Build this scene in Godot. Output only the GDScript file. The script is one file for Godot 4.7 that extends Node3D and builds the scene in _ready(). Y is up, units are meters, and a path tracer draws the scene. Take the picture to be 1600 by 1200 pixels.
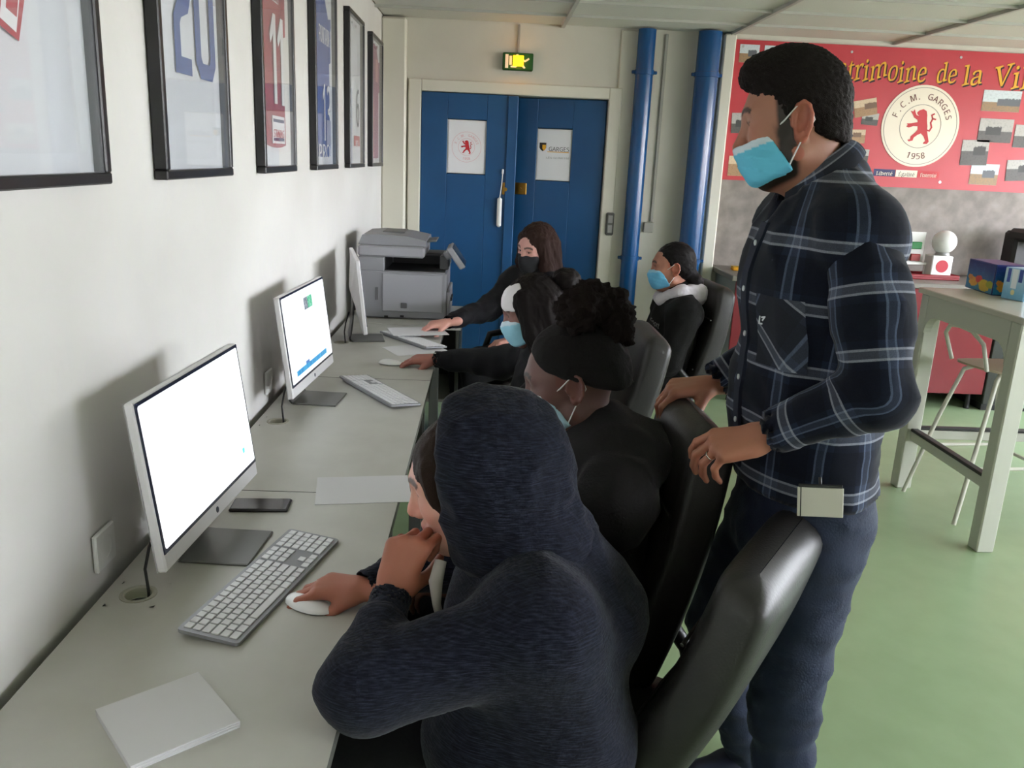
extends Node3D

# ------------------------------------------------------------------ mesh helper
class MB:
	var v := PackedVector3Array()
	var n := PackedVector3Array()
	var uv := PackedVector2Array()
	var c := PackedColorArray()
	var colored := false
	func tri(a: Vector3, b: Vector3, d: Vector3, na := Vector3.ZERO, nb := Vector3.ZERO, nd := Vector3.ZERO, ua := Vector2.ZERO, ub := Vector2.ZERO, ud := Vector2.ZERO) -> void:
		# corners run counter-clockwise seen from outside
		if na == Vector3.ZERO:
			na = (b - a).cross(d - a)
			if na.length_squared() < 1e-18:
				return
			na = na.normalized(); nb = na; nd = na
		v.append(a); v.append(d); v.append(b)
		n.append(na); n.append(nd); n.append(nb)
		uv.append(ua); uv.append(ud); uv.append(ub)
	func quad(a: Vector3, b: Vector3, d: Vector3, e: Vector3) -> void:
		tri(a, b, d, Vector3.ZERO, Vector3.ZERO, Vector3.ZERO, Vector2(0, 1), Vector2(1, 1), Vector2(1, 0))
		tri(a, d, e, Vector3.ZERO, Vector3.ZERO, Vector3.ZERO, Vector2(0, 1), Vector2(1, 0), Vector2(0, 0))
	func box(ctr: Vector3, s: Vector3, b := 0.0, xf := Transform3D()) -> void:
		var h := s * 0.5
		b = minf(b, minf(h.x, minf(h.y, h.z)) * 0.9)
		var P := func(x: float, y: float, z: float) -> Vector3: return xf * (ctr + Vector3(x, y, z))
		var ax := [Vector3.RIGHT, Vector3.UP, Vector3.BACK]
		for i in 3:
			var j := (i + 1) % 3
			var k := (i + 2) % 3
			for sg in [-1.0, 1.0]:
				var o: Vector3 = ctr + ax[i] * (sg * h[i])
				var u: Vector3 = ax[j] * (h[j] - b)
				var w: Vector3 = ax[k] * (h[k] - b)
				if sg > 0: quad(xf * (o - u - w), xf * (o + u - w), xf * (o + u + w), xf * (o - u + w))
				else: quad(xf * (o - u - w), xf * (o - u + w), xf * (o + u + w), xf * (o + u - w))
		if b <= 0.0: return
		for i in 3: # edges along axis i
			var j := (i + 1) % 3
			var k := (i + 2) % 3
			for sj in [-1.0, 1.0]:
				for sk in [-1.0, 1.0]:
					var p1: Vector3 = ctr + ax[j] * (sj * h[j]) + ax[k] * (sk * (h[k] - b))
					var p2: Vector3 = ctr + ax[j] * (sj * (h[j] - b)) + ax[k] * (sk * h[k])
					var l: Vector3 = ax[i] * (h[i] - b)
					if sj * sk > 0: quad(xf * (p1 - l), xf * (p2 - l), xf * (p2 + l), xf * (p1 + l))
					else: quad(xf * (p2 - l), xf * (p1 - l), xf * (p1 + l), xf * (p2 + l))
		for sx in [-1.0, 1.0]:
			for sy in [-1.0, 1.0]:
				for sz in [-1.0, 1.0]:
					var q := Vector3(sx * h.x, sy * h.y, sz * h.z)
					var a := ctr + q - Vector3(0, sy * b, sz * b)
					var d := ctr + q - Vector3(sx * b, 0, sz * b)
					var e := ctr + q - Vector3(sx * b, sy * b, 0)
					if sx * sy * sz > 0: tri(xf * a, xf * d, xf * e)
					else: tri(xf * a, xf * e, xf * d)
	func tube(pts: Array, rad, sides := 8, caps := true) -> void:
		var m := pts.size()
		var rings := []
		var up := Vector3.UP
		var t0: Vector3 = (pts[1] - pts[0]).normalized()
		if absf(t0.dot(up)) > 0.9: up = Vector3.RIGHT
		var nx := t0.cross(up).normalized()
		for i in m:
			var t: Vector3
			if i == 0: t = t0
			elif i == m - 1: t = (pts[i] - pts[i - 1]).normalized()
			else: t = ((pts[i + 1] - pts[i]).normalized() + (pts[i] - pts[i - 1]).normalized()).normalized()
			nx = (nx - t * nx.dot(t)).normalized()
			var ny := t.cross(nx)
			var r: float = rad[i] if rad is Array else rad
			var ring := []
			for k in sides + 1:
				var a := TAU * k / sides
				var d := nx * cos(a) + ny * sin(a)
				ring.append([pts[i] + d * r, d])
			rings.append([ring, t])
		for i in m - 1:
			for k in sides:
				var A: Array = rings[i][0][k]
				var B: Array = rings[i][0][k + 1]
				var D: Array = rings[i + 1][0][k + 1]
				var E2: Array = rings[i + 1][0][k]
				tri(A[0], B[0], D[0], A[1], B[1], D[1], Vector2(float(k) / sides, i), Vector2((k + 1.0) / sides, i), Vector2((k + 1.0) / sides, i + 1))
				tri(A[0], D[0], E2[0], A[1], D[1], E2[1], Vector2(float(k) / sides, i), Vector2((k + 1.0) / sides, i + 1), Vector2(float(k) / sides, i + 1))
		if caps:
			for k in sides:
				tri(pts[0], rings[0][0][k + 1][0], rings[0][0][k][0])
				tri(pts[m - 1], rings[m - 1][0][k][0], rings[m - 1][0][k + 1][0])
	func lathe(prof: Array, sides := 24, xf := Transform3D(), smooth := true) -> void:
		# prof: Vector2(radius, height) running upwards on the outside
		var m := prof.size()
		for i in m - 1:
			var p: Vector2 = prof[i]
			var q: Vector2 = prof[i + 1]
			var d := (q - p)
			if d.length() < 1e-7: continue
			var nn := Vector2(d.y, -d.x).normalized()
			for k in sides:
				var a := TAU * k / sides
				var b := TAU * (k + 1) / sides
				var ca := Vector3(cos(a), 0, -sin(a))
				var cb := Vector3(cos(b), 0, -sin(b))
				var A := ca * p.x + Vector3.UP * p.y
				var B := cb * p.x + Vector3.UP * p.y
				var D := cb * q.x + Vector3.UP * q.y
				var E3 := ca * q.x + Vector3.UP * q.y
				var na := xf.basis * (ca * nn.x + Vector3.UP * nn.y)
				var nb := xf.basis * (cb * nn.x + Vector3.UP * nn.y)
				if p.x > 1e-6: tri(xf * A, xf * B, xf * D, na, nb, nb)
				if q.x > 1e-6: tri(xf * A, xf * D, xf * E3, na, nb, na)
	func prism(poly: PackedVector2Array, z0: float, z1: float, xf := Transform3D()) -> void:
		# polygon in xy pulled from z0 to z1 (z1 > z0)
		var area := 0.0
		for i in poly.size():
			area += poly[i].cross(poly[(i + 1) % poly.size()])
		if area < 0:
			poly = poly.duplicate(); poly.reverse()
		var ix := Geometry2D.triangulate_polygon(poly)
		var bb := Rect2(poly[0], Vector2.ZERO)
		for p in poly: bb = bb.expand(p)
		var U := func(p: Vector2) -> Vector2: return Vector2((p.x - bb.position.x) / maxf(bb.size.x, 1e-6), 1.0 - (p.y - bb.position.y) / maxf(bb.size.y, 1e-6))
		for i in range(0, ix.size(), 3):
			var a := poly[ix[i]]
			var b := poly[ix[i + 1]]
			var d := poly[ix[i + 2]]
			if (b - a).cross(d - a) < 0:
				var t := b; b = d; d = t
			tri(xf * Vector3(a.x, a.y, z1), xf * Vector3(b.x, b.y, z1), xf * Vector3(d.x, d.y, z1), Vector3.ZERO, Vector3.ZERO, Vector3.ZERO, U.call(a), U.call(b), U.call(d))
			tri(xf * Vector3(a.x, a.y, z0), xf * Vector3(d.x, d.y, z0), xf * Vector3(b.x, b.y, z0))
		for i in poly.size():
			var a := poly[i]
			var b := poly[(i + 1) % poly.size()]
			quad(xf * Vector3(a.x, a.y, z0), xf * Vector3(b.x, b.y, z0), xf * Vector3(b.x, b.y, z1), xf * Vector3(a.x, a.y, z1))
	func grid(f: Callable, nu: int, nv: int, flip := false) -> void:
		# f(u, v) -> Vector3 with u, v in 0..1, smooth normals
		var p := []
		for j in nv + 1:
			for i in nu + 1:
				p.append(f.call(float(i) / nu, float(j) / nv))
		var w := nu + 1
		var nr := []
		for j in nv + 1:
			for i in nu + 1:
				var du: Vector3 = p[j * w + mini(i + 1, nu)] - p[j * w + maxi(i - 1, 0)]
				var dv: Vector3 = p[mini(j + 1, nv) * w + i] - p[maxi(j - 1, 0) * w + i]
				var q := du.cross(dv)
				if q.length_squared() < 1e-16: q = Vector3.UP
				nr.append(q.normalized() * (-1.0 if flip else 1.0))
		for j in nv:
			for i in nu:
				var a := j * w + i
				var id := [a, a + 1, a + w + 1, a + w]
				if flip: id.reverse()
				var uu := func(k: int) -> Vector2: return Vector2(float(k % w) / nu, 1.0 - float(k / w) / nv)
				tri(p[id[0]], p[id[1]], p[id[2]], nr[id[0]], nr[id[1]], nr[id[2]], uu.call(id[0]), uu.call(id[1]), uu.call(id[2]))
				tri(p[id[0]], p[id[2]], p[id[3]], nr[id[0]], nr[id[2]], nr[id[3]], uu.call(id[0]), uu.call(id[2]), uu.call(id[3]))
	func mesh() -> ArrayMesh:
		var a := []
		a.resize(Mesh.ARRAY_MAX)
		a[Mesh.ARRAY_VERTEX] = v
		a[Mesh.ARRAY_NORMAL] = n
		a[Mesh.ARRAY_TEX_UV] = uv
		if c.size() == v.size() and c.size() > 0: a[Mesh.ARRAY_COLOR] = c
		var m := ArrayMesh.new()
		m.add_surface_from_arrays(Mesh.PRIMITIVE_TRIANGLES, a)
		return m

var taken := {}
func numbered(called: String) -> String:
	if not taken.has(called):
		taken[called] = 0
		return called
	taken[called] += 1
	return "%s_%03d" % [called, taken[called]]

func obj(called: String, mb, m: Material, parent: Node = null) -> MeshInstance3D:
	var o := MeshInstance3D.new()
	o.mesh = mb if mb is Mesh else mb.mesh()
	o.material_override = m
	o.cast_shadow = GeometryInstance3D.SHADOW_CASTING_SETTING_ON
	if parent == null or parent == self:
		o.name = numbered(called)
		add_child(o, true)
	else:
		o.name = called
		var k := 0
		while parent.has_node(NodePath(String(o.name))):
			k += 1
			o.name = "%s_%03d" % [called, k]
		parent.add_child(o, true)
	return o

func tag(o: Node, label: String, category: String, group := "") -> Node:
	o.set_meta("label", label)
	o.set_meta("category", category)
	if group != "": o.set_meta("group", group)
	return o

func thing(called: String, label: String, category: String, at := Vector3.ZERO, turn := 0.0, group := "") -> Node3D:
	var o := Node3D.new()
	o.name = numbered(called)
	add_child(o, true)
	o.position = at
	o.rotation.y = turn
	tag(o, label, category, group)
	return o

func struct(called: String, mb, m: Material, label := "") -> MeshInstance3D:
	var o := obj(called, mb, m)
	o.set_meta("kind", "structure")
	if label != "": o.set_meta("label", label)
	return o

func dup(root: Node3D, at: Vector3, turn: float, label := "") -> Node3D:
	var r: Node3D = root.duplicate()
	var base := String(root.name)
	r.name = numbered(base)
	add_child(r, true)
	r.position = at
	r.rotation.y = turn
	if label != "": r.set_meta("label", label)
	return r

var M := {}
func mat(key: String, col: Color, rough := 0.6, metal := 0.0) -> StandardMaterial3D:
	if M.has(key): return M[key]
	var m := StandardMaterial3D.new()
	m.resource_name = key
	m.albedo_color = col
	m.roughness = rough
	m.metallic = metal
	M[key] = m
	return m

func noise_tex(freq: float, seed_: int, a: Color, b: Color, size := 512, oct := 4, type := FastNoiseLite.TYPE_SIMPLEX_SMOOTH) -> NoiseTexture2D:
	var f := FastNoiseLite.new()
	f.seed = seed_
	f.frequency = freq
	f.noise_type = type
	f.fractal_octaves = oct
	var t := NoiseTexture2D.new()
	t.width = size; t.height = size
	t.seamless = true
	t.noise = f
	var g := Gradient.new()
	g.set_color(0, a); g.set_color(1, b)
	t.color_ramp = g
	return t

func bump_tex(freq: float, seed_: int, strength: float, size := 512, oct := 4) -> NoiseTexture2D:
	var t := noise_tex(freq, seed_, Color.BLACK, Color.WHITE, size, oct)
	t.color_ramp = null
	t.as_normal_map = true
	t.bump_strength = strength
	return t

func triplanar(m: StandardMaterial3D, per_m: float, tex: Texture2D = null, bump: Texture2D = null, k := 0.5, world := true) -> StandardMaterial3D:
	m.uv1_triplanar = true
	m.uv1_world_triplanar = world
	m.uv1_scale = Vector3.ONE * per_m
	if tex: m.albedo_texture = tex
	if bump:
		m.normal_enabled = true
		m.normal_texture = bump
		m.normal_scale = k
	return m

func V(x: float, y: float, z: float) -> Vector3: return Vector3(x, y, z)
func xf_at(p: Vector3, e := Vector3.ZERO) -> Transform3D:
	return Transform3D(Basis.from_euler(e * PI / 180.0), p)

# a flat ribbon along a polyline in the xy plane, thickness t along z
func stroke(mb: MB, pts: Array, w: float, t: float, xf: Transform3D, closed := false) -> void:
	var pl := PackedVector2Array()
	for p in pts: pl.append(p)
	if closed: pl.append(pts[0])
	var polys := Geometry2D.offset_polyline(pl, w * 0.5, Geometry2D.JOIN_MITER, Geometry2D.END_BUTT)
	for q in polys:
		if not Geometry2D.is_polygon_clockwise(q): mb.prism(q, 0, t, xf)

func letters(called: String, text: String, height: float, m: Material, parent: Node, xf: Transform3D, font: Font = null, depth := 0.001, width := 0.0, align := HORIZONTAL_ALIGNMENT_CENTER) -> MeshInstance3D:
	var tm := TextMesh.new()
	tm.font = font if font else sans
	tm.text = text
	tm.font_size = 64
	tm.pixel_size = height / 46.0   # capitals are about 46 px of 64
	tm.depth = depth
	tm.curve_step = 2.0
	tm.horizontal_alignment = align
	var o := obj(called, tm, m, parent)
	o.transform = xf
	if width > 0.0:
		var w := tm.get_aabb().size.x
		if w > 0.0: o.transform = xf * Transform3D(Basis.from_scale(Vector3(width / w, 1, 1)), Vector3.ZERO)
	return o

var sans: SystemFont
var serif: SystemFont
var slanted: FontVariation
func fonts() -> void:
	sans = SystemFont.new(); sans.font_names = PackedStringArray(["Droid Sans"])
	serif = SystemFont.new(); serif.font_names = PackedStringArray(["Droid Serif"])
	slanted = FontVariation.new()
	slanted.base_font = serif
	slanted.variation_transform = Transform2D(Vector2(1, 0), Vector2(0.28, 1), Vector2.ZERO)

func _ready() -> void:
	# ---- camera
	var cam := Camera3D.new()
	cam.name = "camera"
	cam.position = Vector3(0.772, 1.61, 0)
	cam.rotation_degrees = Vector3(-14.954, -2.138, 2.582)
	cam.fov = 49.217
	cam.near = 0.05
	cam.far = 200.0
	add_child(cam)
	cam.current = true
	# ---- sky and exposure
	var env := Environment.new()
	var sm := ProceduralSkyMaterial.new()
	sm.sky_top_color = Color(0.80, 0.85, 0.92)
	sm.sky_horizon_color = Color(0.93, 0.95, 0.97)
	sm.ground_bottom_color = Color(0.42, 0.43, 0.40)
	sm.ground_horizon_color = Color(0.60, 0.61, 0.58)
	sm.sky_energy_multiplier = SKY
	sm.ground_energy_multiplier = SKY
	var sky := Sky.new()
	sky.sky_material = sm
	env.background_mode = Environment.BG_SKY
	env.sky = sky
	env.tonemap_mode = Environment.TONE_MAPPER_LINEAR
	env.tonemap_exposure = EXPOSURE
	env.sdfgi_enabled = true
	env.ssao_enabled = true
	env.ssil_enabled = true
	var we := WorldEnvironment.new()
	we.name = "environment"
	we.environment = env
	add_child(we)
	# ---- daylight in the window openings of the right-hand wall
	for w in WIN:
		var al := AreaLight3D.new()
		al.name = "window_light"
		al.area_size = Vector2(w[1] - w[0] - 0.2, WY1 - WY0 - 0.2)
		al.area_normalize_energy = false
		al.light_color = Color(1.0, 0.955, 0.965)
		al.light_energy = WINLIGHT
		al.area_range = 20.0
		al.area_attenuation = 2.0
		al.shadow_enabled = true
		add_child(al, true)
		al.position = Vector3(RX - 0.03, (WY0 + WY1) * 0.5, (w[0] + w[1]) * 0.5)
		al.rotation.y = PI / 2
	fonts()
	materials()
	room()
	back_wall()
	kitchen()
	high_table()
	frames()
	desks()
	office()
	people()

const SKY := 3.0
const EXPOSURE := 2.3
const WINLIGHT := 1.0
const RX := 6.6
const WY0 := 0.95
const WY1 := 2.35
const WIN := [[-5.9, -4.3], [-4.0, -2.4], [-2.1, -0.5], [-0.2, 1.2], [1.4, 2.5]]
const H := 2.52
const BZ := -6.3
const FZ := 2.6

func materials() -> void:
	var m := mat("white_wall", Color(1, 1, 1), 0.75)
	triplanar(m, 0.35, noise_tex(0.006, 3, Color(0.835, 0.825, 0.81), Color(0.875, 0.868, 0.855), 512, 5), bump_tex(0.05, 4, 2.0), 0.15)
	m = mat("cream_wall", Color(1, 1, 1), 0.7)
	triplanar(m, 0.4, noise_tex(0.006, 5, Color(0.79, 0.775, 0.725), Color(0.83, 0.815, 0.77), 512, 5), bump_tex(0.05, 6, 2.0), 0.12)
	mat("cream_paint", Color(0.83, 0.815, 0.76), 0.45)
	m = mat("green_floor", Color(1, 1, 1), 0.32)
	triplanar(m, 0.5, noise_tex(0.02, 8, Color(0.545, 0.625, 0.475), Color(0.58, 0.66, 0.51), 512, 5), bump_tex(0.02, 9, 1.5), 0.05)
	m.metallic_specular = 0.45
	m = mat("ceiling_tile", Color(1, 1, 1), 0.9)
	triplanar(m, 2.0, noise_tex(0.12, 11, Color(0.80, 0.80, 0.76), Color(0.87, 0.87, 0.83), 512, 3), bump_tex(0.15, 12, 4.0), 0.25)
	mat("ceiling_rail", Color(0.70, 0.70, 0.67), 0.5)
	m = mat("door_blue", Color(1, 1, 1), 0.42)
	triplanar(m, 0.8, noise_tex(0.01, 14, Color(0.06, 0.275, 0.455), Color(0.075, 0.305, 0.495), 256, 4))
	mat("pipe_blue", Color(0.06, 0.285, 0.49), 0.22)
	m = mat("splashback", Color(1, 1, 1), 0.55)
	triplanar(m, 0.9, noise_tex(0.012, 21, Color(0.43, 0.395, 0.37), Color(0.585, 0.55, 0.52), 512, 6), null)
	mat("black", Color(0.11, 0.11, 0.115), 0.5)
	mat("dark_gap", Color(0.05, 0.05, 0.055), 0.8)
	mat("brass", Color(0.62, 0.47, 0.20), 0.35, 0.9)
	mat("paper", Color(0.90, 0.90, 0.91), 0.7)
	mat("white_plastic", Color(0.88, 0.88, 0.87), 0.35)
	mat("grey_plastic", Color(0.55, 0.55, 0.54), 0.45)
	mat("red_print", Color(0.76, 0.14, 0.18), 0.5)
	mat("yellow_print", Color(0.90, 0.66, 0.12), 0.5)
	mat("dark_print", Color(0.12, 0.10, 0.10), 0.6)
	mat("cream_print", Color(0.93, 0.89, 0.82), 0.55)
	mat("steel", Color(0.72, 0.72, 0.72), 0.28, 1.0)
	mat("navy_print", Color(0.10, 0.12, 0.34), 0.5)
	m = mat("glass", Color(0.95, 0.97, 1.0, 0.06), 0.03)
	m.transparency = BaseMaterial3D.TRANSPARENCY_ALPHA
	m.metallic_specular = 0.32

func room() -> void:
	var b := MB.new()
	b.box(V(-0.1, H / 2 + 0.1, (BZ + FZ) / 2), V(0.2, H + 0.2, FZ - BZ + 0.4))
	struct("wall_left", b, M.white_wall)
	b = MB.new()
	b.box(V((RX - 0.1) / 2, -0.1, (BZ + FZ) / 2), V(RX + 0.5, 0.2, FZ - BZ + 3.0))
	struct("floor", b, M.green_floor)
	# front wall behind the photographer, with its two windows left closed
	b = MB.new()
	b.box(V(RX / 2, H / 2 + 0.1, FZ + 0.1), V(RX + 0.4, H + 0.2, 0.2))
	struct("wall_front", b, M.white_wall)
	# right wall with four window openings
	b = MB.new()
	b.box(V(RX + 0.1, WY0 / 2, (BZ + FZ) / 2), V(0.2, WY0, FZ - BZ))
	b.box(V(RX + 0.1, (WY1 + H) / 2 + 0.1, (BZ + FZ) / 2), V(0.2, H - WY1 + 0.2, FZ - BZ))
	var z := BZ
	for w in WIN:
		b.box(V(RX + 0.1, (WY0 + WY1) / 2, (z + w[0]) / 2), V(0.2, WY1 - WY0, w[0] - z))
		z = w[1]
	b.box(V(RX + 0.1, (WY0 + WY1) / 2, (z + FZ) / 2), V(0.2, WY1 - WY0, FZ - z))
	struct("wall_right", b, M.white_wall)
	var i := 0
	for w in WIN:
		i += 1
		b = MB.new()
		var zc: float = (w[0] + w[1]) / 2
		var hw: float = (w[1] - w[0]) / 2
		for s in [-1, 1]:
			b.box(V(RX + 0.12, (WY0 + WY1) / 2, zc + s * (hw - 0.03)), V(0.07, WY1 - WY0, 0.06), 0.006)
			b.box(V(RX + 0.12, WY0 + (0.03 if s < 0 else WY1 - WY0 - 0.03), zc), V(0.07, 0.06, hw * 2 - 0.12), 0.006)
		b.box(V(RX + 0.12, (WY0 + WY1) / 2, zc), V(0.06, WY1 - WY0 - 0.12, 0.05), 0.006)
		var win := struct("window_%d" % i, b, M.white_plastic)
		for s in [-1, 1]:
			var g := MB.new()
			g.box(V(RX + 0.12, (WY0 + WY1) / 2, zc + s * hw * 0.5), V(0.006, WY1 - WY0 - 0.12, hw - 0.085))
			obj("pane", g, M.glass, win)
	# suspended ceiling: slab, rails, tiles
	b = MB.new()
	b.box(V((RX - 0.1) / 2, H + 0.16, (BZ + FZ) / 2), V(RX + 0.5, 0.2, FZ - BZ + 0.6))
	var ceil_ := struct("ceiling", b, M.ceiling_tile)
	var rails := MB.new()
	var xs := [0.0]
	for k in 6: xs.append(1.25 + k * 1.18)
	xs[6] = RX
	var zs := []
	var zz := -5.84
	zs.append(BZ)
	while zz < FZ:
		zs.append(zz)
		zz += 0.5
	zs.append(FZ)
	for k in range(1, xs.size() - 1): rails.box(V(xs[k], H + 0.006, (BZ + FZ) / 2), V(0.024, 0.024, FZ - BZ))
	for k in range(1, zs.size() - 1): rails.box(V(RX / 2, H + 0.008, zs[k]), V(RX, 0.02, 0.009))
	obj("rail", rails, M.ceiling_rail, ceil_)
	for k in zs.size() - 1:
		for j in xs.size() - 1:
			var t := MB.new()
			t.box(V((xs[j] + xs[j + 1]) / 2, H + 0.032, (zs[k] + zs[k + 1]) / 2), V(xs[j + 1] - xs[j] - 0.014, 0.036, zs[k + 1] - zs[k] - 0.01), 0.004)
			obj("tile", t, M.ceiling_tile, ceil_)
	# skirting strip along the left wall
	b = MB.new()
	b.box(V(0.006, 0.04, (BZ + FZ) / 2), V(0.012, 0.08, FZ - BZ), 0.003)
	struct("baseboard_left", b, M.grey_plastic)

const DX0 := 0.272
const DXM := 0.905
const DX1 := 1.606
const DTOP := 2.055
func back_wall() -> void:
	var b := MB.new()
	b.box(V(DX0 / 2 - 0.1, H / 2 + 0.1, BZ - 0.15), V(DX0 + 0.2, H + 0.2, 0.3))
	b.box(V((DX1 + RX) / 2 + 0.1, H / 2 + 0.1, BZ - 0.15), V(RX - DX1 + 0.2, H + 0.2, 0.3))
	b.box(V((DX0 + DX1) / 2, (DTOP + H) / 2 + 0.1, BZ - 0.15), V(DX1 - DX0, H - DTOP + 0.2, 0.3))
	struct("wall_back", b, M.cream_wall)
	# closed corridor behind the doors
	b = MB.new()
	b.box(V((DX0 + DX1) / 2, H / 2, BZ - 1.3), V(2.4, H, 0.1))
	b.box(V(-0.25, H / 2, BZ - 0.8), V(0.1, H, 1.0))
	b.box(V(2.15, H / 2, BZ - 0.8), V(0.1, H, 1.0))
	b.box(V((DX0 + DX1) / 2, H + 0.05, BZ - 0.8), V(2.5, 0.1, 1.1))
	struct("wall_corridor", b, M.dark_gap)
	# pilaster in the far left corner, pilaster strip right of the door, strip beside the banner
	b = MB.new()
	b.box(V(0.085, H / 2, BZ + 0.05), V(0.17, H, 0.1), 0.012)
	struct("trim_1", b, M.cream_paint)
	b = MB.new()
	b.box(V(1.745, H / 2, BZ + 0.012), V(0.16, H, 0.024), 0.006)
	struct("trim_2", b, M.cream_paint)
	b = MB.new()
	b.box(V(2.415, H / 2, BZ + 0.05), V(0.085, H, 0.1), 0.01)
	b.box(V(2.35, H / 2, BZ + 0.02), V(0.05, H, 0.04), 0.006)
	struct("trim_3", b, M.cream_paint)
	# door frame
	b = MB.new()
	b.box(V(DX0 - 0.045, DTOP / 2 + 0.04, BZ + 0.012), V(0.09, DTOP + 0.08, 0.044), 0.006)
	b.box(V(DX1 + 0.045, DTOP / 2 + 0.04, BZ + 0.012), V(0.09, DTOP + 0.08, 0.044), 0.006)
	b.box(V((DX0 + DX1) / 2, DTOP + 0.04, BZ + 0.012), V(DX1 - DX0, 0.08, 0.044), 0.006)
	struct("trim_4", b, M.cream_paint)
	# left leaf with its closing strip
	var w := DXM - DX0
	b = MB.new()
	var lw := [0.19, 0.47, 1.50, 1.87] # glazed opening
	leaf(b, w, lw)
	var d1 := struct("door_1", b, M.door_blue)
	d1.position = V(DX0, 0, BZ + 0.005)
	b = MB.new()
	b.box(V(w + 0.02, DTOP / 2, 0.012), V(0.075, DTOP - 0.012, 0.05), 0.006)
	obj("closing_strip", b, M.door_blue, d1)
	b = MB.new()
	b.box(V((lw[0] + lw[1]) / 2, (lw[2] + lw[3]) / 2, 0.0), V(lw[1] - lw[0], lw[3] - lw[2], 0.006))
	obj("pane", b, M.white_plastic, d1)
	b = MB.new()
	b.box(V(w - 0.012, 1.405, 0.026), V(0.045, 0.085, 0.012), 0.003)
	b.tube([V(w - 0.012, 1.40, 0.03), V(w - 0.012, 1.40, 0.05)], 0.014, 12)
	obj("lock", b, M.brass, d1)
	b = MB.new()
	b.box(V(w - 0.05, 1.235, 0.04), V(0.034, 0.215, 0.03), 0.012)
	b.tube([V(w - 0.05, 1.34, 0.04), V(w - 0.04, 1.43, 0.045), V(w - 0.035, 1.52, 0.045)], 0.004, 6)
	b.box(V(w - 0.036, 1.525, 0.04), V(0.014, 0.035, 0.03), 0.004)
	obj("closer", b, M.white_plastic, d1)
	# right leaf stands a little open into the corridor
	var w2 := DX1 - DXM - 0.025
	b = MB.new()
	var rw := [-0.50, -0.24, 1.475, 1.84]
	leaf(b, -w2, rw)
	var d2 := struct("door_2", b, M.door_blue)
	d2.position = V(DX1, 0, BZ - 0.03)
	d2.rotation_degrees.y = -13.0
	b = MB.new()
	b.box(V((rw[0] + rw[1]) / 2, (rw[2] + rw[3]) / 2, 0.0), V(rw[1] - rw[0], rw[3] - rw[2], 0.006))
	obj("pane", b, M.white_plastic, d2)
	b = MB.new()
	b.box(V(-w2 + 0.07, 1.405, 0.026), V(0.09, 0.085, 0.012), 0.003)
	b.tube([V(-w2 + 0.07, 1.40, 0.03), V(-w2 + 0.07, 1.40, 0.05)], 0.014, 12)
	obj("lock", b, M.brass, d2)
	# printed sheets behind the door glazing
	var p := thing("notice", "white sheet with a round red lion crest in the left blue door", "notice", V(DX0 + 0.33, 1.685, BZ + 0.012))
	sheet(p, 0.262, 0.355)
	crest(p, V(0, 0, 0.0012), 0.112, false)
	p = thing("notice", "white sheet with a shield and grey town lettering in the right blue door", "notice")
	p.transform = d2.transform * Transform3D(Basis(), V(-0.37, 1.657, 0.007))
	sheet(p, 0.245, 0.348)
	b = MB.new()
	b.prism(shield(0.05, 0.06), 0, 0.0012, xf_at(V(-0.085, 0.055, 0.001)))
	obj("shield", b, M.dark_print, p)
	b = MB.new()
	b.prism(shield(0.026, 0.042), 0, 0.0012, xf_at(V(-0.075, 0.05, 0.0024)))
	obj("shield_field", b, M.yellow_print, p)
	letters("lettering", "GARGES", 0.03, mat("grey_print", Color(0.25, 0.25, 0.26), 0.6), p, xf_at(V(0.035, 0.042, 0.002)), sans, 0.001, 0.15)
	b = MB.new()
	b.box(V(0.03, 0.022, 0.0015), V(0.16, 0.005, 0.001))
	obj("rule", b, M.yellow_print, p)
	letters("lettering", "LÈS-GONESSE", 0.012, M.grey_plastic, p, xf_at(V(0.03, -0.02, 0.002)), sans, 0.001, 0.17)
	# blue pipes
	pipe(V(1.83, 0, BZ + 0.1), 0.062, "slimmer blue floor-to-ceiling pipe beside the double door")
	pipe(V(2.262, 0, BZ + 0.13), 0.081, "thicker blue floor-to-ceiling pipe beside the red banner")
	# thin conduit and its box between the pipes
	var cd := thing("conduit", "thin grey cable conduit with a small box between the blue pipes", "conduit", V(1.985, 0, BZ))
	b = MB.new()
	b.box(V(0, 1.86, 0.01), V(0.022, 1.30, 0.02), 0.004)
	obj("duct", b, mat("conduit", Color(0.66, 0.655, 0.62), 0.5), cd)
	b = MB.new()
	b.box(V(-0.02, 1.17, 0.016), V(0.075, 0.075, 0.032), 0.006)
	obj("junction_box", b, M.conduit, cd)
	var sw := thing("wall_switch", "grey double switch on the wall right of the blue door", "switch", V(1.672, 1.185, BZ + 0.024))
	b = MB.new()
	b.box(V(0, 0, 0.018), V(0.058, 0.165, 0.036), 0.008)
	obj("housing", b, mat("switch_grey", Color(0.36, 0.36, 0.35), 0.5), sw)
	for s in [-1, 1]:
		b = MB.new()
		b.box(V(0, s * 0.036, 0.04), V(0.036, 0.056, 0.012), 0.004)
		obj("rocker", b, M.grey_plastic, sw)
	exit_sign()
	banner()

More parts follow.
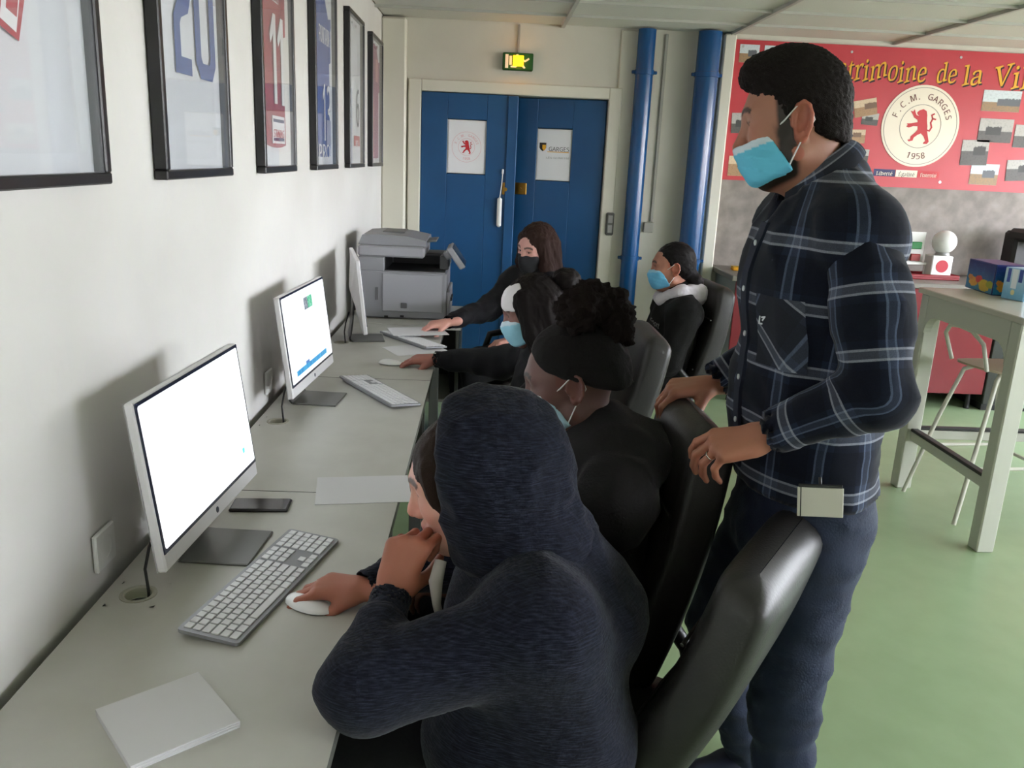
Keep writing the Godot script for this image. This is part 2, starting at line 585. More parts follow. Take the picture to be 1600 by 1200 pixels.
func leaf(b: MB, w: float, o: Array) -> void:
	# door leaf of width w from the hinge at x = 0, with a glazed opening
	var x0 := minf(0.003 * signf(w), w)
	var x1 := maxf(0.003 * signf(w), w)
	var t := 0.04
	b.box(V((x0 + o[0]) / 2, DTOP / 2, 0), V(o[0] - x0, DTOP - 0.01, t), 0.003)
	b.box(V((o[1] + x1) / 2, DTOP / 2, 0), V(x1 - o[1], DTOP - 0.01, t), 0.003)
	b.box(V((o[0] + o[1]) / 2, o[2] / 2, 0), V(o[1] - o[0], o[2] - 0.01, t), 0.003)
	b.box(V((o[0] + o[1]) / 2, (o[3] + DTOP) / 2, 0), V(o[1] - o[0], DTOP - o[3] - 0.01, t), 0.003)

func sheet(p: Node3D, w: float, h: float) -> void:
	var b := MB.new()
	b.box(V(0, 0, 0), V(w, h, 0.002))
	obj("sheet", b, M.paper, p)

func shield(w: float, h: float) -> PackedVector2Array:
	var a := PackedVector2Array()
	a.append(Vector2(-w / 2, h / 2)); a.append(Vector2(-w / 2, -h * 0.1))
	a.append(Vector2(-w * 0.3, -h * 0.34)); a.append(Vector2(0, -h / 2))
	a.append(Vector2(w * 0.3, -h * 0.34)); a.append(Vector2(w / 2, -h * 0.1)); a.append(Vector2(w / 2, h / 2))
	return a

func ring_poly(r0: float, r1: float, b: MB, z: float, t: float) -> void:
	for k in 48:
		var a := TAU * k / 48
		var c := TAU * (k + 1) / 48
		b.prism(PackedVector2Array([Vector2(cos(a), sin(a)) * r0, Vector2(cos(a), sin(a)) * r1, Vector2(cos(c), sin(c)) * r1, Vector2(cos(c), sin(c)) * r0]), z, z + t)

func disc_poly(r: float, n := 48) -> PackedVector2Array:
	var a := PackedVector2Array()
	for k in n: a.append(Vector2(cos(TAU * k / n), sin(TAU * k / n)) * r)
	return a

# a rearing lion in silhouette, facing left, in a box of about 1 x 1.2
func lion(b: MB, s: float, o: Vector3) -> void:
	var xf := Transform3D(Basis.from_scale(Vector3(s, s, 1)), o)
	var body := PackedVector2Array([Vector2(-0.12, 0.55), Vector2(0.02, 0.60), Vector2(0.14, 0.54), Vector2(0.19, 0.40), Vector2(0.21, 0.22), Vector2(0.26, 0.02), Vector2(0.28, -0.16), Vector2(0.34, -0.34), Vector2(0.40, -0.52), Vector2(0.34, -0.60), Vector2(0.20, -0.60), Vector2(0.22, -0.54), Vector2(0.27, -0.50), Vector2(0.18, -0.34), Vector2(0.06, -0.24), Vector2(-0.06, -0.30), Vector2(-0.18, -0.40), Vector2(-0.20, -0.50), Vector2(-0.34, -0.54), Vector2(-0.40, -0.49), Vector2(-0.30, -0.46), Vector2(-0.30, -0.36), Vector2(-0.16, -0.22), Vector2(-0.08, -0.12), Vector2(-0.10, 0.0), Vector2(-0.26, 0.0), Vector2(-0.42, -0.06), Vector2(-0.52, -0.02), Vector2(-0.46, 0.03), Vector2(-0.52, 0.08), Vector2(-0.38, 0.09), Vector2(-0.24, 0.12), Vector2(-0.12, 0.14), Vector2(-0.14, 0.22), Vector2(-0.28, 0.30), Vector2(-0.34, 0.40), Vector2(-0.44, 0.52), Vector2(-0.34, 0.50), Vector2(-0.30, 0.58), Vector2(-0.26, 0.48), Vector2(-0.20, 0.38), Vector2(-0.10, 0.36), Vector2(-0.18, 0.42), Vector2(-0.19, 0.48)])
	b.prism(body, 0, 0.0015, xf)
	stroke(b, [Vector2(0.24, -0.12), Vector2(0.36, -0.14), Vector2(0.42, -0.02), Vector2(0.36, 0.14), Vector2(0.42, 0.28), Vector2(0.54, 0.26)], 0.055, 0.0015, xf)
	stroke(b, [Vector2(0.42, 0.27), Vector2(0.36, 0.40), Vector2(0.46, 0.46)], 0.05, 0.0015, xf)

func arc_text(p: Node3D, text: String, r: float, mid: float, step: float, h: float, m: Material, z: float, inward := false, o := Vector3.ZERO) -> void:
	var n := text.length()
	for i in n:
		if text[i] == " ": continue
		var k := (i - (n - 1) / 2.0) * step
		var a := mid - k if not inward else mid + k
		var q := o + Vector3(cos(a) * r, sin(a) * r, z)
		var tm := TextMesh.new()
		tm.font = sans; tm.text = text[i]; tm.font_size = 48; tm.pixel_size = h / 34.0; tm.depth = 0.001; tm.curve_step = 3.0
		var c := obj("letter", tm, m, p)
		c.transform = Transform3D(Basis(Vector3.BACK, a - PI / 2 if not inward else a + PI / 2), q)

func crest(p: Node3D, o: Vector3, r: float, big := true) -> void:
	var b := MB.new()
	if big:
		b.prism(disc_poly(r), 0, 0.003, xf_at(o))
		obj("crest_disc", b, M.cream_print, p)
	var z := 0.003 if big else 0.0
	b = MB.new()
	ring_poly(r * 0.93, r * 0.945, b, o.z + z, 0.001)
	ring_poly(r * 0.52, r * 0.535, b, o.z + z, 0.001)
	var rg := obj("crest_ring", b, mat("ring_print", Color(0.62, 0.58, 0.54), 0.6) if big else mat("pink_print", Color(0.86, 0.62, 0.64), 0.6), p)
	rg.position = Vector3(o.x, o.y, 0)
	b = MB.new()
	lion(b, r * 0.70, o + Vector3(0, 0, z))
	obj("lion", b, M.red_print, p)
	var tm: Material = mat("maroon_print", Color(0.42, 0.20, 0.19), 0.6) if big else M.pink_print
	arc_text(p, "F.C.M. GARGES", r * 0.73, PI * 0.5, 0.205, r * 0.15, tm, z + 0.001, false, o)
	arc_text(p, "1958", r * 0.735, -PI * 0.5, 0.17, r * 0.15, tm, z + 0.001, true, o)

func pipe(at: Vector3, r: float, label: String) -> void:
	var p := thing("pipe", label, "pipe", at)
	var b := MB.new()
	b.lathe([Vector2(r, 0), Vector2(r, H)], 32)
	obj("tube", b, M.pipe_blue, p)
	for y in [2.24, 0.95]:
		b = MB.new()
		b.lathe([Vector2(r, y - 0.018), Vector2(r + 0.006, y - 0.016), Vector2(r + 0.006, y + 0.016), Vector2(r, y + 0.018)], 32)
		for s in [-1, 1]:
			b.box(V(s * (r + 0.012), y, 0), V(0.03, 0.022, 0.022), 0.004)
		b.box(V(0, y, -r - 0.02), V(0.02, 0.02, 0.05), 0.003)
		obj("clamp", b, M.pipe_blue, p)

func exit_sign() -> void:
	var p := thing("exit_sign", "green and white running-man emergency exit sign lit amber above the blue double door", "exit sign", V(0.945, 2.275, BZ))
	var b := MB.new()
	b.box(V(0, 0, 0.03), V(0.215, 0.115, 0.055), 0.006)
	obj("housing", b, mat("sign_green", Color(0.03, 0.30, 0.10), 0.5), p)
	b = MB.new()
	b.box(V(-0.078, 0, 0.058), V(0.022, 0.09, 0.003))
	b.box(V(-0.052, 0.006, 0.058), V(0.018, 0.06, 0.003))
	obj("doorway", b, M.white_plastic, p)
	# running figure
	b = MB.new()
	b.prism(PackedVector2Array([Vector2(-0.02, 0.02), Vector2(0.02, 0.02), Vector2(0.028, -0.008), Vector2(0.055, -0.04), Vector2(0.044, -0.045), Vector2(0.01, -0.018), Vector2(-0.012, -0.04), Vector2(-0.05, -0.04), Vector2(-0.05, -0.03), Vector2(-0.018, -0.028), Vector2(-0.01, -0.006)]), 0.056, 0.0595)
	stroke(b, [Vector2(0.016, 0.018), Vector2(0.05, 0.004), Vector2(0.078, 0.022)], 0.012, 0.0595, Transform3D())
	b.prism(disc_poly(0.012, 16), 0.056, 0.0595, xf_at(V(-0.005, 0.036, 0)))
	obj("running_figure", b, M.white_plastic, p)
	b = MB.new()
	b.box(V(0.002, 0.004, 0.064), V(0.075, 0.072, 0.008), 0.003)
	var lm := mat("sign_lamp", Color(0.9, 0.6, 0.1), 0.4)
	lm.emission_enabled = true
	lm.emission = Color(1.0, 0.66, 0.06)
	lm.emission_energy_multiplier = 1.9
	obj("lamp", b, lm, p)
	b = MB.new()
	b.box(V(0.0, 0.152, 0.012), V(0.016, 0.19, 0.016), 0.003)
	obj("cable_duct", b, mat("duct_grey", Color(0.62, 0.61, 0.58), 0.5), p)
	var l := OmniLight3D.new()
	l.name = "sign_light"
	l.light_color = Color(1.0, 0.68, 0.15)
	l.light_energy = 0.006
	l.light_size = 0.04
	l.omni_range = 12.0
	l.omni_attenuation = 2.0
	l.shadow_enabled = true
	p.add_child(l)
	l.position = V(0, 0, 0.11)

# a small faded photograph: sky, ground and a darker block, as printed tones
func photo_tex(seed_: int, tone: int) -> ImageTexture:
	var r := RandomNumberGenerator.new()
	r.seed = seed_
	var im := Image.create(48, 32, false, Image.FORMAT_RGB8)
	var skyc: Color = [Color(0.80, 0.84, 0.86), Color(0.70, 0.69, 0.67), Color(0.83, 0.74, 0.62)][tone]
	var gr: Color = [Color(0.62, 0.50, 0.36), Color(0.34, 0.33, 0.32), Color(0.66, 0.52, 0.38)][tone]
	var dk: Color = [Color(0.36, 0.38, 0.40), Color(0.22, 0.22, 0.22), Color(0.45, 0.34, 0.26)][tone]
	var f := FastNoiseLite.new()
	f.seed = seed_; f.frequency = 0.11
	var hz := r.randf_range(12, 18)
	var x0 := r.randf_range(2, 22)
	var x1 := x0 + r.randf_range(16, 34)
	for y in 32:
		for x in 48:
			var c := skyc if y < hz else gr
			if x > x0 and x < x1 and y > hz - 6 + 2.0 * f.get_noise_2d(x * 2, 5) and y < hz + 5: c = dk
			c = c.lerp(dk, clampf(f.get_noise_2d(x * 2, y * 3) * 0.8, 0, 0.6) * (0.4 if y < hz else 1.0))
			im.set_pixel(x, y, c)
	return ImageTexture.create_from_image(im)

var ptex := []
func photo(p: Node3D, c: Vector2, s: Vector2, rot: float, k: int) -> void:
	if ptex.is_empty():
		for i in 9: ptex.append(photo_tex(40 + i, i % 3))
	var key := "photo_%d" % k
	var m := mat(key, Color(1, 1, 1), 0.5)
	m.albedo_texture = ptex[k % 9]
	var b := MB.new()
	b.prism(PackedVector2Array([Vector2(-s.x, -s.y) / 2, Vector2(s.x, -s.y) / 2, Vector2(s.x, s.y) / 2, Vector2(-s.x, s.y) / 2]), 0, 0.0015)
	var o := obj("photo", b, m, p)
	o.position = V(c.x, c.y, 0.0045 + 0.0008 * (k % 3))
	o.rotation_degrees.z = rot

func banner() -> void:
	# banner coordinates: x from its left edge, y from its lower edge
	var W := 3.3
	var HB := 0.96
	var p := thing("banner", "wide red club heritage banner with yellow lettering and a white lion crest", "banner", V(2.478, 1.538, BZ + 0.012))
	var b := MB.new()
	b.box(V(W / 2, HB / 2, 0), V(W, HB, 0.006))
	var m := mat("banner_red", Color(1, 1, 1), 0.4)
	m.albedo_texture = noise_tex(0.01, 31, Color(0.72, 0.17, 0.21), Color(0.76, 0.20, 0.24), 256, 3)
	obj("sheet", b, m, p)
	var sl := Basis(Vector3.BACK, 0)
	var tx := func(t: String, x: float, y: float, h: float, w: float) -> void:
		letters("lettering_shadow", t, h, M.dark_print, p, Transform3D(sl, V(x + 0.010, y - 0.010, 0.0045)), slanted, 0.001, w, HORIZONTAL_ALIGNMENT_LEFT)
		letters("lettering", t, h, M.yellow_print, p, Transform3D(sl, V(x, y, 0.0065)), slanted, 0.001, w, HORIZONTAL_ALIGNMENT_LEFT)
	tx.call("Patrimoine", 0.655, 0.785, 0.135, 0.727)
	tx.call("de", 1.46, 0.785, 0.125, 0.14)
	tx.call("la", 1.655, 0.785, 0.13, 0.14)
	tx.call("Ville", 1.88, 0.785, 0.145, 0.42)
	crest(p, V(1.405, 0.435, 0.004), 0.285)
	var ph := [[0.10, 0.87, 0.14, 0.12, 0, 0], [0.26, 0.885, 0.11, 0.09, 0, 3], [0.10, 0.40, 0.15, 0.14, 2, 1], [0.13, 0.10, 0.19, 0.14, 0, 2], [0.34, 0.30, 0.18, 0.13, -3, 4], [0.42, 0.62, 0.2, 0.15, 3, 5],
		[0.80, 0.545, 0.12, 0.13, 0, 4], [0.985, 0.545, 0.165, 0.115, 12, 8], [1.03, 0.47, 0.12, 0.085, -3, 1], [0.79, 0.41, 0.13, 0.09, 0, 5], [0.945, 0.345, 0.135, 0.095, 2, 2], [0.81, 0.285, 0.12, 0.09, 0, 8], [0.985, 0.215, 0.145, 0.09, -2, 7], [0.82, 0.135, 0.13, 0.09, 0, 5], [0.985, 0.09, 0.13, 0.10, 3, 6],
		[1.97, 0.635, 0.28, 0.145, 0, 3], [1.965, 0.43, 0.25, 0.165, 0, 1], [1.84, 0.27, 0.2, 0.18, 2, 4], [1.94, 0.12, 0.21, 0.15, 0, 0], [2.22, 0.40, 0.22, 0.16, 0, 7], [2.20, 0.16, 0.2, 0.15, 3, 4], [2.40, 0.62, 0.25, 0.16, 0, 6], [2.75, 0.35, 0.25, 0.18, 0, 5]]
	for q in ph: photo(p, Vector2(q[0], q[1]), Vector2(q[2], q[3]), q[4], q[5])
	# three small bands under the crest
	var cols := [M.navy_print, M.cream_print, M.red_print]
	var word := ["Liberté", "Égalité", "Fraternité"]
	for k in 3:
		b = MB.new()
		b.box(V(1.195 + 0.165 * k, 0.10, 0.0045), V(0.16, 0.05, 0.002))
		var mt: Material = cols[k]
		obj("band", b, mt, p)
		letters("lettering", word[k], 0.025, M.dark_print if k == 1 else M.cream_print, p, xf_at(V(1.195 + 0.165 * k, 0.092, 0.006)), slanted, 0.001, 0.12)
	for x in [0.05, 0.83, 1.62, 2.5, 3.25]:
		for y in [0.05, 0.915]:
			b = MB.new()
			b.prism(disc_poly(0.009, 12), 0.003, 0.007, xf_at(V(x, y, 0)))
			obj("eyelet", b, M.steel, p)

func kitchen() -> void:
	# grey laminate splashback panel under the banner
	var b := MB.new()
	b.box(V((2.47 + RX) / 2, 1.26, BZ + 0.006), V(RX - 2.47, 0.70, 0.012), 0.002)
	struct("trim_5", b, M.splashback)
	var cx0 := 2.50
	var top := 0.91
	var fz := -5.72
	mat("cab_red", Color(0.47, 0.10, 0.14), 0.3)
	mat("cab_grey", Color(0.55, 0.57, 0.55), 0.5)
	var wt := MB.new()
	wt.box(V((cx0 + 4.85) / 2 - 0.02, top - 0.019, (BZ + fz) / 2 + 0.014), V(4.85 - cx0 + 0.03, 0.038, fz - BZ), 0.005)
	var o := obj("worktop", wt, mat("worktop", Color(0.47, 0.45, 0.42), 0.4))
	tag(o, "grey laminate worktop on the red kitchen cabinets under the banner", "worktop")
	# cabinet units with red doors, on short legs
	var names := ["red kitchen base cabinet at the left end of the worktop", "red kitchen base cabinet behind the standing man", "red kitchen base cabinet seen past the high table legs", "red kitchen base cabinet next to the dark appliance"]
	var x := cx0
	for k in 4:
		var w := 0.47
		var c := thing("kitchen_cabinet", names[k], "cabinet", V(x + w / 2, 0, BZ + 0.30), 0.0, "red kitchen base cabinets")
		b = MB.new()
		b.box(V(0, 0.495, -0.012), V(w - 0.003, 0.75, 0.52), 0.002)
		obj("body", b, M.cab_grey, c)
		b = MB.new()
		b.box(V(0, 0.495, 0.26), V(w - 0.006, 0.745, 0.02), 0.003)
		var d := obj("door", b, M.cab_red, c)
		b = MB.new()
		b.tube([V(-0.05, 0.80, 0.272), V(-0.05, 0.80, 0.295), V(0.05, 0.80, 0.295), V(0.05, 0.80, 0.272)], 0.005, 6)
		obj("handle", b, M.steel, d)
		for sx in [-1, 1]:
			for sz in [-1, 1]:
				b = MB.new()
				b.lathe([Vector2(0, 0), Vector2(0.022, 0), Vector2(0.018, 0.03), Vector2(0.016, 0.12)], 12, xf_at(V(sx * (w / 2 - 0.06), 0, sz * 0.2)))
				obj("leg", b, M.black, c)
		x += w
	# dark appliance and the pale green unit at the end
	var a := thing("appliance", "dark undercounter appliance right of the red cabinets", "appliance", V(x + 0.09, 0, BZ + 0.30))
	b = MB.new()
	b.box(V(0, 0.46, 0), V(0.16, 0.82, 0.54), 0.006)
	obj("body", b, mat("appl", Color(0.16, 0.17, 0.15), 0.4), a)
	b = MB.new()
	b.box(V(0, 0.03, 0), V(0.13, 0.06, 0.48))
	obj("plinth", b, M.black, a)
	var u := thing("side_unit", "pale green unit at the right end of the worktop", "cabinet", V(x + 0.42, 0, BZ + 0.30))
	b = MB.new()
	b.box(V(0, 0.45, 0), V(0.48, 0.84, 0.54), 0.004)
	obj("body", b, mat("pale_green", Color(0.62, 0.70, 0.60), 0.5), u)
	b = MB.new()
	b.box(V(0, 0.02, 0), V(0.44, 0.04, 0.48))
	obj("plinth", b, M.black, u)
	# things on the worktop
	var s := thing("sponge", "yellow sponge on the worktop corner beside the trim", "sponge", V(2.60, top, -6.02))
	b = MB.new()
	b.box(V(0, 0.012, 0), V(0.11, 0.024, 0.07), 0.006)
	obj("foam", b, mat("sponge", Color(0.86, 0.62, 0.12), 0.9), s)
	b = MB.new()
	b.box(V(0, 0.027, 0), V(0.11, 0.006, 0.07), 0.002)
	obj("scourer", b, mat("scourer", Color(0.70, 0.55, 0.16), 0.9), s)
	var pl := thing("plate", "white oblong dish on the worktop behind the standing man", "dish", V(2.80, top, -5.93))
	b = MB.new()
	b.lathe([Vector2(0.0, 0.0), Vector2(0.08, 0.0), Vector2(0.13, 0.02), Vector2(0.125, 0.022), Vector2(0.075, 0.006), Vector2(0.0, 0.006)], 28, Transform3D(Basis.from_scale(Vector3(1.1, 1, 0.6)), Vector3.ZERO))
	obj("bowl", b, M.white_plastic, pl)
	var tr := thing("tray", "long dark red tray on the worktop under the picture boards", "tray", V(3.87, top, -6.02))
	b = MB.new()
	b.box(V(0, 0.01, 0), V(0.60, 0.02, 0.20), 0.005)
	for sz in [-1, 1]: b.box(V(0, 0.026, sz * 0.094), V(0.60, 0.022, 0.012), 0.004)
	for sx in [-1, 1]: b.box(V(sx * 0.294, 0.026, 0), V(0.012, 0.022, 0.176), 0.004)
	obj("dish", b, mat("tray_red", Color(0.50, 0.05, 0.10), 0.35), tr)
	# display of small boards on a rack
	var dk := thing("display_rack", "small white rack of picture cards on the red tray", "rack", V(3.82, top + 0.021, -6.03))
	b = MB.new()
	b.box(V(-0.02, 0.085, 0.03), V(0.30, 0.022, 0.012), 0.003)
	for sx in [-1, 1]: b.tube([V(-0.02 + sx * 0.14, 0, 0.03), V(-0.02 + sx * 0.14, 0.085, 0.03)], 0.006, 8)
	b.box(V(-0.02, 0.19, -0.02), V(0.28, 0.23, 0.006), 0.002)
	obj("rack_frame", b, M.white_plastic, dk)
	b = MB.new()
	b.lathe([Vector2(0, 0.10), Vector2(0.034, 0.10), Vector2(0.03, 0.17), Vector2(0.013, 0.24), Vector2(0.012, 0.285), Vector2(0, 0.29)], 16, xf_at(V(-0.05, 0, 0.02)))
	obj("bottle", b, mat("bottle_dark", Color(0.07, 0.07, 0.05), 0.2), dk)
	b = MB.new()
	b.lathe([Vector2(0, 0.285), Vector2(0.016, 0.285), Vector2(0.018, 0.30), Vector2(0.012, 0.315), Vector2(0, 0.318)], 12, xf_at(V(-0.05, 0, 0.02)))
	obj("cork", b, mat("cork", Color(0.55, 0.42, 0.30), 0.8), dk)
	b = MB.new()
	b.box(V(0.05, 0.21, 0.0), V(0.075, 0.05, 0.03), 0.004)
	obj("card", b, mat("card_green", Color(0.05, 0.48, 0.22), 0.5), dk)
	b = MB.new()
	b.box(V(0.05, 0.125, 0.012), V(0.07, 0.05, 0.02), 0.004)
	obj("card", b, mat("card_red", Color(0.55, 0.13, 0.12), 0.5), dk)
	var fb := thing("money_box", "white cube with a red disc on the red tray", "box", V(4.03, top + 0.021, -5.99))
	b = MB.new()
	b.box(V(0, 0.075, 0), V(0.15, 0.15, 0.12), 0.006)
	obj("cube", b, M.white_plastic, fb)
	b = MB.new()
	b.prism(disc_poly(0.044, 28), 0.06, 0.063, xf_at(V(0, 0.077, 0)))
	obj("disc", b, mat("disc_red", Color(0.70, 0.05, 0.16), 0.5), fb)
	var bl := thing("ball", "white ball sitting on the white cube on the worktop", "ball", V(4.05, top + 0.171, -5.99))
	b = MB.new()
	var pr := []
	for k in 17:
		var t := -PI / 2 + PI * k / 16
		pr.append(Vector2(maxf(0.0, cos(t) * 0.083), 0.095 + sin(t) * 0.083))
	b.lathe(pr, 28)
	obj("sphere", b, M.white_plastic, bl)
	b = MB.new()
	b.lathe([Vector2(0, 0), Vector2(0.05, 0), Vector2(0.045, 0.02), Vector2(0, 0.02)], 16)
	obj("stand", b, M.grey_plastic, bl)
	# coffee machine at the right edge of the frame
	var cm := thing("coffee_machine", "dark coffee machine on the worktop at the far right", "coffee machine", V(4.70, top, -6.0))
	b = MB.new()
	b.box(V(0, 0.03, 0.0), V(0.26, 0.06, 0.34), 0.012)
	b.box(V(0, 0.21, -0.09), V(0.24, 0.30, 0.16), 0.02)
	b.box(V(0, 0.335, 0.03), V(0.25, 0.09, 0.30), 0.025)
	obj("housing", b, M.black, cm)
	b = MB.new()
	b.tube([V(0, 0.30, 0.1), V(0, 0.26, 0.1)], [0.03, 0.018], 14)
	obj("spout", b, M.steel, cm)
	b = MB.new()
	b.box(V(0, 0.064, 0.07), V(0.2, 0.008, 0.16), 0.002)
	obj("drip_tray", b, M.steel, cm)

func high_table() -> void:
	var x0 := 3.0
	var x1 := 4.55
	var z0 := -4.24
	var z1 := -3.36
	var y := 1.07
	var m := mat("table_white", Color(0.74, 0.74, 0.69), 0.45)
	var t := thing("high_table", "white high table with square legs and a dark footrest rail", "table", V(x0, 0, z1))
	var b := MB.new()
	b.box(V((x1 - x0) / 2, y - 0.014, (z0 - z1) / 2), V(x1 - x0, 0.028, z1 - z0), 0.004)
	obj("tabletop", b, mat("table_top", Color(0.74, 0.72, 0.67), 0.3), t)
	b = MB.new()
	var cz := (z0 - z1) / 2
	var lt := 0.075
	# end frames: rail with rounded inner corners
	for ex in [0.012 + 0.02, x1 - x0 - 0.032]:
		var poly := PackedVector2Array()
		var zA := z0 - z1 + 0.02
		var zB := -0.02
		poly.append(Vector2(zA + lt, y - 0.03)); poly.append(Vector2(zA + lt, y - 0.22))
		for k in 7:
			var a := PI + (-PI / 2) * k / 6.0
			poly.append(Vector2(zA + lt + 0.09 + 0.09 * cos(a), y - 0.22 + 0.09 * sin(a)))
		for k in 7:
			var a := PI / 2 - (PI / 2) * k / 6.0
			poly.append(Vector2(zB - lt - 0.09 + 0.09 * cos(a), y - 0.22 + 0.09 * sin(a)))
		poly.append(Vector2(zB - lt, y - 0.03))
		b.prism(poly, -0.02, 0.02, Transform3D(Basis(V(0, 0, 1), V(0, 1, 0), V(-1, 0, 0)), V(ex, 0, 0)))
	for zz in [0.0 - 0.03, z0 - z1 + 0.03]:
		b.box(V((x1 - x0) / 2, y - 0.075, zz), V(x1 - x0 - 0.16, 0.09, 0.024), 0.003)
	obj("apron", b, m, t)
	for ex in [0.052, x1 - x0 - 0.052]:
		for zz in [z0 - z1 + 0.058, -0.058]:
			b = MB.new()
			b.box(V(ex, (y - 0.028) / 2, zz), V(0.08, y - 0.028, lt), 0.006)
			obj("leg", b, m, t)
	b = MB.new()
	for ex in [0.052, x1 - x0 - 0.052]:
		b.box(V(ex, 0.30, cz), V(0.03, 0.05, z1 - z0 - 0.2), 0.003)
	b.box(V((x1 - x0) / 2, 0.30, z0 - z1 + 0.058), V(x1 - x0 - 0.18, 0.05, 0.03), 0.003)
	obj("foot_rail", b, m, t)
	b = MB.new()
	for ex in [0.052, x1 - x0 - 0.052]:
		b.box(V(ex, 0.332, cz), V(0.04, 0.016, z1 - z0 - 0.2), 0.004)
	b.box(V((x1 - x0) / 2, 0.332, z0 - z1 + 0.058), V(x1 - x0 - 0.18, 0.016, 0.04), 0.004)
	obj("foot_pad", b, mat("rail_dark", Color(0.15, 0.15, 0.15), 0.5), t)
	# cartons on the table
	carton("juice_carton", "blue carton of fruit drinks with orange and yellow fruit print on the high table", V(3.345, y, -4.165), 0.15, 0.15, 0.29, -6.0, 0)
	carton("juice_carton", "pale blue and white drinks carton on the near side of the high table", V(3.40, y, -3.925), 0.26, 0.15, 0.13, 14.0, 1)
	carton("snack_box", "pink and navy box behind the pale blue carton on the high table", V(3.62, y, -4.12), 0.24, 0.17, 0.14, 8.0, 2)
	stool(V(3.29, 0, -3.90), 186.0, "white wire bar stool with a beige seat behind the near table leg")
	stool(V(3.98, 0, -3.62), -150.0, "white wire bar stool at the right edge under the high table")

func carton(called: String, label: String, at: Vector3, w: float, h: float, d: float, turn: float, kind: int) -> void:
	var p := thing(called, label, "carton", at, deg_to_rad(turn), "cartons on the high table")
	var b := MB.new()
	b.box(V(0, h / 2, 0), V(w, h, d), 0.003)
	var base: Color = [Color(0.06, 0.16, 0.42), Color(0.55, 0.74, 0.86), Color(0.50, 0.20, 0.30)][kind]
	obj("box", b, mat("carton_%d" % kind, base, 0.4), p)
	# printed panel wrapped round front and sides
	var im := Image.create(96, 96, false, Image.FORMAT_RGB8)
	var f := FastNoiseLite.new()
	f.seed = 5 + kind; f.frequency = 0.05
	for y in 96:
		for x in 96:
			var c := base
			var t := y / 96.0
			if kind == 0:
				c = Color(0.05, 0.12, 0.42).lerp(Color(0.16, 0.50, 0.66), clampf(t * 1.3, 0, 1))
				for q in [[26, 70, 16, Color(0.85, 0.60, 0.16)], [46, 58, 13, Color(0.80, 0.22, 0.20)], [66, 74, 20, Color(0.78, 0.66, 0.12)], [14, 56, 9, Color(0.82, 0.52, 0.2)], [86, 66, 13, Color(0.60, 0.62, 0.14)]]:
					if Vector2(x - q[0], y - q[1]).length() < q[2] + 3.0 * f.get_noise_2d(x * 2, y * 2): c = q[3]
			elif kind == 1:
				c = Color(0.80, 0.88, 0.93).lerp(Color(0.48, 0.72, 0.86), clampf(t * 1.2, 0, 1))
				if (x > 10 and x < 26 and y < 44) or (x > 62 and x < 80 and y < 40): c = Color(0.22, 0.32, 0.66)
				if x > 32 and x < 58 and y < 62: c = Color(0.90, 0.93, 0.96)
				if Vector2(x - 46, y - 74).length() < 9: c = Color(0.90, 0.86, 0.66)
			else:
				c = Color(0.14, 0.13, 0.28) if y > 40 else Color(0.66, 0.34, 0.42)
				if Vector2(x - 48, y - 58).length() < 12: c = Color(0.62, 0.14, 0.18)
			c = c.lightened(maxf(0, f.get_noise_2d(x, y)) * 0.12)
			im.set_pixel(x, y, c)
	var pm := mat("carton_print_%d" % kind, Color(1, 1, 1), 0.35)
	pm.albedo_texture = ImageTexture.create_from_image(im)
	for k in 4:
		var fw := w if k % 2 == 0 else d
		var fd := d if k % 2 == 0 else w
		b = MB.new()
		b.prism(PackedVector2Array([Vector2(-fw / 2 + 0.004, 0.004), Vector2(fw / 2 - 0.004, 0.004), Vector2(fw / 2 - 0.004, h - 0.004), Vector2(-fw / 2 + 0.004, h - 0.004)]), 0, 0.0012, xf_at(Basis(Vector3.UP, PI / 2 * k) * V(0, 0, fd / 2), V(0, 90.0 * k, 0)))
		obj("print", b, pm, p)

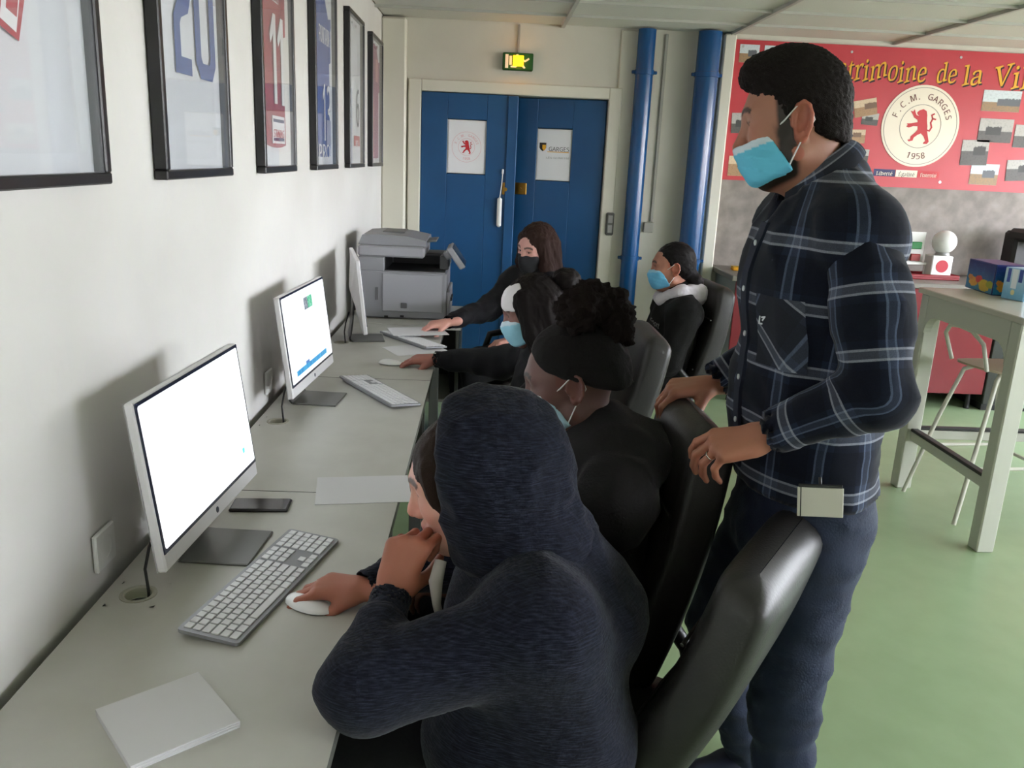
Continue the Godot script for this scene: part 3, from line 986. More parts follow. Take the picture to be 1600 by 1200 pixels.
func stool(at: Vector3, turn: float, label: String) -> void:
	var p := thing("bar_stool", label, "stool", at, deg_to_rad(turn), "bar stools at the high table")
	var m := mat("stool_wire", Color(0.78, 0.77, 0.72), 0.35)
	var b := MB.new()
	# saddle seat
	var f := func(u: float, v: float, top: float) -> Vector3:
		var a := u * TAU
		var r := v
		var sx := 0.20 * r * (1.0 - 0.12 * absf(sin(a)) ** 3)
		var x := cos(a) * sx
		var z := sin(a) * 0.175 * r
		return V(x, 0.755 + top + 0.02 * (x / 0.2) * (x / 0.2) - 0.012 * r * r, z)
	b.grid(func(u: float, v: float) -> Vector3: return f.call(u, v, 0.0), 32, 6, false)
	b.grid(func(u: float, v: float) -> Vector3: return f.call(u, v, -0.022 * (1.0 - 0.55 * v * v)), 32, 6, true)
	b.grid(func(u: float, v: float) -> Vector3: return f.call(u, 1.0, -0.022 * 0.45 * (1.0 - v)), 32, 1, true)
	obj("seat", b, mat("stool_seat", Color(0.62, 0.56, 0.47), 0.5), p)
	for s in [-1, 1]:
		b = MB.new()
		b.tube([V(-0.05, 0.735, s * 0.08), V(-0.10, 0.70, s * 0.12), V(-0.16, 0.45, s * 0.16), V(-0.25, 0.008, s * 0.21)], 0.011, 10)
		obj("leg", b, m, p)
		b = MB.new()
		b.tube([V(0.05, 0.735, s * 0.08), V(0.10, 0.70, s * 0.12), V(0.16, 0.45, s * 0.16), V(0.25, 0.008, s * 0.21)], 0.011, 10)
		obj("leg", b, m, p)
	b = MB.new()
	b.tube([V(-0.195, 0.28, -0.18), V(-0.195, 0.28, 0.18)], 0.009, 8)
	b.tube([V(0.195, 0.28, -0.18), V(0.195, 0.28, 0.18)], 0.009, 8)
	b.tube([V(-0.195, 0.28, -0.18), V(0.195, 0.28, -0.18)], 0.009, 8)
	b.tube([V(-0.195, 0.28, 0.18), V(0.195, 0.28, 0.18)], 0.009, 8)
	obj("footrest", b, m, p)
	# low curved back
	b = MB.new()
	b.tube([V(0.17, 0.75, -0.13), V(0.22, 0.88, -0.14), V(0.245, 0.93, -0.08), V(0.255, 0.94, 0), V(0.245, 0.93, 0.08), V(0.22, 0.88, 0.14), V(0.17, 0.75, 0.13)], 0.010, 10)
	obj("back_rail", b, m, p)

# ------------------------------------------------------------------ framed shirts on the left wall
const FB := 1.53     # lower edge of the frames
const FH := 0.80
func frames() -> void:
	mat("frame_black", Color(0.11, 0.11, 0.12), 0.32)
	mat("mat_board", Color(0.80, 0.81, 0.83), 0.8)
	mat("jersey_white", Color(0.78, 0.79, 0.81), 0.75)
	mat("jersey_red", Color(0.56, 0.09, 0.17), 0.75)
	mat("jersey_blue", Color(0.10, 0.24, 0.55), 0.75)
	mat("jersey_purple", Color(0.52, 0.16, 0.36), 0.75)
	mat("num_blue", Color(0.12, 0.26, 0.52), 0.6)
	mat("num_white", Color(0.85, 0.85, 0.86), 0.6)
	mat("num_red", Color(0.62, 0.07, 0.13), 0.6)
	mat("num_teal", Color(0.03, 0.14, 0.22), 0.6)
	var labels := ["black framed white football shirt with a red outlined number, cut off by the photo's edge", "black framed white football shirt with a blue number 20", "black framed dark red football shirt with a white number 11", "black framed blue football shirt with a white number 13", "black framed white football shirt with a small dark number and red print", "black framed purple and pink football shirt nearest the blue doors"]
	var zs := [-1.18, -2.008, -2.886, -3.746, -4.634, -5.51]
	var w := 0.535
	var mats := [M.jersey_white, M.jersey_white, M.jersey_red, M.jersey_blue, M.jersey_white, M.jersey_purple]
	for k in 6:
		# local x runs along the wall towards the door (-z), y up, z out of the wall
		var p := thing("framed_shirt", labels[k], "framed shirt", Vector3(0.002, FB, zs[k]), PI / 2, "framed football shirts on the left wall")
		p.rotation.y += [0.0, 0.012, 0.028, 0.004, 0.0, 0.0][k]
		var b := MB.new()
		var t := 0.022
		b.box(V(w / 2, t / 2, 0.016), V(w, t, 0.032), 0.003)
		b.box(V(w / 2, FH - t / 2, 0.016), V(w, t, 0.032), 0.003)
		b.box(V(t / 2, FH / 2, 0.016), V(t, FH - 2 * t, 0.032), 0.003)
		b.box(V(w - t / 2, FH / 2, 0.016), V(t, FH - 2 * t, 0.032), 0.003)
		obj("frame", b, M.frame_black, p)
		b = MB.new()
		b.box(V(w / 2, FH / 2, 0.004), V(w - 2 * t, FH - 2 * t, 0.006))
		obj("backing", b, M.mat_board, p)
		shirt(p, mats[k], w, k)
		b = MB.new()
		b.box(V(w / 2, FH / 2, 0.0265), V(w - 2 * t, FH - 2 * t, 0.002))
		obj("glass", b, M.glass, p)

# the visible back of a hung football shirt: body with folded sleeves, softly creased
func shirt(p: Node3D, m: Material, w: float, k: int) -> void:
	var f := FastNoiseLite.new()
	f.seed = 70 + k; f.frequency = 4.0
	var cx := w / 2
	var hw: float = [0.2, 0.205, 0.19, 0.185, 0.2, 0.2][k]
	var yb: float = [0.055, 0.045, 0.085, 0.055, 0.05, 0.05][k]
	var half := func(v: float) -> float:
		var x := hw * (0.97 + 0.05 * (1.0 - v))
		if v > 0.86: x = lerpf(hw, 0.07, (v - 0.86) / 0.14)
		return x
	var depth := func(u: float, v: float) -> float:
		var d := 0.0115 + 0.002 * f.get_noise_2d(u * 0.9 + 0.12 * v, v * 0.25)
		return d - 0.006 * pow(absf(u), 8.0)
	var b := MB.new()
	b.grid(func(u: float, v: float) -> Vector3:
		var s := u * 2.0 - 1.0
		var y := lerpf(yb + 0.014 * s * s * (1.0 if k == 2 else 0.3), FH - 0.05, v)
		return V(cx + s * half.call(v), y, depth.call(s, v)), 24, 24)
	var body := obj("shirt_body", b, m, p)
	for s in [-1.0, 1.0]:
		b = MB.new()
		b.grid(func(u: float, v: float) -> Vector3:
			var x := lerpf(hw * 0.96, hw * 0.70, u)
			var y := lerpf(FH * 0.60, FH - 0.13, v)
			return V(cx + s * (x - 0.012 * u + (0.014 if v > 0.7 else 0.0) * (1.0 - u)), y - u * 0.012, 0.0135 + 0.003 * sin(PI * u) + 0.001 * f.get_noise_2d(u * 2, v)), 8, 10, s > 0)
		obj("sleeve", b, m, p)
	b = MB.new()
	b.tube([V(cx - 0.07, FH - 0.05, 0.011), V(cx - 0.035, FH - 0.065, 0.014), V(cx, FH - 0.07, 0.015), V(cx + 0.035, FH - 0.065, 0.014), V(cx + 0.07, FH - 0.05, 0.011)], 0.006, 8)
	obj("collar", b, m, p)
	var z := 0.0155
	var xf := Transform3D(Basis(), V(cx, 0, z))
	if k == 0:
		# foot of a red number with a white inline; the rest lies above the picture
		b = MB.new()
		b.prism(PackedVector2Array([Vector2(-0.06, 0.248), Vector2(0.0, 0.228), Vector2(0.075, 0.40), Vector2(0.12, 0.56), Vector2(0.12, 0.64), Vector2(-0.14, 0.64), Vector2(-0.14, 0.55), Vector2(0.01, 0.55), Vector2(-0.02, 0.40)]), 0, 0.001, xf)
		obj("number", b, M.num_red, p)
		b = MB.new()
		stroke(b, [Vector2(-0.14, 0.595), Vector2(0.068, 0.595), Vector2(0.028, 0.40), Vector2(-0.028, 0.248)], 0.046, 0.0016, xf)
		obj("number_inline", b, M.num_white, p)
		b = MB.new()
		stroke(b, [Vector2(-0.14, 0.598), Vector2(0.07, 0.598), Vector2(0.032, 0.41), Vector2(-0.016, 0.268)], 0.030, 0.0022, xf)
		obj("number_core", b, M.num_red, p)
	elif k == 1:
		b = MB.new()
		var w_ := 0.040
		stroke(b, [Vector2(-0.11, 0.50), Vector2(-0.11, 0.545), Vector2(-0.095, 0.565), Vector2(-0.035, 0.565), Vector2(-0.02, 0.545), Vector2(-0.02, 0.435), Vector2(-0.035, 0.41), Vector2(-0.085, 0.395), Vector2(-0.105, 0.37), Vector2(-0.105, 0.268), Vector2(-0.01, 0.268)], w_, 0.0012, xf)
		obj("number", b, M.num_blue, p)
		b = MB.new()
		stroke(b, [Vector2(0.108, 0.565), Vector2(0.07, 0.565), Vector2(0.048, 0.54), Vector2(0.048, 0.295), Vector2(0.07, 0.268), Vector2(0.108, 0.268)], w_, 0.0012, xf)
		stroke(b, [Vector2(0.108, 0.268), Vector2(0.145, 0.268), Vector2(0.168, 0.295), Vector2(0.168, 0.54), Vector2(0.145, 0.565), Vector2(0.108, 0.565)], w_, 0.0012, xf)
		obj("number", b, M.num_blue, p)
	elif k == 2:
		for q in [-0.012, 0.11]:
			b = MB.new()
			b.prism(PackedVector2Array([Vector2(q - 0.075, 0.455), Vector2(q - 0.02, 0.53), Vector2(q + 0.018, 0.53), Vector2(q + 0.02, 0.235), Vector2(q - 0.022, 0.235), Vector2(q - 0.022, 0.465), Vector2(q - 0.066, 0.43)]), 0, 0.0012, xf)
			obj("number", b, M.num_white, p)
		letters("name_print", "PELLET", 0.03, M.num_white, p, Transform3D(Basis(), V(cx + 0.01, 0.585, z)), sans, 0.001)
		b = MB.new()
		b.box(V(cx + 0.02, 0.147, z), V(0.20, 0.094, 0.002))
		obj("panel", b, M.num_white, p)
		b = MB.new()
		for q in [0.114, 0.178]: b.box(V(cx + 0.02, q, z + 0.0012), V(0.175, 0.011, 0.001))
		obj("panel_stripes", b, M.navy_print, p)
		letters("panel_lettering", "STRABAG", 0.026, M.num_red, p, Transform3D(Basis(), V(cx + 0.02, 0.134, z + 0.0015)), sans, 0.001, 0.17)
	elif k == 3:
		letters("name_print", "FONTAINE", 0.07, M.num_white, p, Transform3D(Basis(), V(cx + 0.03, 0.575, z)), sans, 0.001, 0.27)
		letters("number", "13", 0.245, M.num_white, p, Transform3D(Basis(), V(cx + 0.055, 0.245, z)), sans, 0.001, 0.19)
		b = MB.new()
		b.box(V(cx + 0.10, 0.165, z), V(0.10, 0.11, 0.0015))
		obj("panel", b, mat("num_grey", Color(0.55, 0.56, 0.66), 0.7), p)
		letters("panel_lettering", "PRO", 0.07, M.num_white, p, Transform3D(Basis(), V(cx - 0.01, 0.075, z)), sans, 0.001, 0.26)
	elif k == 4:
		letters("number", "6", 0.20, M.num_teal, p, Transform3D(Basis(), V(cx + 0.10, 0.32, z)), sans, 0.001, 0.10)
		b = MB.new()
		b.box(V(cx + 0.06, 0.145, z), V(0.2, 0.055, 0.0015))
		obj("panel", b, M.num_red, p)
		letters("panel_lettering", "NOE", 0.036, M.num_white, p, Transform3D(Basis(), V(cx + 0.06, 0.129, z + 0.0012)), sans, 0.001)
	else:
		b = MB.new()
		b.prism(PackedVector2Array([Vector2(-0.15, 0.06), Vector2(-0.09, 0.06), Vector2(-0.09, 0.44), Vector2(-0.15, 0.46)]), 0, 0.001, xf)
		obj("stripe", b, mat("num_pink", Color(0.70, 0.42, 0.46), 0.7), p)
		b = MB.new()
		b.box(V(cx + 0.04, 0.60, z), V(0.12, 0.14, 0.001))
		obj("panel", b, M.num_pink, p)

# ------------------------------------------------------------------ desks, computers, printer
const DT := 0.73
const DXA := 0.026
const DXB := 0.563
func desks() -> void:
	var m := mat("desk_top", Color(1, 1, 1), 0.42)
	triplanar(m, 1.2, noise_tex(0.02, 51, Color(0.70, 0.695, 0.665), Color(0.735, 0.73, 0.70), 256, 4), bump_tex(0.12, 52, 1.0, 256), 0.04)
	mat("desk_edge", Color(0.32, 0.32, 0.30), 0.5)
	mat("desk_leg", Color(0.34, 0.345, 0.33), 0.4, 0.3)
	var labels := ["white office desk nearest the camera with the large blank-screen computer", "middle white office desk carrying the second computer", "third white office desk with papers before the printer"]
	var zr := [[-0.55, -2.098], [-2.102, -3.298], [-3.302, -4.44]]
	var holes := [-1.545, -2.70, -3.95]
	for k in 3:
		desk(labels[k], zr[k][0], zr[k][1], holes[k])
	# printer stand
	var p := thing("printer_stand", "low white stand under the grey printer", "stand", V(0.02, 0, -4.46))
	var b := MB.new()
	b.box(V(0.315, DT - 0.0125, -0.32), V(0.63, 0.025, 0.64), 0.003)
	obj("top", b, M.desk_top, p)
	b = MB.new()
	b.box(V(0.02, 0.352, -0.32), V(0.02, 0.704, 0.6), 0.002)
	b.box(V(0.61, 0.352, -0.32), V(0.02, 0.704, 0.6), 0.002)
	b.box(V(0.315, 0.42, -0.61), V(0.57, 0.56, 0.02), 0.002)
	obj("side_panel", b, M.desk_leg, p)
	b = MB.new()
	b.box(V(0.315, 0.30, -0.31), V(0.57, 0.02, 0.56), 0.002)
	obj("shelf", b, M.desk_top, p)
	computer(V(0.190, DT, -1.765), 3.6, -7.2, "large white all-in-one computer with a glowing blank screen on the nearest desk", 0)
	computer(V(0.165, DT, -2.98), 4.0, -7.0, "white all-in-one computer showing a small picture and blue taskbar on the middle desk", 1)
	computer(V(0.185, DT, -4.06), -12.0, -6.0, "white all-in-one computer seen edge-on beside the printer", 2)
	keyboard(V(0.339, DT, -1.598), -13.6, 0.455, "aluminium keyboard with white keys before the nearest screen", 0)
	keyboard(V(0.378, DT, -3.10), 33.0, 0.46, "aluminium keyboard lying askew on the middle desk", 1)
	keyboard(V(0.425, DT, -4.04), 38.0, 0.42, "white keyboard half under the papers on the third desk", 2)
	mouse(V(0.443, DT, -1.512), 62.0, "white mouse under the hooded student's hand")
	mouse(V(0.375, DT, -3.55), 80.0, "white mouse under the hand of the student with the white headband")
	# phone, papers
	var ph := thing("phone", "dark smartphone lying on the nearest desk behind the keyboard", "phone", V(0.222, DT, -1.995), deg_to_rad(3.0))
	b = MB.new()
	b.box(V(0, 0.0045, 0), V(0.145, 0.008, 0.072), 0.003)
	obj("case", b, mat("phone_case", Color(0.12, 0.10, 0.11), 0.4), ph)
	b = MB.new()
	b.box(V(0, 0.0088, 0), V(0.136, 0.001, 0.066))
	obj("screen", b, mat("phone_screen", Color(0.10, 0.085, 0.095), 0.12), ph)
	note("notepad", "square white notepad at the near end of the desk", V(0.295, DT, -1.155), 0.165, 0.165, 0.012, 40.0)
	note("paper", "blank white sheet on the seam between the first and second desks", V(0.462, DT, -2.13), 0.25, 0.19, 0.0012, 9.0)
	note("paper", "white sheets under the far student's hand before the printer", V(0.44, DT + 0.022, -4.17), 0.28, 0.20, 0.003, 16.0)
	note("paper", "loose white sheet on the edge of the third desk", V(0.455, DT, -3.86), 0.26, 0.19, 0.0012, 30.0)
	printer()
	# wall sockets behind the screens
	for q in [[-1.60, "white wall socket behind the nearest screen"], [-2.93, "white wall socket behind the second screen"]]:
		var s := thing("wall_socket", q[1], "socket", V(0.0, 0.805, q[0]), PI / 2)
		b = MB.new()
		b.box(V(0, 0, 0.008), V(0.085, 0.082, 0.010), 0.003)
		obj("plate", b, M.white_plastic, s)
		for e in [0]:
			b = MB.new()
			b.lathe([Vector2(0.03, 0), Vector2(0.028, 0.004), Vector2(0.022, 0.004), Vector2(0.021, 0.001), Vector2(0, 0.001)], 20, Transform3D(Basis(V(1, 0, 0), V(0, 0, 1), V(0, -1, 0)), V(0, 0, 0.0095)))
			obj("outlet", b, M.white_plastic, s)

func desk(label: String, z0: float, z1: float, hole: float) -> void:
	var p := thing("desk", label, "desk", V(DXA, 0, z0))
	var b := MB.new()
	# top with a round cable hole near the wall, in the desk's own coordinates
	var L := z0 - z1
	var hr := 0.031
	var hx := 0.094 - DXA
	var hz := hole - z0
	var W := DXB - DXA
	# frame of quads around the hole
	var n := 28
	for q in [[DT, true], [DT - 0.025, false]]:
		var y: float = q[0]
		var up: bool = q[1]
		var sq := 0.05
		var rects := [[0.0, hx - sq, -L, 0.0], [hx + sq, W, -L, 0.0], [hx - sq, hx + sq, -L, hz - sq], [hx - sq, hx + sq, hz + sq, 0.0]]
		for r in rects:
			var a := V(r[0], y, r[3]); var c := V(r[1], y, r[3]); var d := V(r[1], y, r[2]); var e := V(r[0], y, r[2])
			if up: b.quad(a, c, d, e)
			else: b.quad(a, e, d, c)
		for k in n:
			var t0 := TAU * k / n
			var t1 := TAU * (k + 1) / n
			var P := func(t: float, out: bool) -> Vector3:
				var s := sq / maxf(absf(cos(t)), absf(sin(t))) if out else hr
				return V(hx + cos(t) * s, y, hz - sin(t) * s)
			if up: b.quad(P.call(t0, false), P.call(t0, true), P.call(t1, true), P.call(t1, false))
			else: b.quad(P.call(t0, false), P.call(t1, false), P.call(t1, true), P.call(t0, true))
	for k in n:
		var t0 := TAU * k / n
		var t1 := TAU * (k + 1) / n
		var A := V(hx + cos(t0) * hr, DT, hz - sin(t0) * hr)
		var B := V(hx + cos(t1) * hr, DT, hz - sin(t1) * hr)
		b.quad(A, B, B - V(0, 0.025, 0), A - V(0, 0.025, 0))
	obj("tabletop", b, M.desk_top, p)
	b = MB.new()
	b.quad(V(W, DT - 0.025, 0), V(W, DT - 0.025, -L), V(W, DT, -L), V(W, DT, 0))
	b.quad(V(0, DT - 0.025, -L), V(0, DT - 0.025, 0), V(0, DT, 0), V(0, DT, -L))
	b.quad(V(0, DT - 0.025, 0), V(W, DT - 0.025, 0), V(W, DT, 0), V(0, DT, 0))
	b.quad(V(W, DT - 0.025, -L), V(0, DT - 0.025, -L), V(0, DT, -L), V(W, DT, -L))
	obj("edge_band", b, M.desk_edge, p)
	# grommet lip
	b = MB.new()
	b.lathe([Vector2(hr - 0.004, -0.02), Vector2(hr + 0.005, 0.0), Vector2(hr + 0.005, 0.0015), Vector2(hr - 0.002, 0.0022), Vector2(hr - 0.005, 0.0), Vector2(hr - 0.005, -0.02)], 28, xf_at(V(hx, DT, hz)))
	obj("grommet", b, mat("grommet", Color(0.62, 0.61, 0.55), 0.5), p)
	for zz in [-0.05, -L + 0.05]:
		for xx in [0.04, W - 0.05]:
			b = MB.new()
			b.box(V(xx, (DT - 0.025) / 2, zz), V(0.05, DT - 0.025, 0.03), 0.004)
			obj("leg", b, M.desk_leg, p)
	b = MB.new()
	b.box(V(0.04, 0.50, -L / 2), V(0.018, 0.40, L - 0.16), 0.002)
	b.box(V(W - 0.06, DT - 0.05, -L / 2), V(0.03, 0.05, L - 0.16), 0.003)
	for zz in [-0.05, -L + 0.05]: b.box(V(W / 2, DT - 0.045, zz), V(W - 0.14, 0.04, 0.03), 0.003)
	obj("under_frame", b, M.desk_leg, p)
	# cable from the hole up to the computer
	var c := thing("cable", ["black cable rising out of the nearest desk's cable hole", "black cable at the second screen's cable hole", "black cable hanging behind the third screen"][0 if z0 > -1 else (1 if z0 > -3 else 2)], "cable", V(DXA, 0, z0), 0.0, "computer cables")
	b = MB.new()
	b.tube([V(hx + 0.012, DT - 0.12, hz - 0.008), V(hx + 0.016, DT, hz - 0.012), V(hx + 0.012, DT + 0.05, hz - 0.012), V(hx + 0.016, DT + 0.09, hz - 0.03), V(hx + 0.02, DT + 0.13, hz - 0.10)], 0.0032, 8)
	obj("lead", b, M.black, c)

# all-in-one computer; local z is the facing side, turned to look along +x
func computer(at: Vector3, yaw: float, tilt: float, label: String, kind: int) -> void:
	var p := thing("computer", label, "computer", at, PI / 2 + deg_to_rad(-yaw), "white all-in-one computers on the desks")
	var W := 0.536
	var GH := 0.308
	var chin := 0.036
	var y0 := 0.074       # lower edge above the desk
	var T := Transform3D(Basis(Vector3.RIGHT, deg_to_rad(tilt)), V(0, y0, 0.0))
	var b := MB.new()
	# bulging back shell
	var hh := GH + chin
	b.grid(func(u: float, v: float) -> Vector3:
		var x := (u - 0.5) * W
		var y := v * hh
		var e := minf(minf(u, 1.0 - u) * W, minf(v, 1.0 - v) * hh)
		var d := 0.020 + 0.030 * smoothstep(0.0, 0.20, e)
		return T * V(x, y, -d), 26, 20, true)
	b.box(V(0, hh / 2, -0.010), V(W, hh, 0.0205), 0.004, T)
	obj("shell", b, mat("shell_white", Color(0.86, 0.855, 0.86), 0.3), p)
	b = MB.new()
	b.box(V(0, chin + GH / 2 - 0.001, 0.0005), V(W - 0.006, GH - 0.002, 0.003), 0.001, T)
	obj("bezel", b, mat("bezel", Color(0.13, 0.15, 0.24), 0.2), p)
	b = MB.new()
	var sw := W - 0.020
	var sh := GH - 0.018
	b.prism(rounded(sw, sh, 0.006), 0.0021, 0.0026, T * xf_at(V(0, chin + GH / 2, 0)))
	var sm := mat("screen_%d" % kind, Color(0.1, 0.1, 0.1), 0.25)
	sm.emission_enabled = true
	sm.emission_energy_multiplier = [0.75, 0.68, 0.5][kind]
	sm.emission = Color(0.97, 0.985, 1.0)
	sm.emission_texture = screen_tex(kind)
	sm.emission_operator = BaseMaterial3D.EMISSION_OP_MULTIPLY
	obj("screen", b, sm, p)
	# chin badge
	b = MB.new()
	b.prism(disc_poly(0.007, 16), 0.0004, 0.0012, T * xf_at(V(0, chin * 0.5, 0)))
	obj("badge", b, mat("badge", Color(0.22, 0.24, 0.32), 0.4), p)
	# sheet-metal foot
	b = MB.new()
	var pts := [Vector2(-0.052, 0.20), Vector2(-0.056, 0.12), Vector2(-0.064, 0.05), Vector2(-0.072, 0.016), Vector2(-0.062, 0.004), Vector2(-0.03, 0.002), Vector2(0.09, 0.002)]
	for i in pts.size() - 1:
		var q0: Vector2 = pts[i]
		var q1: Vector2 = pts[i + 1]
		var nn := Vector2(-(q1 - q0).y, (q1 - q0).x).normalized() * 0.003
		for s in [1.0, -1.0]:
			var a := V(-0.085, q0.y + nn.y * s, q0.x + nn.x * s)
			var c := V(0.085, q0.y + nn.y * s, q0.x + nn.x * s)
			var d := V(0.085, q1.y + nn.y * s, q1.x + nn.x * s)
			var e := V(-0.085, q1.y + nn.y * s, q1.x + nn.x * s)
			if s > 0: b.quad(a, e, d, c)
			else: b.quad(a, c, d, e)
	b.box(V(0, 0.0032, 0.02), V(0.172, 0.006, 0.15), 0.002)
	obj("foot", b, mat("foot_grey", Color(0.42, 0.42, 0.41), 0.4, 0.3), p)
	# light of the screen's own glow
	var l := AreaLight3D.new()
	l.name = "screen_light"
	l.area_size = Vector2(sw, sh)
	l.area_normalize_energy = false
	l.light_energy = 0.06
	l.light_color = Color(0.93, 0.97, 1.0)
	l.area_range = 8.0
	l.area_attenuation = 2.0
	l.shadow_enabled = true
	p.add_child(l)
	l.transform = T * xf_at(V(0, chin + GH / 2, 0.012)) * Transform3D(Basis(Vector3.UP, PI), Vector3.ZERO)

func rounded(w: float, h: float, r: float) -> PackedVector2Array:
	var a := PackedVector2Array()
	for c in [[1, 1, 0.0], [-1, 1, PI / 2], [-1, -1, PI], [1, -1, PI * 1.5]]:
		for k in 5:
			var t: float = c[2] + PI / 2 * k / 4.0
			a.append(Vector2(c[0] * (w / 2 - r) + cos(t) * r, c[1] * (h / 2 - r) + sin(t) * r))
	return a

func screen_tex(kind: int) -> ImageTexture:
	var im := Image.create(256, 144, false, Image.FORMAT_RGB8)
	im.fill(Color(1, 1, 1))
	if kind == 0:
		im.fill_rect(Rect2i(223, 119, 6, 6), Color(0.25, 0.78, 0.78))
	elif kind == 1:
		var r := RandomNumberGenerator.new()
		r.seed = 3
		for y in range(16, 36, 3):
			for x in range(118, 168, 4):
				var g: Color = Color(0.35, 0.38, 0.42) if x < 142 else Color(0.25, 0.62, 0.45)
				im.fill_rect(Rect2i(x, y, 4, 3), g.lightened(r.randf() * 0.4))
		for x in range(28, 214, 5):
			im.fill_rect(Rect2i(x, 127, 5, 9), Color(0.12, 0.47, 0.68).lerp(Color(0.35, 0.66, 0.78), r.randf() * 0.8))
		im.fill_rect(Rect2i(84, 122, 22, 5), Color(0.30, 0.45, 0.66))
		for x in range(110, 190, 9): im.fill_rect(Rect2i(x, 116, 6, 3), Color(0.80, 0.86, 0.89))
	return ImageTexture.create_from_image(im)

func keyboard(at: Vector3, turn: float, L: float, label: String, kind: int) -> void:
	# local x along the desk edge, keys up, +z towards the user
	var p := thing("keyboard", label, "keyboard", at, PI / 2 + deg_to_rad(turn), "keyboards on the desks")
	var D := 0.125
	var b := MB.new()
	var T := Transform3D(Basis(Vector3.RIGHT, deg_to_rad(4.5)), V(0, 0.0105, 0))
	b.prism(rounded(L, D, 0.008), -0.004, 0.003, T * Transform3D(Basis(V(1, 0, 0), V(0, 0, -1), V(0, 1, 0)), Vector3.ZERO))
	obj("deck", b, mat("aluminium", Color(0.58, 0.585, 0.60), 0.42, 0.35), p)
	b = MB.new()
	b.tube([V(-L / 2 + 0.03, 0.0085, -D / 2 + 0.012), V(L / 2 - 0.03, 0.0085, -D / 2 + 0.012)], 0.008, 10)
	obj("rear_foot", b, M.aluminium, p)
	var key := MB.new()
	key.box(V(0, 0, 0), V(1, 1, 1), 0.0)
	var km := mat("key_white", Color(0.86, 0.86, 0.87), 0.45)
	# rows of [width in key units]; 0 marks a gap
	var rows := [[1, 1, 1, 1, 1, 1, 1, 1, 1, 1, 1, 1, 1, 1, -0.3, 1, 1, 1, -0.3, 1, 1, 1, 1], [1, 1, 1, 1, 1, 1, 1, 1, 1, 1, 1, 1, 1, 1.5, -0.3, 1, 1, 1, -0.3, 1, 1, 1, 1], [1.5, 1, 1, 1, 1, 1, 1, 1, 1, 1, 1, 1, 1, 1, -0.3, 1, 1, 1, -0.3, 1, 1, 1, 1], [1.75, 1, 1, 1, 1, 1, 1, 1, 1, 1, 1, 1, 1.75, -0.3, -3, -0.3, 1, 1, 1, 1], [1.2, 1, 1, 1, 1, 1, 1, 1, 1, 1, 1, 1, 2.3, -0.3, -1, 1, -1, -0.3, 1, 1, 1, 1], [1.3, 1.2, 1.3, 6.2, 1.3, 1.2, 1.0, 1.0, -0.3, 1, 1, 1, -0.3, 2.1, 1, 1]]
	var unit := (L - 0.016) / 22.1
	var pitch := (D - 0.014) / 6.0
	for r in 6:
		var tot := 0.0
		for q in rows[r]: tot += absf(q)
		var sc := 22.1 / tot
		var x := -L / 2 + 0.008
		for q in rows[r]:
			var w := absf(q) * unit * sc
			if q > 0:
				var k := MB.new()
				k.box(V(0, 0, 0), V(w - 0.0035, 0.0028, pitch - 0.0035), 0.0008)
				var o := obj("key", k, km, p)
				o.transform = T * xf_at(V(x + w / 2, 0.0042, -D / 2 + 0.007 + pitch * (r + 0.5)))
			x += w

func mouse(at: Vector3, turn: float, label: String) -> void:
	var p := thing("mouse", label, "computer mouse", at, deg_to_rad(turn))
	var b := MB.new()
	b.grid(func(u: float, v: float) -> Vector3:
		var a := u * TAU
		var r := sin(v * PI / 2)
		return V(cos(a) * 0.028 * r, 0.004 + 0.020 * pow(maxf(0.0, 1.0 - r * r), 0.5) * (1.0 - 0.2 * sin(a) * r), sin(a) * 0.056 * r), 24, 8, false)
	obj("cover", b, mat("mouse_white", Color(0.90, 0.90, 0.90), 0.2), p)
	b = MB.new()
	b.lathe([Vector2(0, 0.0005), Vector2(0.9, 0.0005), Vector2(1.0, 0.004)], 24, Transform3D(Basis.from_scale(V(0.028, 1, 0.056)), Vector3.ZERO))
	obj("base", b, M.aluminium, p)

func note(called: String, label: String, at: Vector3, w: float, d: float, h: float, turn: float) -> void:
	var b := MB.new()
	b.box(V(0, h / 2, 0), V(w, h, d), 0.0 if h < 0.002 else 0.001)
	if h > 0.005:
		for k in 5: b.box(V(0.001 * (k % 2), h * (k + 0.5) / 5.0, 0.001 * ((k + 1) % 2)), V(w, h / 6.0, d), 0.0002)
	var o := obj(called, b, mat("sheet_white", Color(0.80, 0.795, 0.80), 0.7))
	o.position = at
	o.rotation.y = deg_to_rad(turn)
	tag(o, label, "paper")

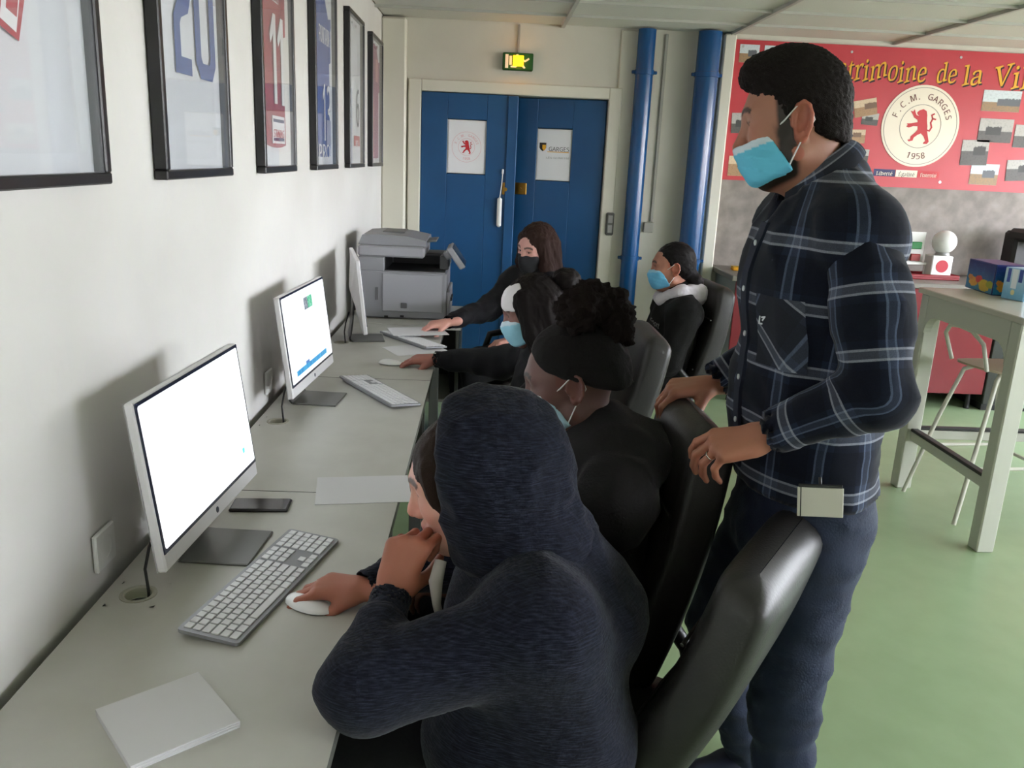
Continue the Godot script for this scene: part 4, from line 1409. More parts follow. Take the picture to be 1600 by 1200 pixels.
func printer() -> void:
	# faces +x side of the stand; x to the right, z towards the camera
	var p := thing("printer", "grey multifunction printer with a scanner lid and tilted control panel", "printer", V(0.075, DT, -4.60))
	p.scale = Vector3(1.03, 0.87, 1.0)
	var g := mat("printer_grey", Color(0.54, 0.54, 0.56), 0.45)
	var g2 := mat("printer_light", Color(0.60, 0.60, 0.62), 0.4)
	var dk := mat("printer_dark", Color(0.10, 0.10, 0.11), 0.5)
	var W := 0.47
	var D := 0.45
	var b := MB.new()
	# lower body, with an output well open towards the camera and the right
	b.box(V(W / 2, 0.155, -D / 2), V(W, 0.30, D), 0.008)
	b.box(V(0.07, 0.345, -D / 2), V(0.14, 0.09, D), 0.006)
	b.box(V(W / 2, 0.345, -D + 0.05), V(W, 0.09, 0.10), 0.006)
	obj("body", b, g, p)
	b = MB.new()
	b.box(V(W / 2 + 0.065, 0.307, -D / 2 + 0.04), V(W - 0.15, 0.004, D - 0.12))
	b.box(V(0.143, 0.345, -D / 2), V(0.004, 0.085, D - 0.03))
	b.box(V(W / 2 + 0.07, 0.345, -D + 0.103), V(W - 0.16, 0.085, 0.004))
	obj("output_well", b, dk, p)
	b = MB.new()
	b.box(V(W - 0.02, 0.35, -D / 2 - 0.06), V(0.05, 0.085, D - 0.12), 0.006)
	b.box(V(W - 0.13, 0.385, -D / 2 - 0.12), V(0.26, 0.02, D - 0.26), 0.004)
	obj("bridge", b, mat("printer_mid", Color(0.36, 0.36, 0.37), 0.5), p)
	# scanner unit and document feeder, front overhanging
	b = MB.new()
	b.box(V(0.175, 0.425, -D / 2), V(0.35, 0.07, D), 0.010)
	obj("scanner", b, g2, p)
	b = MB.new()
	var prof := PackedVector2Array([Vector2(0.0, 0.463), Vector2(0.36, 0.463), Vector2(0.355, 0.50), Vector2(0.25, 0.522), Vector2(0.10, 0.53), Vector2(0.02, 0.52)])
	b.prism(prof, -D + 0.01, -0.015)
	obj("document_feeder", b, g, p)
	b = MB.new()
	b.box(V(0.17, 0.529, -D / 2 - 0.05), V(0.12, 0.008, 0.22), 0.002)
	b.box(V(0.37, 0.50, -0.20), V(0.10, 0.008, 0.24), 0.002, Transform3D(Basis(Vector3.BACK, 0.12), V(0.05, -0.055, 0)))
	obj("feeder_tray", b, mat("printer_tray", Color(0.42, 0.42, 0.42), 0.5), p)
	# doors and seams on the camera side
	b = MB.new()
	b.box(V(0.29, 0.17, 0.004), V(0.32, 0.24, 0.010), 0.004)
	obj("side_door", b, g2, p)
	b = MB.new()
	b.box(V(0.245, 0.09, 0.011), V(0.032, 0.032, 0.004), 0.001)
	obj("latch", b, M.printer_mid, p)
	b = MB.new()
	b.box(V(0.10, 0.16, 0.003), V(0.015, 0.08, 0.006), 0.001)
	obj("latch", b, M.printer_mid, p)
	b = MB.new()
	b.box(V(W / 2 + 0.0, 0.02, 0.002), V(0.02, 0.012, 0.006))
	b.box(V(0.15, 0.015, 0.002), V(0.02, 0.012, 0.006))
	obj("seam_catch", b, dk, p)
	# front (right) side: paper drawer and a bright strip
	b = MB.new()
	b.box(V(W + 0.008, 0.10, -D / 2), V(0.016, 0.16, D - 0.04), 0.004)
	obj("drawer", b, g2, p)
	b = MB.new()
	b.box(V(W + 0.02, 0.11, -D / 2), V(0.01, 0.025, 0.14), 0.003)
	obj("drawer_grip", b, dk, p)
	# tilted control panel on an arm
	b = MB.new()
	var T := xf_at(V(W + 0.045, 0.395, -0.16), V(0, 0, -58))
	b.box(V(0, 0, 0), V(0.15, 0.035, 0.26), 0.006, T)
	b.box(V(-0.03, -0.03, 0), V(0.05, 0.05, 0.1), 0.006, T)
	obj("control_panel", b, g2, p)
	b = MB.new()
	b.box(V(0, 0.0185, 0), V(0.135, 0.003, 0.24), 0.001, T)
	obj("display", b, mat("display_dark", Color(0.16, 0.20, 0.26), 0.25), p)

# ------------------------------------------------------------------ smooth bodies: joined distance fields meshed as surface nets
class Prim:
	var type := 0       # 0 tapered capsule, 1 ellipsoid, 2 half-space
	var op := 0         # 0 join, 1 carve, 2 keep inside
	var k := 0.02
	var a := Vector3.ZERO
	var ba := Vector3.ZERO
	var inv := 0.0
	var ra := 0.0
	var dr := 0.0
	var fd := Vector3.ZERO
	var fl := 0.0
	var bi := Basis()
	var ir := Vector3.ONE
	var lip := 1.0
	func dist(p: Vector3) -> float:
		if type == 0:
			var pa := p - a
			if fl != 0.0: pa += fd * (pa.dot(fd) * fl)
			var h := clampf(pa.dot(ba) * inv, 0.0, 1.0)
			return (pa - ba * h).length() - (ra + dr * h)
		if type == 1:
			var l := (bi * (p - a)) * ir
			var k0 := l.length()
			var k1 := (l * ir).length()
			return k0 * (k0 - 1.0) / maxf(k1, 1e-6)
		return (p - a).dot(ba)

class Field:
	var prims: Array[Prim] = []
	func cap(a: Vector3, b: Vector3, ra: float, rb: float, k := 0.02, op := 0) -> Prim:
		var q := Prim.new()
		q.a = a; q.ba = b - a; q.ra = ra; q.dr = rb - ra; q.k = k; q.op = op
		q.inv = 1.0 / maxf((b - a).length_squared(), 1e-9)
		prims.append(q)
		return q
	func flat(a: Vector3, b: Vector3, ra: float, rb: float, dir: Vector3, f: float, k := 0.03) -> Prim:
		var q := cap(a, b, ra, rb, k)
		q.fd = dir.normalized(); q.fl = f - 1.0; q.lip = f
		q.ba += q.fd * (q.ba.dot(q.fd) * q.fl)
		q.inv = 1.0 / maxf(q.ba.length_squared(), 1e-9)
		return q
	func ell(c: Vector3, r: Vector3, k := 0.02, op := 0, b := Basis()) -> Prim:
		var q := Prim.new()
		q.type = 1; q.a = c; q.ir = Vector3.ONE / r; q.bi = b.inverse(); q.k = k; q.op = op; q.lip = 1.5
		q.ra = maxf(r.x, maxf(r.y, r.z))
		prims.append(q)
		return q
	func half(a: Vector3, n: Vector3, k := 0.004) -> Prim:
		var q := Prim.new()
		q.type = 2; q.a = a; q.ba = n.normalized(); q.op = 2; q.k = k
		prims.append(q)
		return q
	func add(o: Field) -> void: prims.append_array(o.prims)
	static func eval(p: Vector3, list: Array[Prim]) -> float:
		var d := 10.0
		for q in list:
			var e: float
			var t := q.type
			if t == 0:
				var pa := p - q.a
				if q.fl != 0.0: pa += q.fd * (pa.dot(q.fd) * q.fl)
				var h := clampf(pa.dot(q.ba) * q.inv, 0.0, 1.0)
				e = (pa - q.ba * h).length() - (q.ra + q.dr * h)
			elif t == 1:
				var l := (q.bi * (p - q.a)) * q.ir
				var k0 := l.length()
				e = k0 * (k0 - 1.0) / maxf((l * q.ir).length(), 1e-6)
			else:
				e = (p - q.a).dot(q.ba)
			var k := q.k
			if q.op == 0:
				var h := k - absf(d - e)
				d = minf(d, e)
				if h > 0.0: d -= h * h * 0.25 / k
			else:
				if q.op == 1: e = -e
				var h := k - absf(d - e)
				d = maxf(d, e)
				if h > 0.0: d += h * h * 0.25 / k
		return d
	func at(p: Vector3) -> float: return eval(p, prims)
	# where a line from p along dir first meets the surface
	func hit(p: Vector3, dir: Vector3, off := 0.0) -> Vector3:
		var t := 0.0
		for i in 80:
			var d := eval(p + dir * t, prims) - off
			if d < 0.0004: break
			t += d * 0.55
			if t > 1.0: break
		return p + dir * t

class Job:
	var f: Field
	var cell := 0.01
	var xf := Transform3D()
	var col = null
	var disp = null
	var v := PackedVector3Array()
	var n := PackedVector3Array()
	var c := PackedColorArray()
	var idx := PackedInt32Array()
	var msec := 0
	func run() -> void:
		msec = Time.get_ticks_msec()
		var lo := Vector3(1e9, 1e9, 1e9)
		var hi := -lo
		for q in f.prims:
			if q.op != 0: continue
			if q.type == 0:
				var r := maxf(q.ra, q.ra + q.dr)
				var e := q.a + q.ba - q.fd * (q.ba.dot(q.fd) * q.fl / (1.0 + q.fl))
				lo = lo.min(q.a - Vector3.ONE * r).min(e - Vector3.ONE * r)
				hi = hi.max(q.a + Vector3.ONE * r).max(e + Vector3.ONE * r)
			else:
				lo = lo.min(q.a - Vector3.ONE * q.ra); hi = hi.max(q.a + Vector3.ONE * q.ra)
		lo -= Vector3.ONE * cell * 3.0
		hi += Vector3.ONE * cell * 3.0
		var B := 8
		var nb := ((hi - lo) / (cell * B)).ceil()
		var bx := int(nb.x); var by := int(nb.y); var bz := int(nb.z)
		var nx := bx * B + 1; var ny := by * B + 1; var nz := bz * B + 1
		var sx := 1; var sy := nx; var sz := nx * ny
		var g := PackedFloat32Array()
		g.resize(nx * ny * nz)
		g.fill(1e9)
		var R := cell * B * 0.8661
		var blocks := PackedInt32Array()
		for kz in bz:
			for ky in by:
				for kx in bx:
					var ctr := lo + Vector3(kx + 0.5, ky + 0.5, kz + 0.5) * (cell * B)
					var dmin := 1e9
					var ds := PackedFloat32Array()
					for q in f.prims:
						var e := q.dist(ctr)
						ds.append(e)
						if q.op == 0: dmin = minf(dmin, e / q.lip if e > 0 else e)
					if dmin > R * 1.25 + 0.02: continue
					var list: Array[Prim] = []
					var i := 0
					for q in f.prims:
						var e := ds[i]
						i += 1
						if q.op == 0:
							if e - R * q.lip < maxf(dmin, -R) + R * 1.7 + q.k: list.append(q)
						elif q.op == 1:
							if e < R * q.lip + q.k: list.append(q)
						elif e > -R - q.k: list.append(q)
					var dc := Field.eval(ctr, list)
					if absf(dc) > R * 1.9: continue
					for sub in 8:
						var ox := kx * B + (sub & 1) * 4
						var oy := ky * B + ((sub >> 1) & 1) * 4
						var oz := kz * B + (sub >> 2) * 4
						var c2 := lo + Vector3(ox + 2, oy + 2, oz + 2) * cell
						dmin = 1e9
						ds.clear()
						for q in list:
							var e := q.dist(c2)
							ds.append(e)
							if q.op == 0: dmin = minf(dmin, e / q.lip if e > 0 else e)
						if dmin > R * 0.65 + 0.01: continue
						var l2: Array[Prim] = []
						i = 0
						for q in list:
							var e := ds[i]
							i += 1
							if q.op == 0:
								if e - R * 0.5 * q.lip < maxf(dmin, -R * 0.5) + R * 0.75 + q.k: l2.append(q)
							elif q.op == 1:
								if e < R * 0.5 * q.lip + q.k: l2.append(q)
							elif e > -R * 0.5 - q.k: l2.append(q)
						if absf(Field.eval(c2, l2)) > R * 0.95: continue
						blocks.append(ox); blocks.append(oy); blocks.append(oz)
						for z in 5:
							for y in 5:
								var o := ox + (oy + y) * sy + (oz + z) * sz
								var p := lo + Vector3(ox, oy + y, oz + z) * cell
								for x in 5:
									if g[o] > 1e8: g[o] = Field.eval(p, l2)
									o += 1
									p.x += cell
		var vid := PackedInt32Array()
		vid.resize(nx * ny * nz)
		vid.fill(-1)
		var cells := PackedInt32Array()
		var off := [0, sx, sy, sx + sy, sz, sx + sz, sy + sz, sx + sy + sz]
		var o1: int = off[1]; var o2: int = off[2]; var o3: int = off[3]; var o4: int = off[4]; var o5: int = off[5]; var o6: int = off[6]; var o7: int = off[7]
		for bi in range(0, blocks.size(), 3):
			for z in 4:
				for y in 4:
					var i := blocks[bi] + (blocks[bi + 1] + y) * sy + (blocks[bi + 2] + z) * sz
					for x in 4:
						var d0 := g[i]; var d1 := g[i + o1]; var d2 := g[i + o2]; var d3 := g[i + o3]
						var d4 := g[i + o4]; var d5 := g[i + o5]; var d6 := g[i + o6]; var d7 := g[i + o7]
						var s := int(d0 < 0) + int(d1 < 0) + int(d2 < 0) + int(d3 < 0) + int(d4 < 0) + int(d5 < 0) + int(d6 < 0) + int(d7 < 0)
						if s > 0 and s < 8:
							var acc := Vector3.ZERO
							var m := 0
							if (d0 < 0) != (d1 < 0): acc += Vector3(d0 / (d0 - d1), 0, 0); m += 1
							if (d2 < 0) != (d3 < 0): acc += Vector3(d2 / (d2 - d3), 1, 0); m += 1
							if (d4 < 0) != (d5 < 0): acc += Vector3(d4 / (d4 - d5), 0, 1); m += 1
							if (d6 < 0) != (d7 < 0): acc += Vector3(d6 / (d6 - d7), 1, 1); m += 1
							if (d0 < 0) != (d2 < 0): acc += Vector3(0, d0 / (d0 - d2), 0); m += 1
							if (d1 < 0) != (d3 < 0): acc += Vector3(1, d1 / (d1 - d3), 0); m += 1
							if (d4 < 0) != (d6 < 0): acc += Vector3(0, d4 / (d4 - d6), 1); m += 1
							if (d5 < 0) != (d7 < 0): acc += Vector3(1, d5 / (d5 - d7), 1); m += 1
							if (d0 < 0) != (d4 < 0): acc += Vector3(0, 0, d0 / (d0 - d4)); m += 1
							if (d1 < 0) != (d5 < 0): acc += Vector3(1, 0, d1 / (d1 - d5)); m += 1
							if (d2 < 0) != (d6 < 0): acc += Vector3(0, 1, d2 / (d2 - d6)); m += 1
							if (d3 < 0) != (d7 < 0): acc += Vector3(1, 1, d3 / (d3 - d7)); m += 1
							vid[i] = v.size()
							cells.append(i)
							v.append(lo + (Vector3(blocks[bi] + x, blocks[bi + 1] + y, blocks[bi + 2] + z) + acc / m) * cell)
							n.append(Vector3((d1 - d0) + (d3 - d2) + (d5 - d4) + (d7 - d6), (d2 - d0) + (d3 - d1) + (d6 - d4) + (d7 - d5), (d4 - d0) + (d5 - d1) + (d6 - d2) + (d7 - d3)).normalized())
						i += 1
		for i in cells:
			var d0 := g[i] < 0
			# edge along x: neighbours in y and z
			if d0 != (g[i + sx] < 0): face(vid, i, sy, sz, d0)
			if d0 != (g[i + sy] < 0): face(vid, i, sz, sx, d0)
			if d0 != (g[i + sz] < 0): face(vid, i, sx, sy, d0)
		finish()
		msec = Time.get_ticks_msec() - msec
	func face(vid: PackedInt32Array, i: int, u: int, w: int, solid: bool) -> void:
		if i < u + w: return
		var a := vid[i]; var b := vid[i - u]; var c_ := vid[i - u - w]; var d := vid[i - w]
		if a < 0 or b < 0 or c_ < 0 or d < 0: return
		# Godot's front faces run clockwise
		if solid: idx.append_array(PackedInt32Array([a, c_, b, a, d, c_]))
		else: idx.append_array(PackedInt32Array([a, b, c_, a, c_, d]))
	func finish() -> void:
		if disp != null:
			for i in v.size(): v[i] += n[i] * float(disp.call(v[i], n[i]))
			var acc := PackedVector3Array()
			acc.resize(v.size())
			for t in range(0, idx.size(), 3):
				var a := idx[t]; var b := idx[t + 1]; var d := idx[t + 2]
				var q := (v[d] - v[a]).cross(v[b] - v[a])
				acc[a] += q; acc[b] += q; acc[d] += q
			for i in v.size():
				if acc[i].length_squared() > 1e-20: n[i] = acc[i].normalized()
		if col != null:
			c.resize(v.size())
			for i in v.size(): c[i] = col.call(v[i], n[i])
		if xf != Transform3D():
			for i in v.size():
				v[i] = xf * v[i]
				n[i] = (xf.basis * n[i]).normalized()
	# indexed mesh of several jobs
	static func join(jobs: Array, uvf = null) -> ArrayMesh:
		var V := PackedVector3Array()
		var N := PackedVector3Array()
		var C := PackedColorArray()
		var I := PackedInt32Array()
		var has := false
		for j in jobs: has = has or j.c.size() > 0
		for j in jobs:
			var base := V.size()
			V.append_array(j.v); N.append_array(j.n)
			if has:
				if j.c.size() == j.v.size(): C.append_array(j.c)
				else:
					var w := PackedColorArray()
					w.resize(j.v.size()); w.fill(Color.WHITE)
					C.append_array(w)
			for i in j.idx: I.append(i + base)
		var a := []
		a.resize(Mesh.ARRAY_MAX)
		if uvf != null:
			# own corners per triangle, so that a wrap-round of u can be undone
			var v2 := PackedVector3Array(); var n2 := PackedVector3Array(); var u2 := PackedVector2Array()
			var uv := PackedVector2Array()
			uv.resize(V.size())
			for i in V.size(): uv[i] = uvf.call(V[i], N[i])
			for t in range(0, I.size(), 3):
				var q0 := uv[I[t]]
				for e in 3:
					var q := uv[I[t + e]]
					q.x -= roundf((q.x - q0.x) / WRAP) * WRAP
					v2.append(V[I[t + e]]); n2.append(N[I[t + e]]); u2.append(q)
			a[Mesh.ARRAY_VERTEX] = v2; a[Mesh.ARRAY_NORMAL] = n2; a[Mesh.ARRAY_TEX_UV] = u2
		else:
			a[Mesh.ARRAY_VERTEX] = V; a[Mesh.ARRAY_NORMAL] = N; a[Mesh.ARRAY_INDEX] = I
			if has: a[Mesh.ARRAY_COLOR] = C
		var m := ArrayMesh.new()
		m.add_surface_from_arrays(Mesh.PRIMITIVE_TRIANGLES, a)
		return m
	const WRAP := 1.0

var pending := []     # [parent, name, material, jobs, uv function]
func plan(parent: Node, called: String, m: Material, jobs: Array, uvf = null) -> void:
	pending.append([parent, called, m, jobs, uvf])

func job(f: Field, cell: float, col = null, disp = null, xf := Transform3D()) -> Job:
	var j := Job.new()
	j.f = f; j.cell = cell; j.col = col; j.disp = disp; j.xf = xf
	return j

func run_plans() -> void:
	var all: Array = []
	for p in pending: all.append_array(p[3])
	var t := Time.get_ticks_msec()
	var task := WorkerThreadPool.add_group_task(func(i: int) -> void: all[i].run(), all.size(), -1, true)
	WorkerThreadPool.wait_for_group_task_completion(task)
	for p in pending:
		obj(p[1], Job.join(p[3], p[4]), p[2], p[0])
	#T print("fields: ", Time.get_ticks_msec() - t, " ms")
	pending.clear()

# ------------------------------------------------------------------ people
func lin(r: float, g: float, b: float) -> Color: return Color(r, g, b).srgb_to_linear()

# axes of someone looking along -x: columns left, up, forward; yaw turns towards the camera, pitch looks down
func facing(yaw: float, pitch := 0.0, roll := 0.0) -> Basis:
	return Basis(Vector3.UP, deg_to_rad(yaw)) * Basis(V(0, 0, 1), V(0, 1, 0), V(-1, 0, 0)) * Basis(Vector3.RIGHT, deg_to_rad(pitch)) * Basis(Vector3.BACK, deg_to_rad(roll))

# face and skull round the ear line; +x left, +y up, +z forward
func head_field(s := 1.0, nose := 1.0, masked := false) -> Field:
	var f := Field.new()
	f.ell(V(0, 0.036, -0.014), V(0.077, 0.092, 0.098), 0.02)
	f.ell(V(0, 0.022, 0.036), V(0.066, 0.074, 0.062), 0.03)
	f.ell(V(0, -0.045, 0.036), V(0.056, 0.066, 0.054), 0.03)
	f.cap(V(-0.014, -0.094, 0.066), V(0.014, -0.094, 0.066), 0.019, 0.019, 0.03)
	for x in [-1.0, 1.0]:
		f.ell(V(x * 0.043, -0.018, 0.058), V(0.024, 0.022, 0.026), 0.03)
		f.cap(V(x * 0.055, -0.06, -0.002), V(x * 0.022, -0.094, 0.052), 0.020, 0.018, 0.03)
		f.cap(V(x * 0.012, 0.031, 0.090), V(x * 0.046, 0.030, 0.074), 0.011, 0.011, 0.02)
		f.ell(V(x * 0.033, 0.012, 0.108), V(0.019, 0.013, 0.017), 0.014, 1)
		f.ell(V(x * 0.032, 0.011, 0.0775), V(0.0165, 0.0135, 0.0160), 0.005)
		f.ell(V(x * 0.0318, 0.0105, 0.0960), V(0.0120, 0.0046, 0.0100), 0.003, 1)
	f.cap(V(0, 0.024, 0.091), V(0, -0.026, 0.108 * nose), 0.008, 0.0125, 0.014)
	f.cap(V(0, -0.026, 0.108), V(0, -0.031, 0.112 * nose), 0.012, 0.010, 0.008)
	if masked: return f
	for x in [-1.0, 1.0]:
		f.ell(V(x * 0.0125, -0.034, 0.098), V(0.0085, 0.008, 0.011), 0.008)
		f.ell(V(x * 0.006, -0.042, 0.105), V(0.004, 0.005, 0.006), 0.003, 1)
	f.cap(V(-0.020, -0.064, 0.086), V(0, -0.060, 0.0945), 0.005, 0.0085, 0.008)
	f.cap(V(0.020, -0.064, 0.086), V(0, -0.060, 0.0945), 0.005, 0.0085, 0.008)
	f.cap(V(-0.017, -0.070, 0.085), V(0, -0.073, 0.091), 0.005, 0.009, 0.008)
	f.cap(V(0.017, -0.070, 0.085), V(0, -0.073, 0.091), 0.005, 0.009, 0.008)
	f.cap(V(-0.022, -0.0668, 0.093), V(0.022, -0.0668, 0.093), 0.0012, 0.0012, 0.005, 1)
	return f

func ears(f: Field, out := 0.0) -> void:
	for x in [-1.0, 1.0]:
		var b := Basis(Vector3.UP, -x * 0.42) * Basis(Vector3.RIGHT, -0.18)
		f.ell(V(x * (0.079 + out), 0.002, -0.017), V(0.010, 0.034, 0.021), 0.006, 0, b)
		f.ell(V(x * (0.079 + out), -0.024, -0.010), V(0.009, 0.012, 0.010), 0.008, 0, b)
		for k in 7:
			var t0 := -0.9 + k * 0.62
			var t1 := t0 + 0.62
			f.cap(V(x * (0.079 + out), 0.002, -0.017) + b * V(x * 0.006, sin(t0) * 0.033, -cos(t0) * 0.020), V(x * (0.079 + out), 0.002, -0.017) + b * V(x * 0.006, sin(t1) * 0.033, -cos(t1) * 0.020), 0.0042, 0.0042, 0.003)
		f.ell(V(x * (0.090 + out), 0.006, -0.016), V(0.013, 0.024, 0.0125), 0.003, 1, b)
		f.ell(V(x * (0.087 + out), -0.008, -0.008), V(0.010, 0.012, 0.008), 0.003, 1, b)

func neck(f: Field, r: float, xf: Transform3D, base: Vector3) -> void:
	# in head space; base is the pit of the neck in the world
	var q := xf.affine_inverse() * base
	f.cap(V(0, -0.045, -0.022), q, r, r * 1.12, 0.035)
	f.cap(V(0, -0.075, 0.022), q + V(0, 0.02, 0.02), r * 0.55, r * 0.6, 0.04)

# a hand: wrist at the origin, fingers along +y, back of the hand +z; side is +1 for a left hand, -1 for a right
# curl: four fingers of three bends in degrees, thumb: [out, forward bend, tip bend]
func hand_field(xf: Transform3D, side: float, curl: Array, thumb: Array, spread := 4.0, s := 1.0, arm := 0.06) -> Field:
	var f := Field.new()
	var W := func(p: Vector3) -> Vector3: return xf * (p * s)
	# forearm stub
	f.flat(W.call(V(0, -arm, 0)), W.call(V(0, 0.0, 0)), 0.031 * s, 0.027 * s, xf.basis.z, 1.30, 0.02)
	var kx := [0.031, 0.010, -0.0115, -0.031]
	var ky := [0.088, 0.092, 0.087, 0.076]
	var len_ := [[0.043, 0.026, 0.021], [0.047, 0.030, 0.022], [0.043, 0.028, 0.022], [0.034, 0.021, 0.019]]
	var rr := [0.0098, 0.0100, 0.0094, 0.0083]
	for i in 4:
		var x: float = kx[i] * side
		f.cap(W.call(V(x * 0.45, 0.008, -0.003)), W.call(V(x, ky[i], 0)), 0.0155 * s, (rr[i] + 0.0018) * s, 0.018)
	f.flat(W.call(V(-0.018 * side, 0.022, -0.006)), W.call(V(-0.022 * side, 0.065, -0.005)), 0.018 * s, 0.015 * s, xf.basis.z, 1.2, 0.02)
	for i in 4:
		var p := V(kx[i] * side, ky[i], 0)
		var a := 0.0
		var sp: float = deg_to_rad((1.4 - i) * spread) * side
		var r: float = rr[i]
		for j in 3:
			a += deg_to_rad(curl[i][j])
			var d := V(sin(sp) * cos(a), cos(sp) * cos(a), -sin(a))
			var q: Vector3 = p + d * len_[i][j]
			var r2 := r * (0.90 if j < 2 else 0.78)
			f.cap(W.call(p), W.call(q), r * s, r2 * s, 0.006 if j == 0 else 0.003)
			p = q
			r = r2
	var t0 := V(0.024 * side, 0.018, -0.010)
	var o := deg_to_rad(thumb[0])
	var fw := deg_to_rad(thumb[1])
	var d1 := V(sin(o) * cos(fw) * side, cos(o) * cos(fw), -sin(fw))
	var t1: Vector3 = t0 + d1 * 0.040
	f.cap(W.call(t0), W.call(t1), 0.0165 * s, 0.0118 * s, 0.016)
	var d2 := (d1 + V(-0.5 * side * sin(deg_to_rad(thumb[2])), 0.5 * sin(deg_to_rad(thumb[2])), -0.45 * sin(deg_to_rad(thumb[2])))).normalized()
	var t2 := t1 + d2 * 0.034
	f.cap(W.call(t1), W.call(t2), 0.0115 * s, 0.0104 * s, 0.005)
	var d3 := (d2 + V(-0.3 * side * sin(deg_to_rad(thumb[2])), 0.2, -0.35 * sin(deg_to_rad(thumb[2])))).normalized()
	f.cap(W.call(t2), W.call(t2 + d3 * 0.026), 0.0104 * s, 0.0080 * s, 0.003)
	return f

func hand_xf(wrist: Vector3, fingers: Vector3, back: Vector3) -> Transform3D:
	var y := fingers.normalized()
	var z := (back - y * back.dot(y)).normalized()
	return Transform3D(Basis(y.cross(z), y, z), wrist)

func skin_color(base: Color, lips: Color, brow: Color, seed_: int, beard := false, hairy := Color(0, 0, 0, 0)) -> Callable:
	var nz := FastNoiseLite.new()
	nz.seed = seed_; nz.frequency = 22.0
	var red := base.lerp(Color(base.r * 1.08, base.g * 0.78, base.b * 0.74), 1.0)
	return func(p: Vector3, n: Vector3) -> Color:
		var w := nz.get_noise_3dv(p)
		var c := base * (1.0 + 0.06 * w)
		# redder ears, nose and cheeks
		var warm := 0.0
		if absf(p.x) > 0.074 and absf(p.z + 0.015) < 0.04: warm = 0.95
		warm = maxf(warm, 0.55 * exp(-p.distance_squared_to(V(0, -0.03, 0.112)) / 0.0005))
		warm = maxf(warm, 0.4 * exp(-V(absf(p.x), p.y, p.z).distance_squared_to(V(0.045, -0.02, 0.075)) / 0.0008))
		c = c.lerp(red, warm)
		if absf(p.x) < 0.026 and p.z > 0.075:
			var l := exp(-pow((p.y + 0.0668) / 0.0085, 4.0)) * exp(-pow(p.x / 0.021, 4.0))
			c = c.lerp(lips, l * 0.85)
		# brows
		var ax := absf(p.x)
		if p.z > 0.05 and ax > 0.012 and ax < 0.056:
			var by := 0.033 + 0.006 * sin((ax - 0.012) / 0.044 * PI) - 0.06 * maxf(0.0, ax - 0.042)
			var l := 1.0 - smoothstep(0.0035, 0.0065, absf(p.y - by) + 0.0015 * w)
			c = c.lerp(brow, l * 0.9)
			# lashes along the closed-down lid
			var ll := 1.0 - smoothstep(0.0008, 0.0026, absf(p.y - 0.0155))
			if ax > 0.018 and ax < 0.048: c = c.lerp(brow, ll * 0.75)
		if beard:
			var lower := smoothstep(0.012, -0.01, p.y - 0.0 * p.z)
			var side := smoothstep(0.046, 0.026, p.z + 0.010 * w)
			var chin := smoothstep(-0.048, -0.058, p.y + 0.006 * w)
			var under := smoothstep(-0.118, -0.100, p.y + 0.35 * (p.z - 0.03))
			var ear := smoothstep(-0.012, 0.006, p.z)
			var side_zone := side * lower * ear * under
			var burn := smoothstep(0.038, 0.026, p.z) * smoothstep(0.002, 0.008, p.z) * step_(p.y, -0.02, 0.07)
			var bl := clampf(maxf(maxf(side_zone, chin * under * smoothstep(-0.005, 0.02, p.z)), burn), 0.0, 1.0)
			if absf(p.x) > 0.074 and p.z < 0.008: bl = 0.0
			c = c.lerp(hairy, clampf(bl * 1.25, 0.0, 0.97))
		return Color(c.r, c.g, c.b, 1.0)

func step_(x: float, a: float, b: float) -> float: return 1.0 if x > a and x < b else 0.0

func vmat(key: String, rough: float, sheen := 0.0) -> StandardMaterial3D:
	var m := mat(key, Color(1, 1, 1), rough)
	m.vertex_color_use_as_albedo = true
	if sheen > 0.0:
		m.rim_enabled = true
		m.rim = sheen
	return m

func skin_mat() -> StandardMaterial3D:
	var m := vmat("skin", 0.52)
	m.subsurf_scatter_enabled = true
	m.subsurf_scatter_strength = 0.12
	return m

func cloth_mat(key: String, col: Color, rough := 0.92, sheen := 0.25, bump := 1.0, per_m := 9.0) -> StandardMaterial3D:
	var m := mat(key, col, rough)
	m.rim_enabled = true
	m.rim = sheen
	triplanar(m, per_m, null, bump_tex(0.06, 91, 3.0, 256, 5), bump, false)
	m.metallic_specular = 0.25
	return m

# soft folds: noise stretched across dir
func folds(seed_: int, amp: float, freq: float, stretch: Vector3) -> Callable:
	var nz := FastNoiseLite.new()
	nz.seed = seed_; nz.frequency = freq; nz.fractal_octaves = 2
	nz.fractal_type = FastNoiseLite.FRACTAL_RIDGED
	return func(p: Vector3, _n: Vector3) -> float: return amp * (nz.get_noise_3dv(p * stretch) - 0.1)

func strands(seed_: int, amp: float, sx := 60.0, sy := 9.0) -> Callable:
	var nz := FastNoiseLite.new()
	nz.seed = seed_; nz.frequency = 1.0; nz.fractal_octaves = 2
	return func(p: Vector3, _n: Vector3) -> float: return amp * nz.get_noise_3d(p.x * sx, p.y * sy, p.z * sx)

func curls(seed_: int, amp: float, freq: float) -> Callable:
	var nz := FastNoiseLite.new()
	nz.seed = seed_; nz.frequency = freq; nz.fractal_octaves = 3
	return func(p: Vector3, _n: Vector3) -> float: return amp * nz.get_noise_3dv(p)

func hair_mat(key: String, col: Color, rough := 0.5) -> StandardMaterial3D:
	var m := mat(key, col, rough)
	triplanar(m, 14.0, null, bump_tex(0.12, 77, 6.0, 256, 4), 0.9, false)
	m.metallic_specular = 0.2
	return m

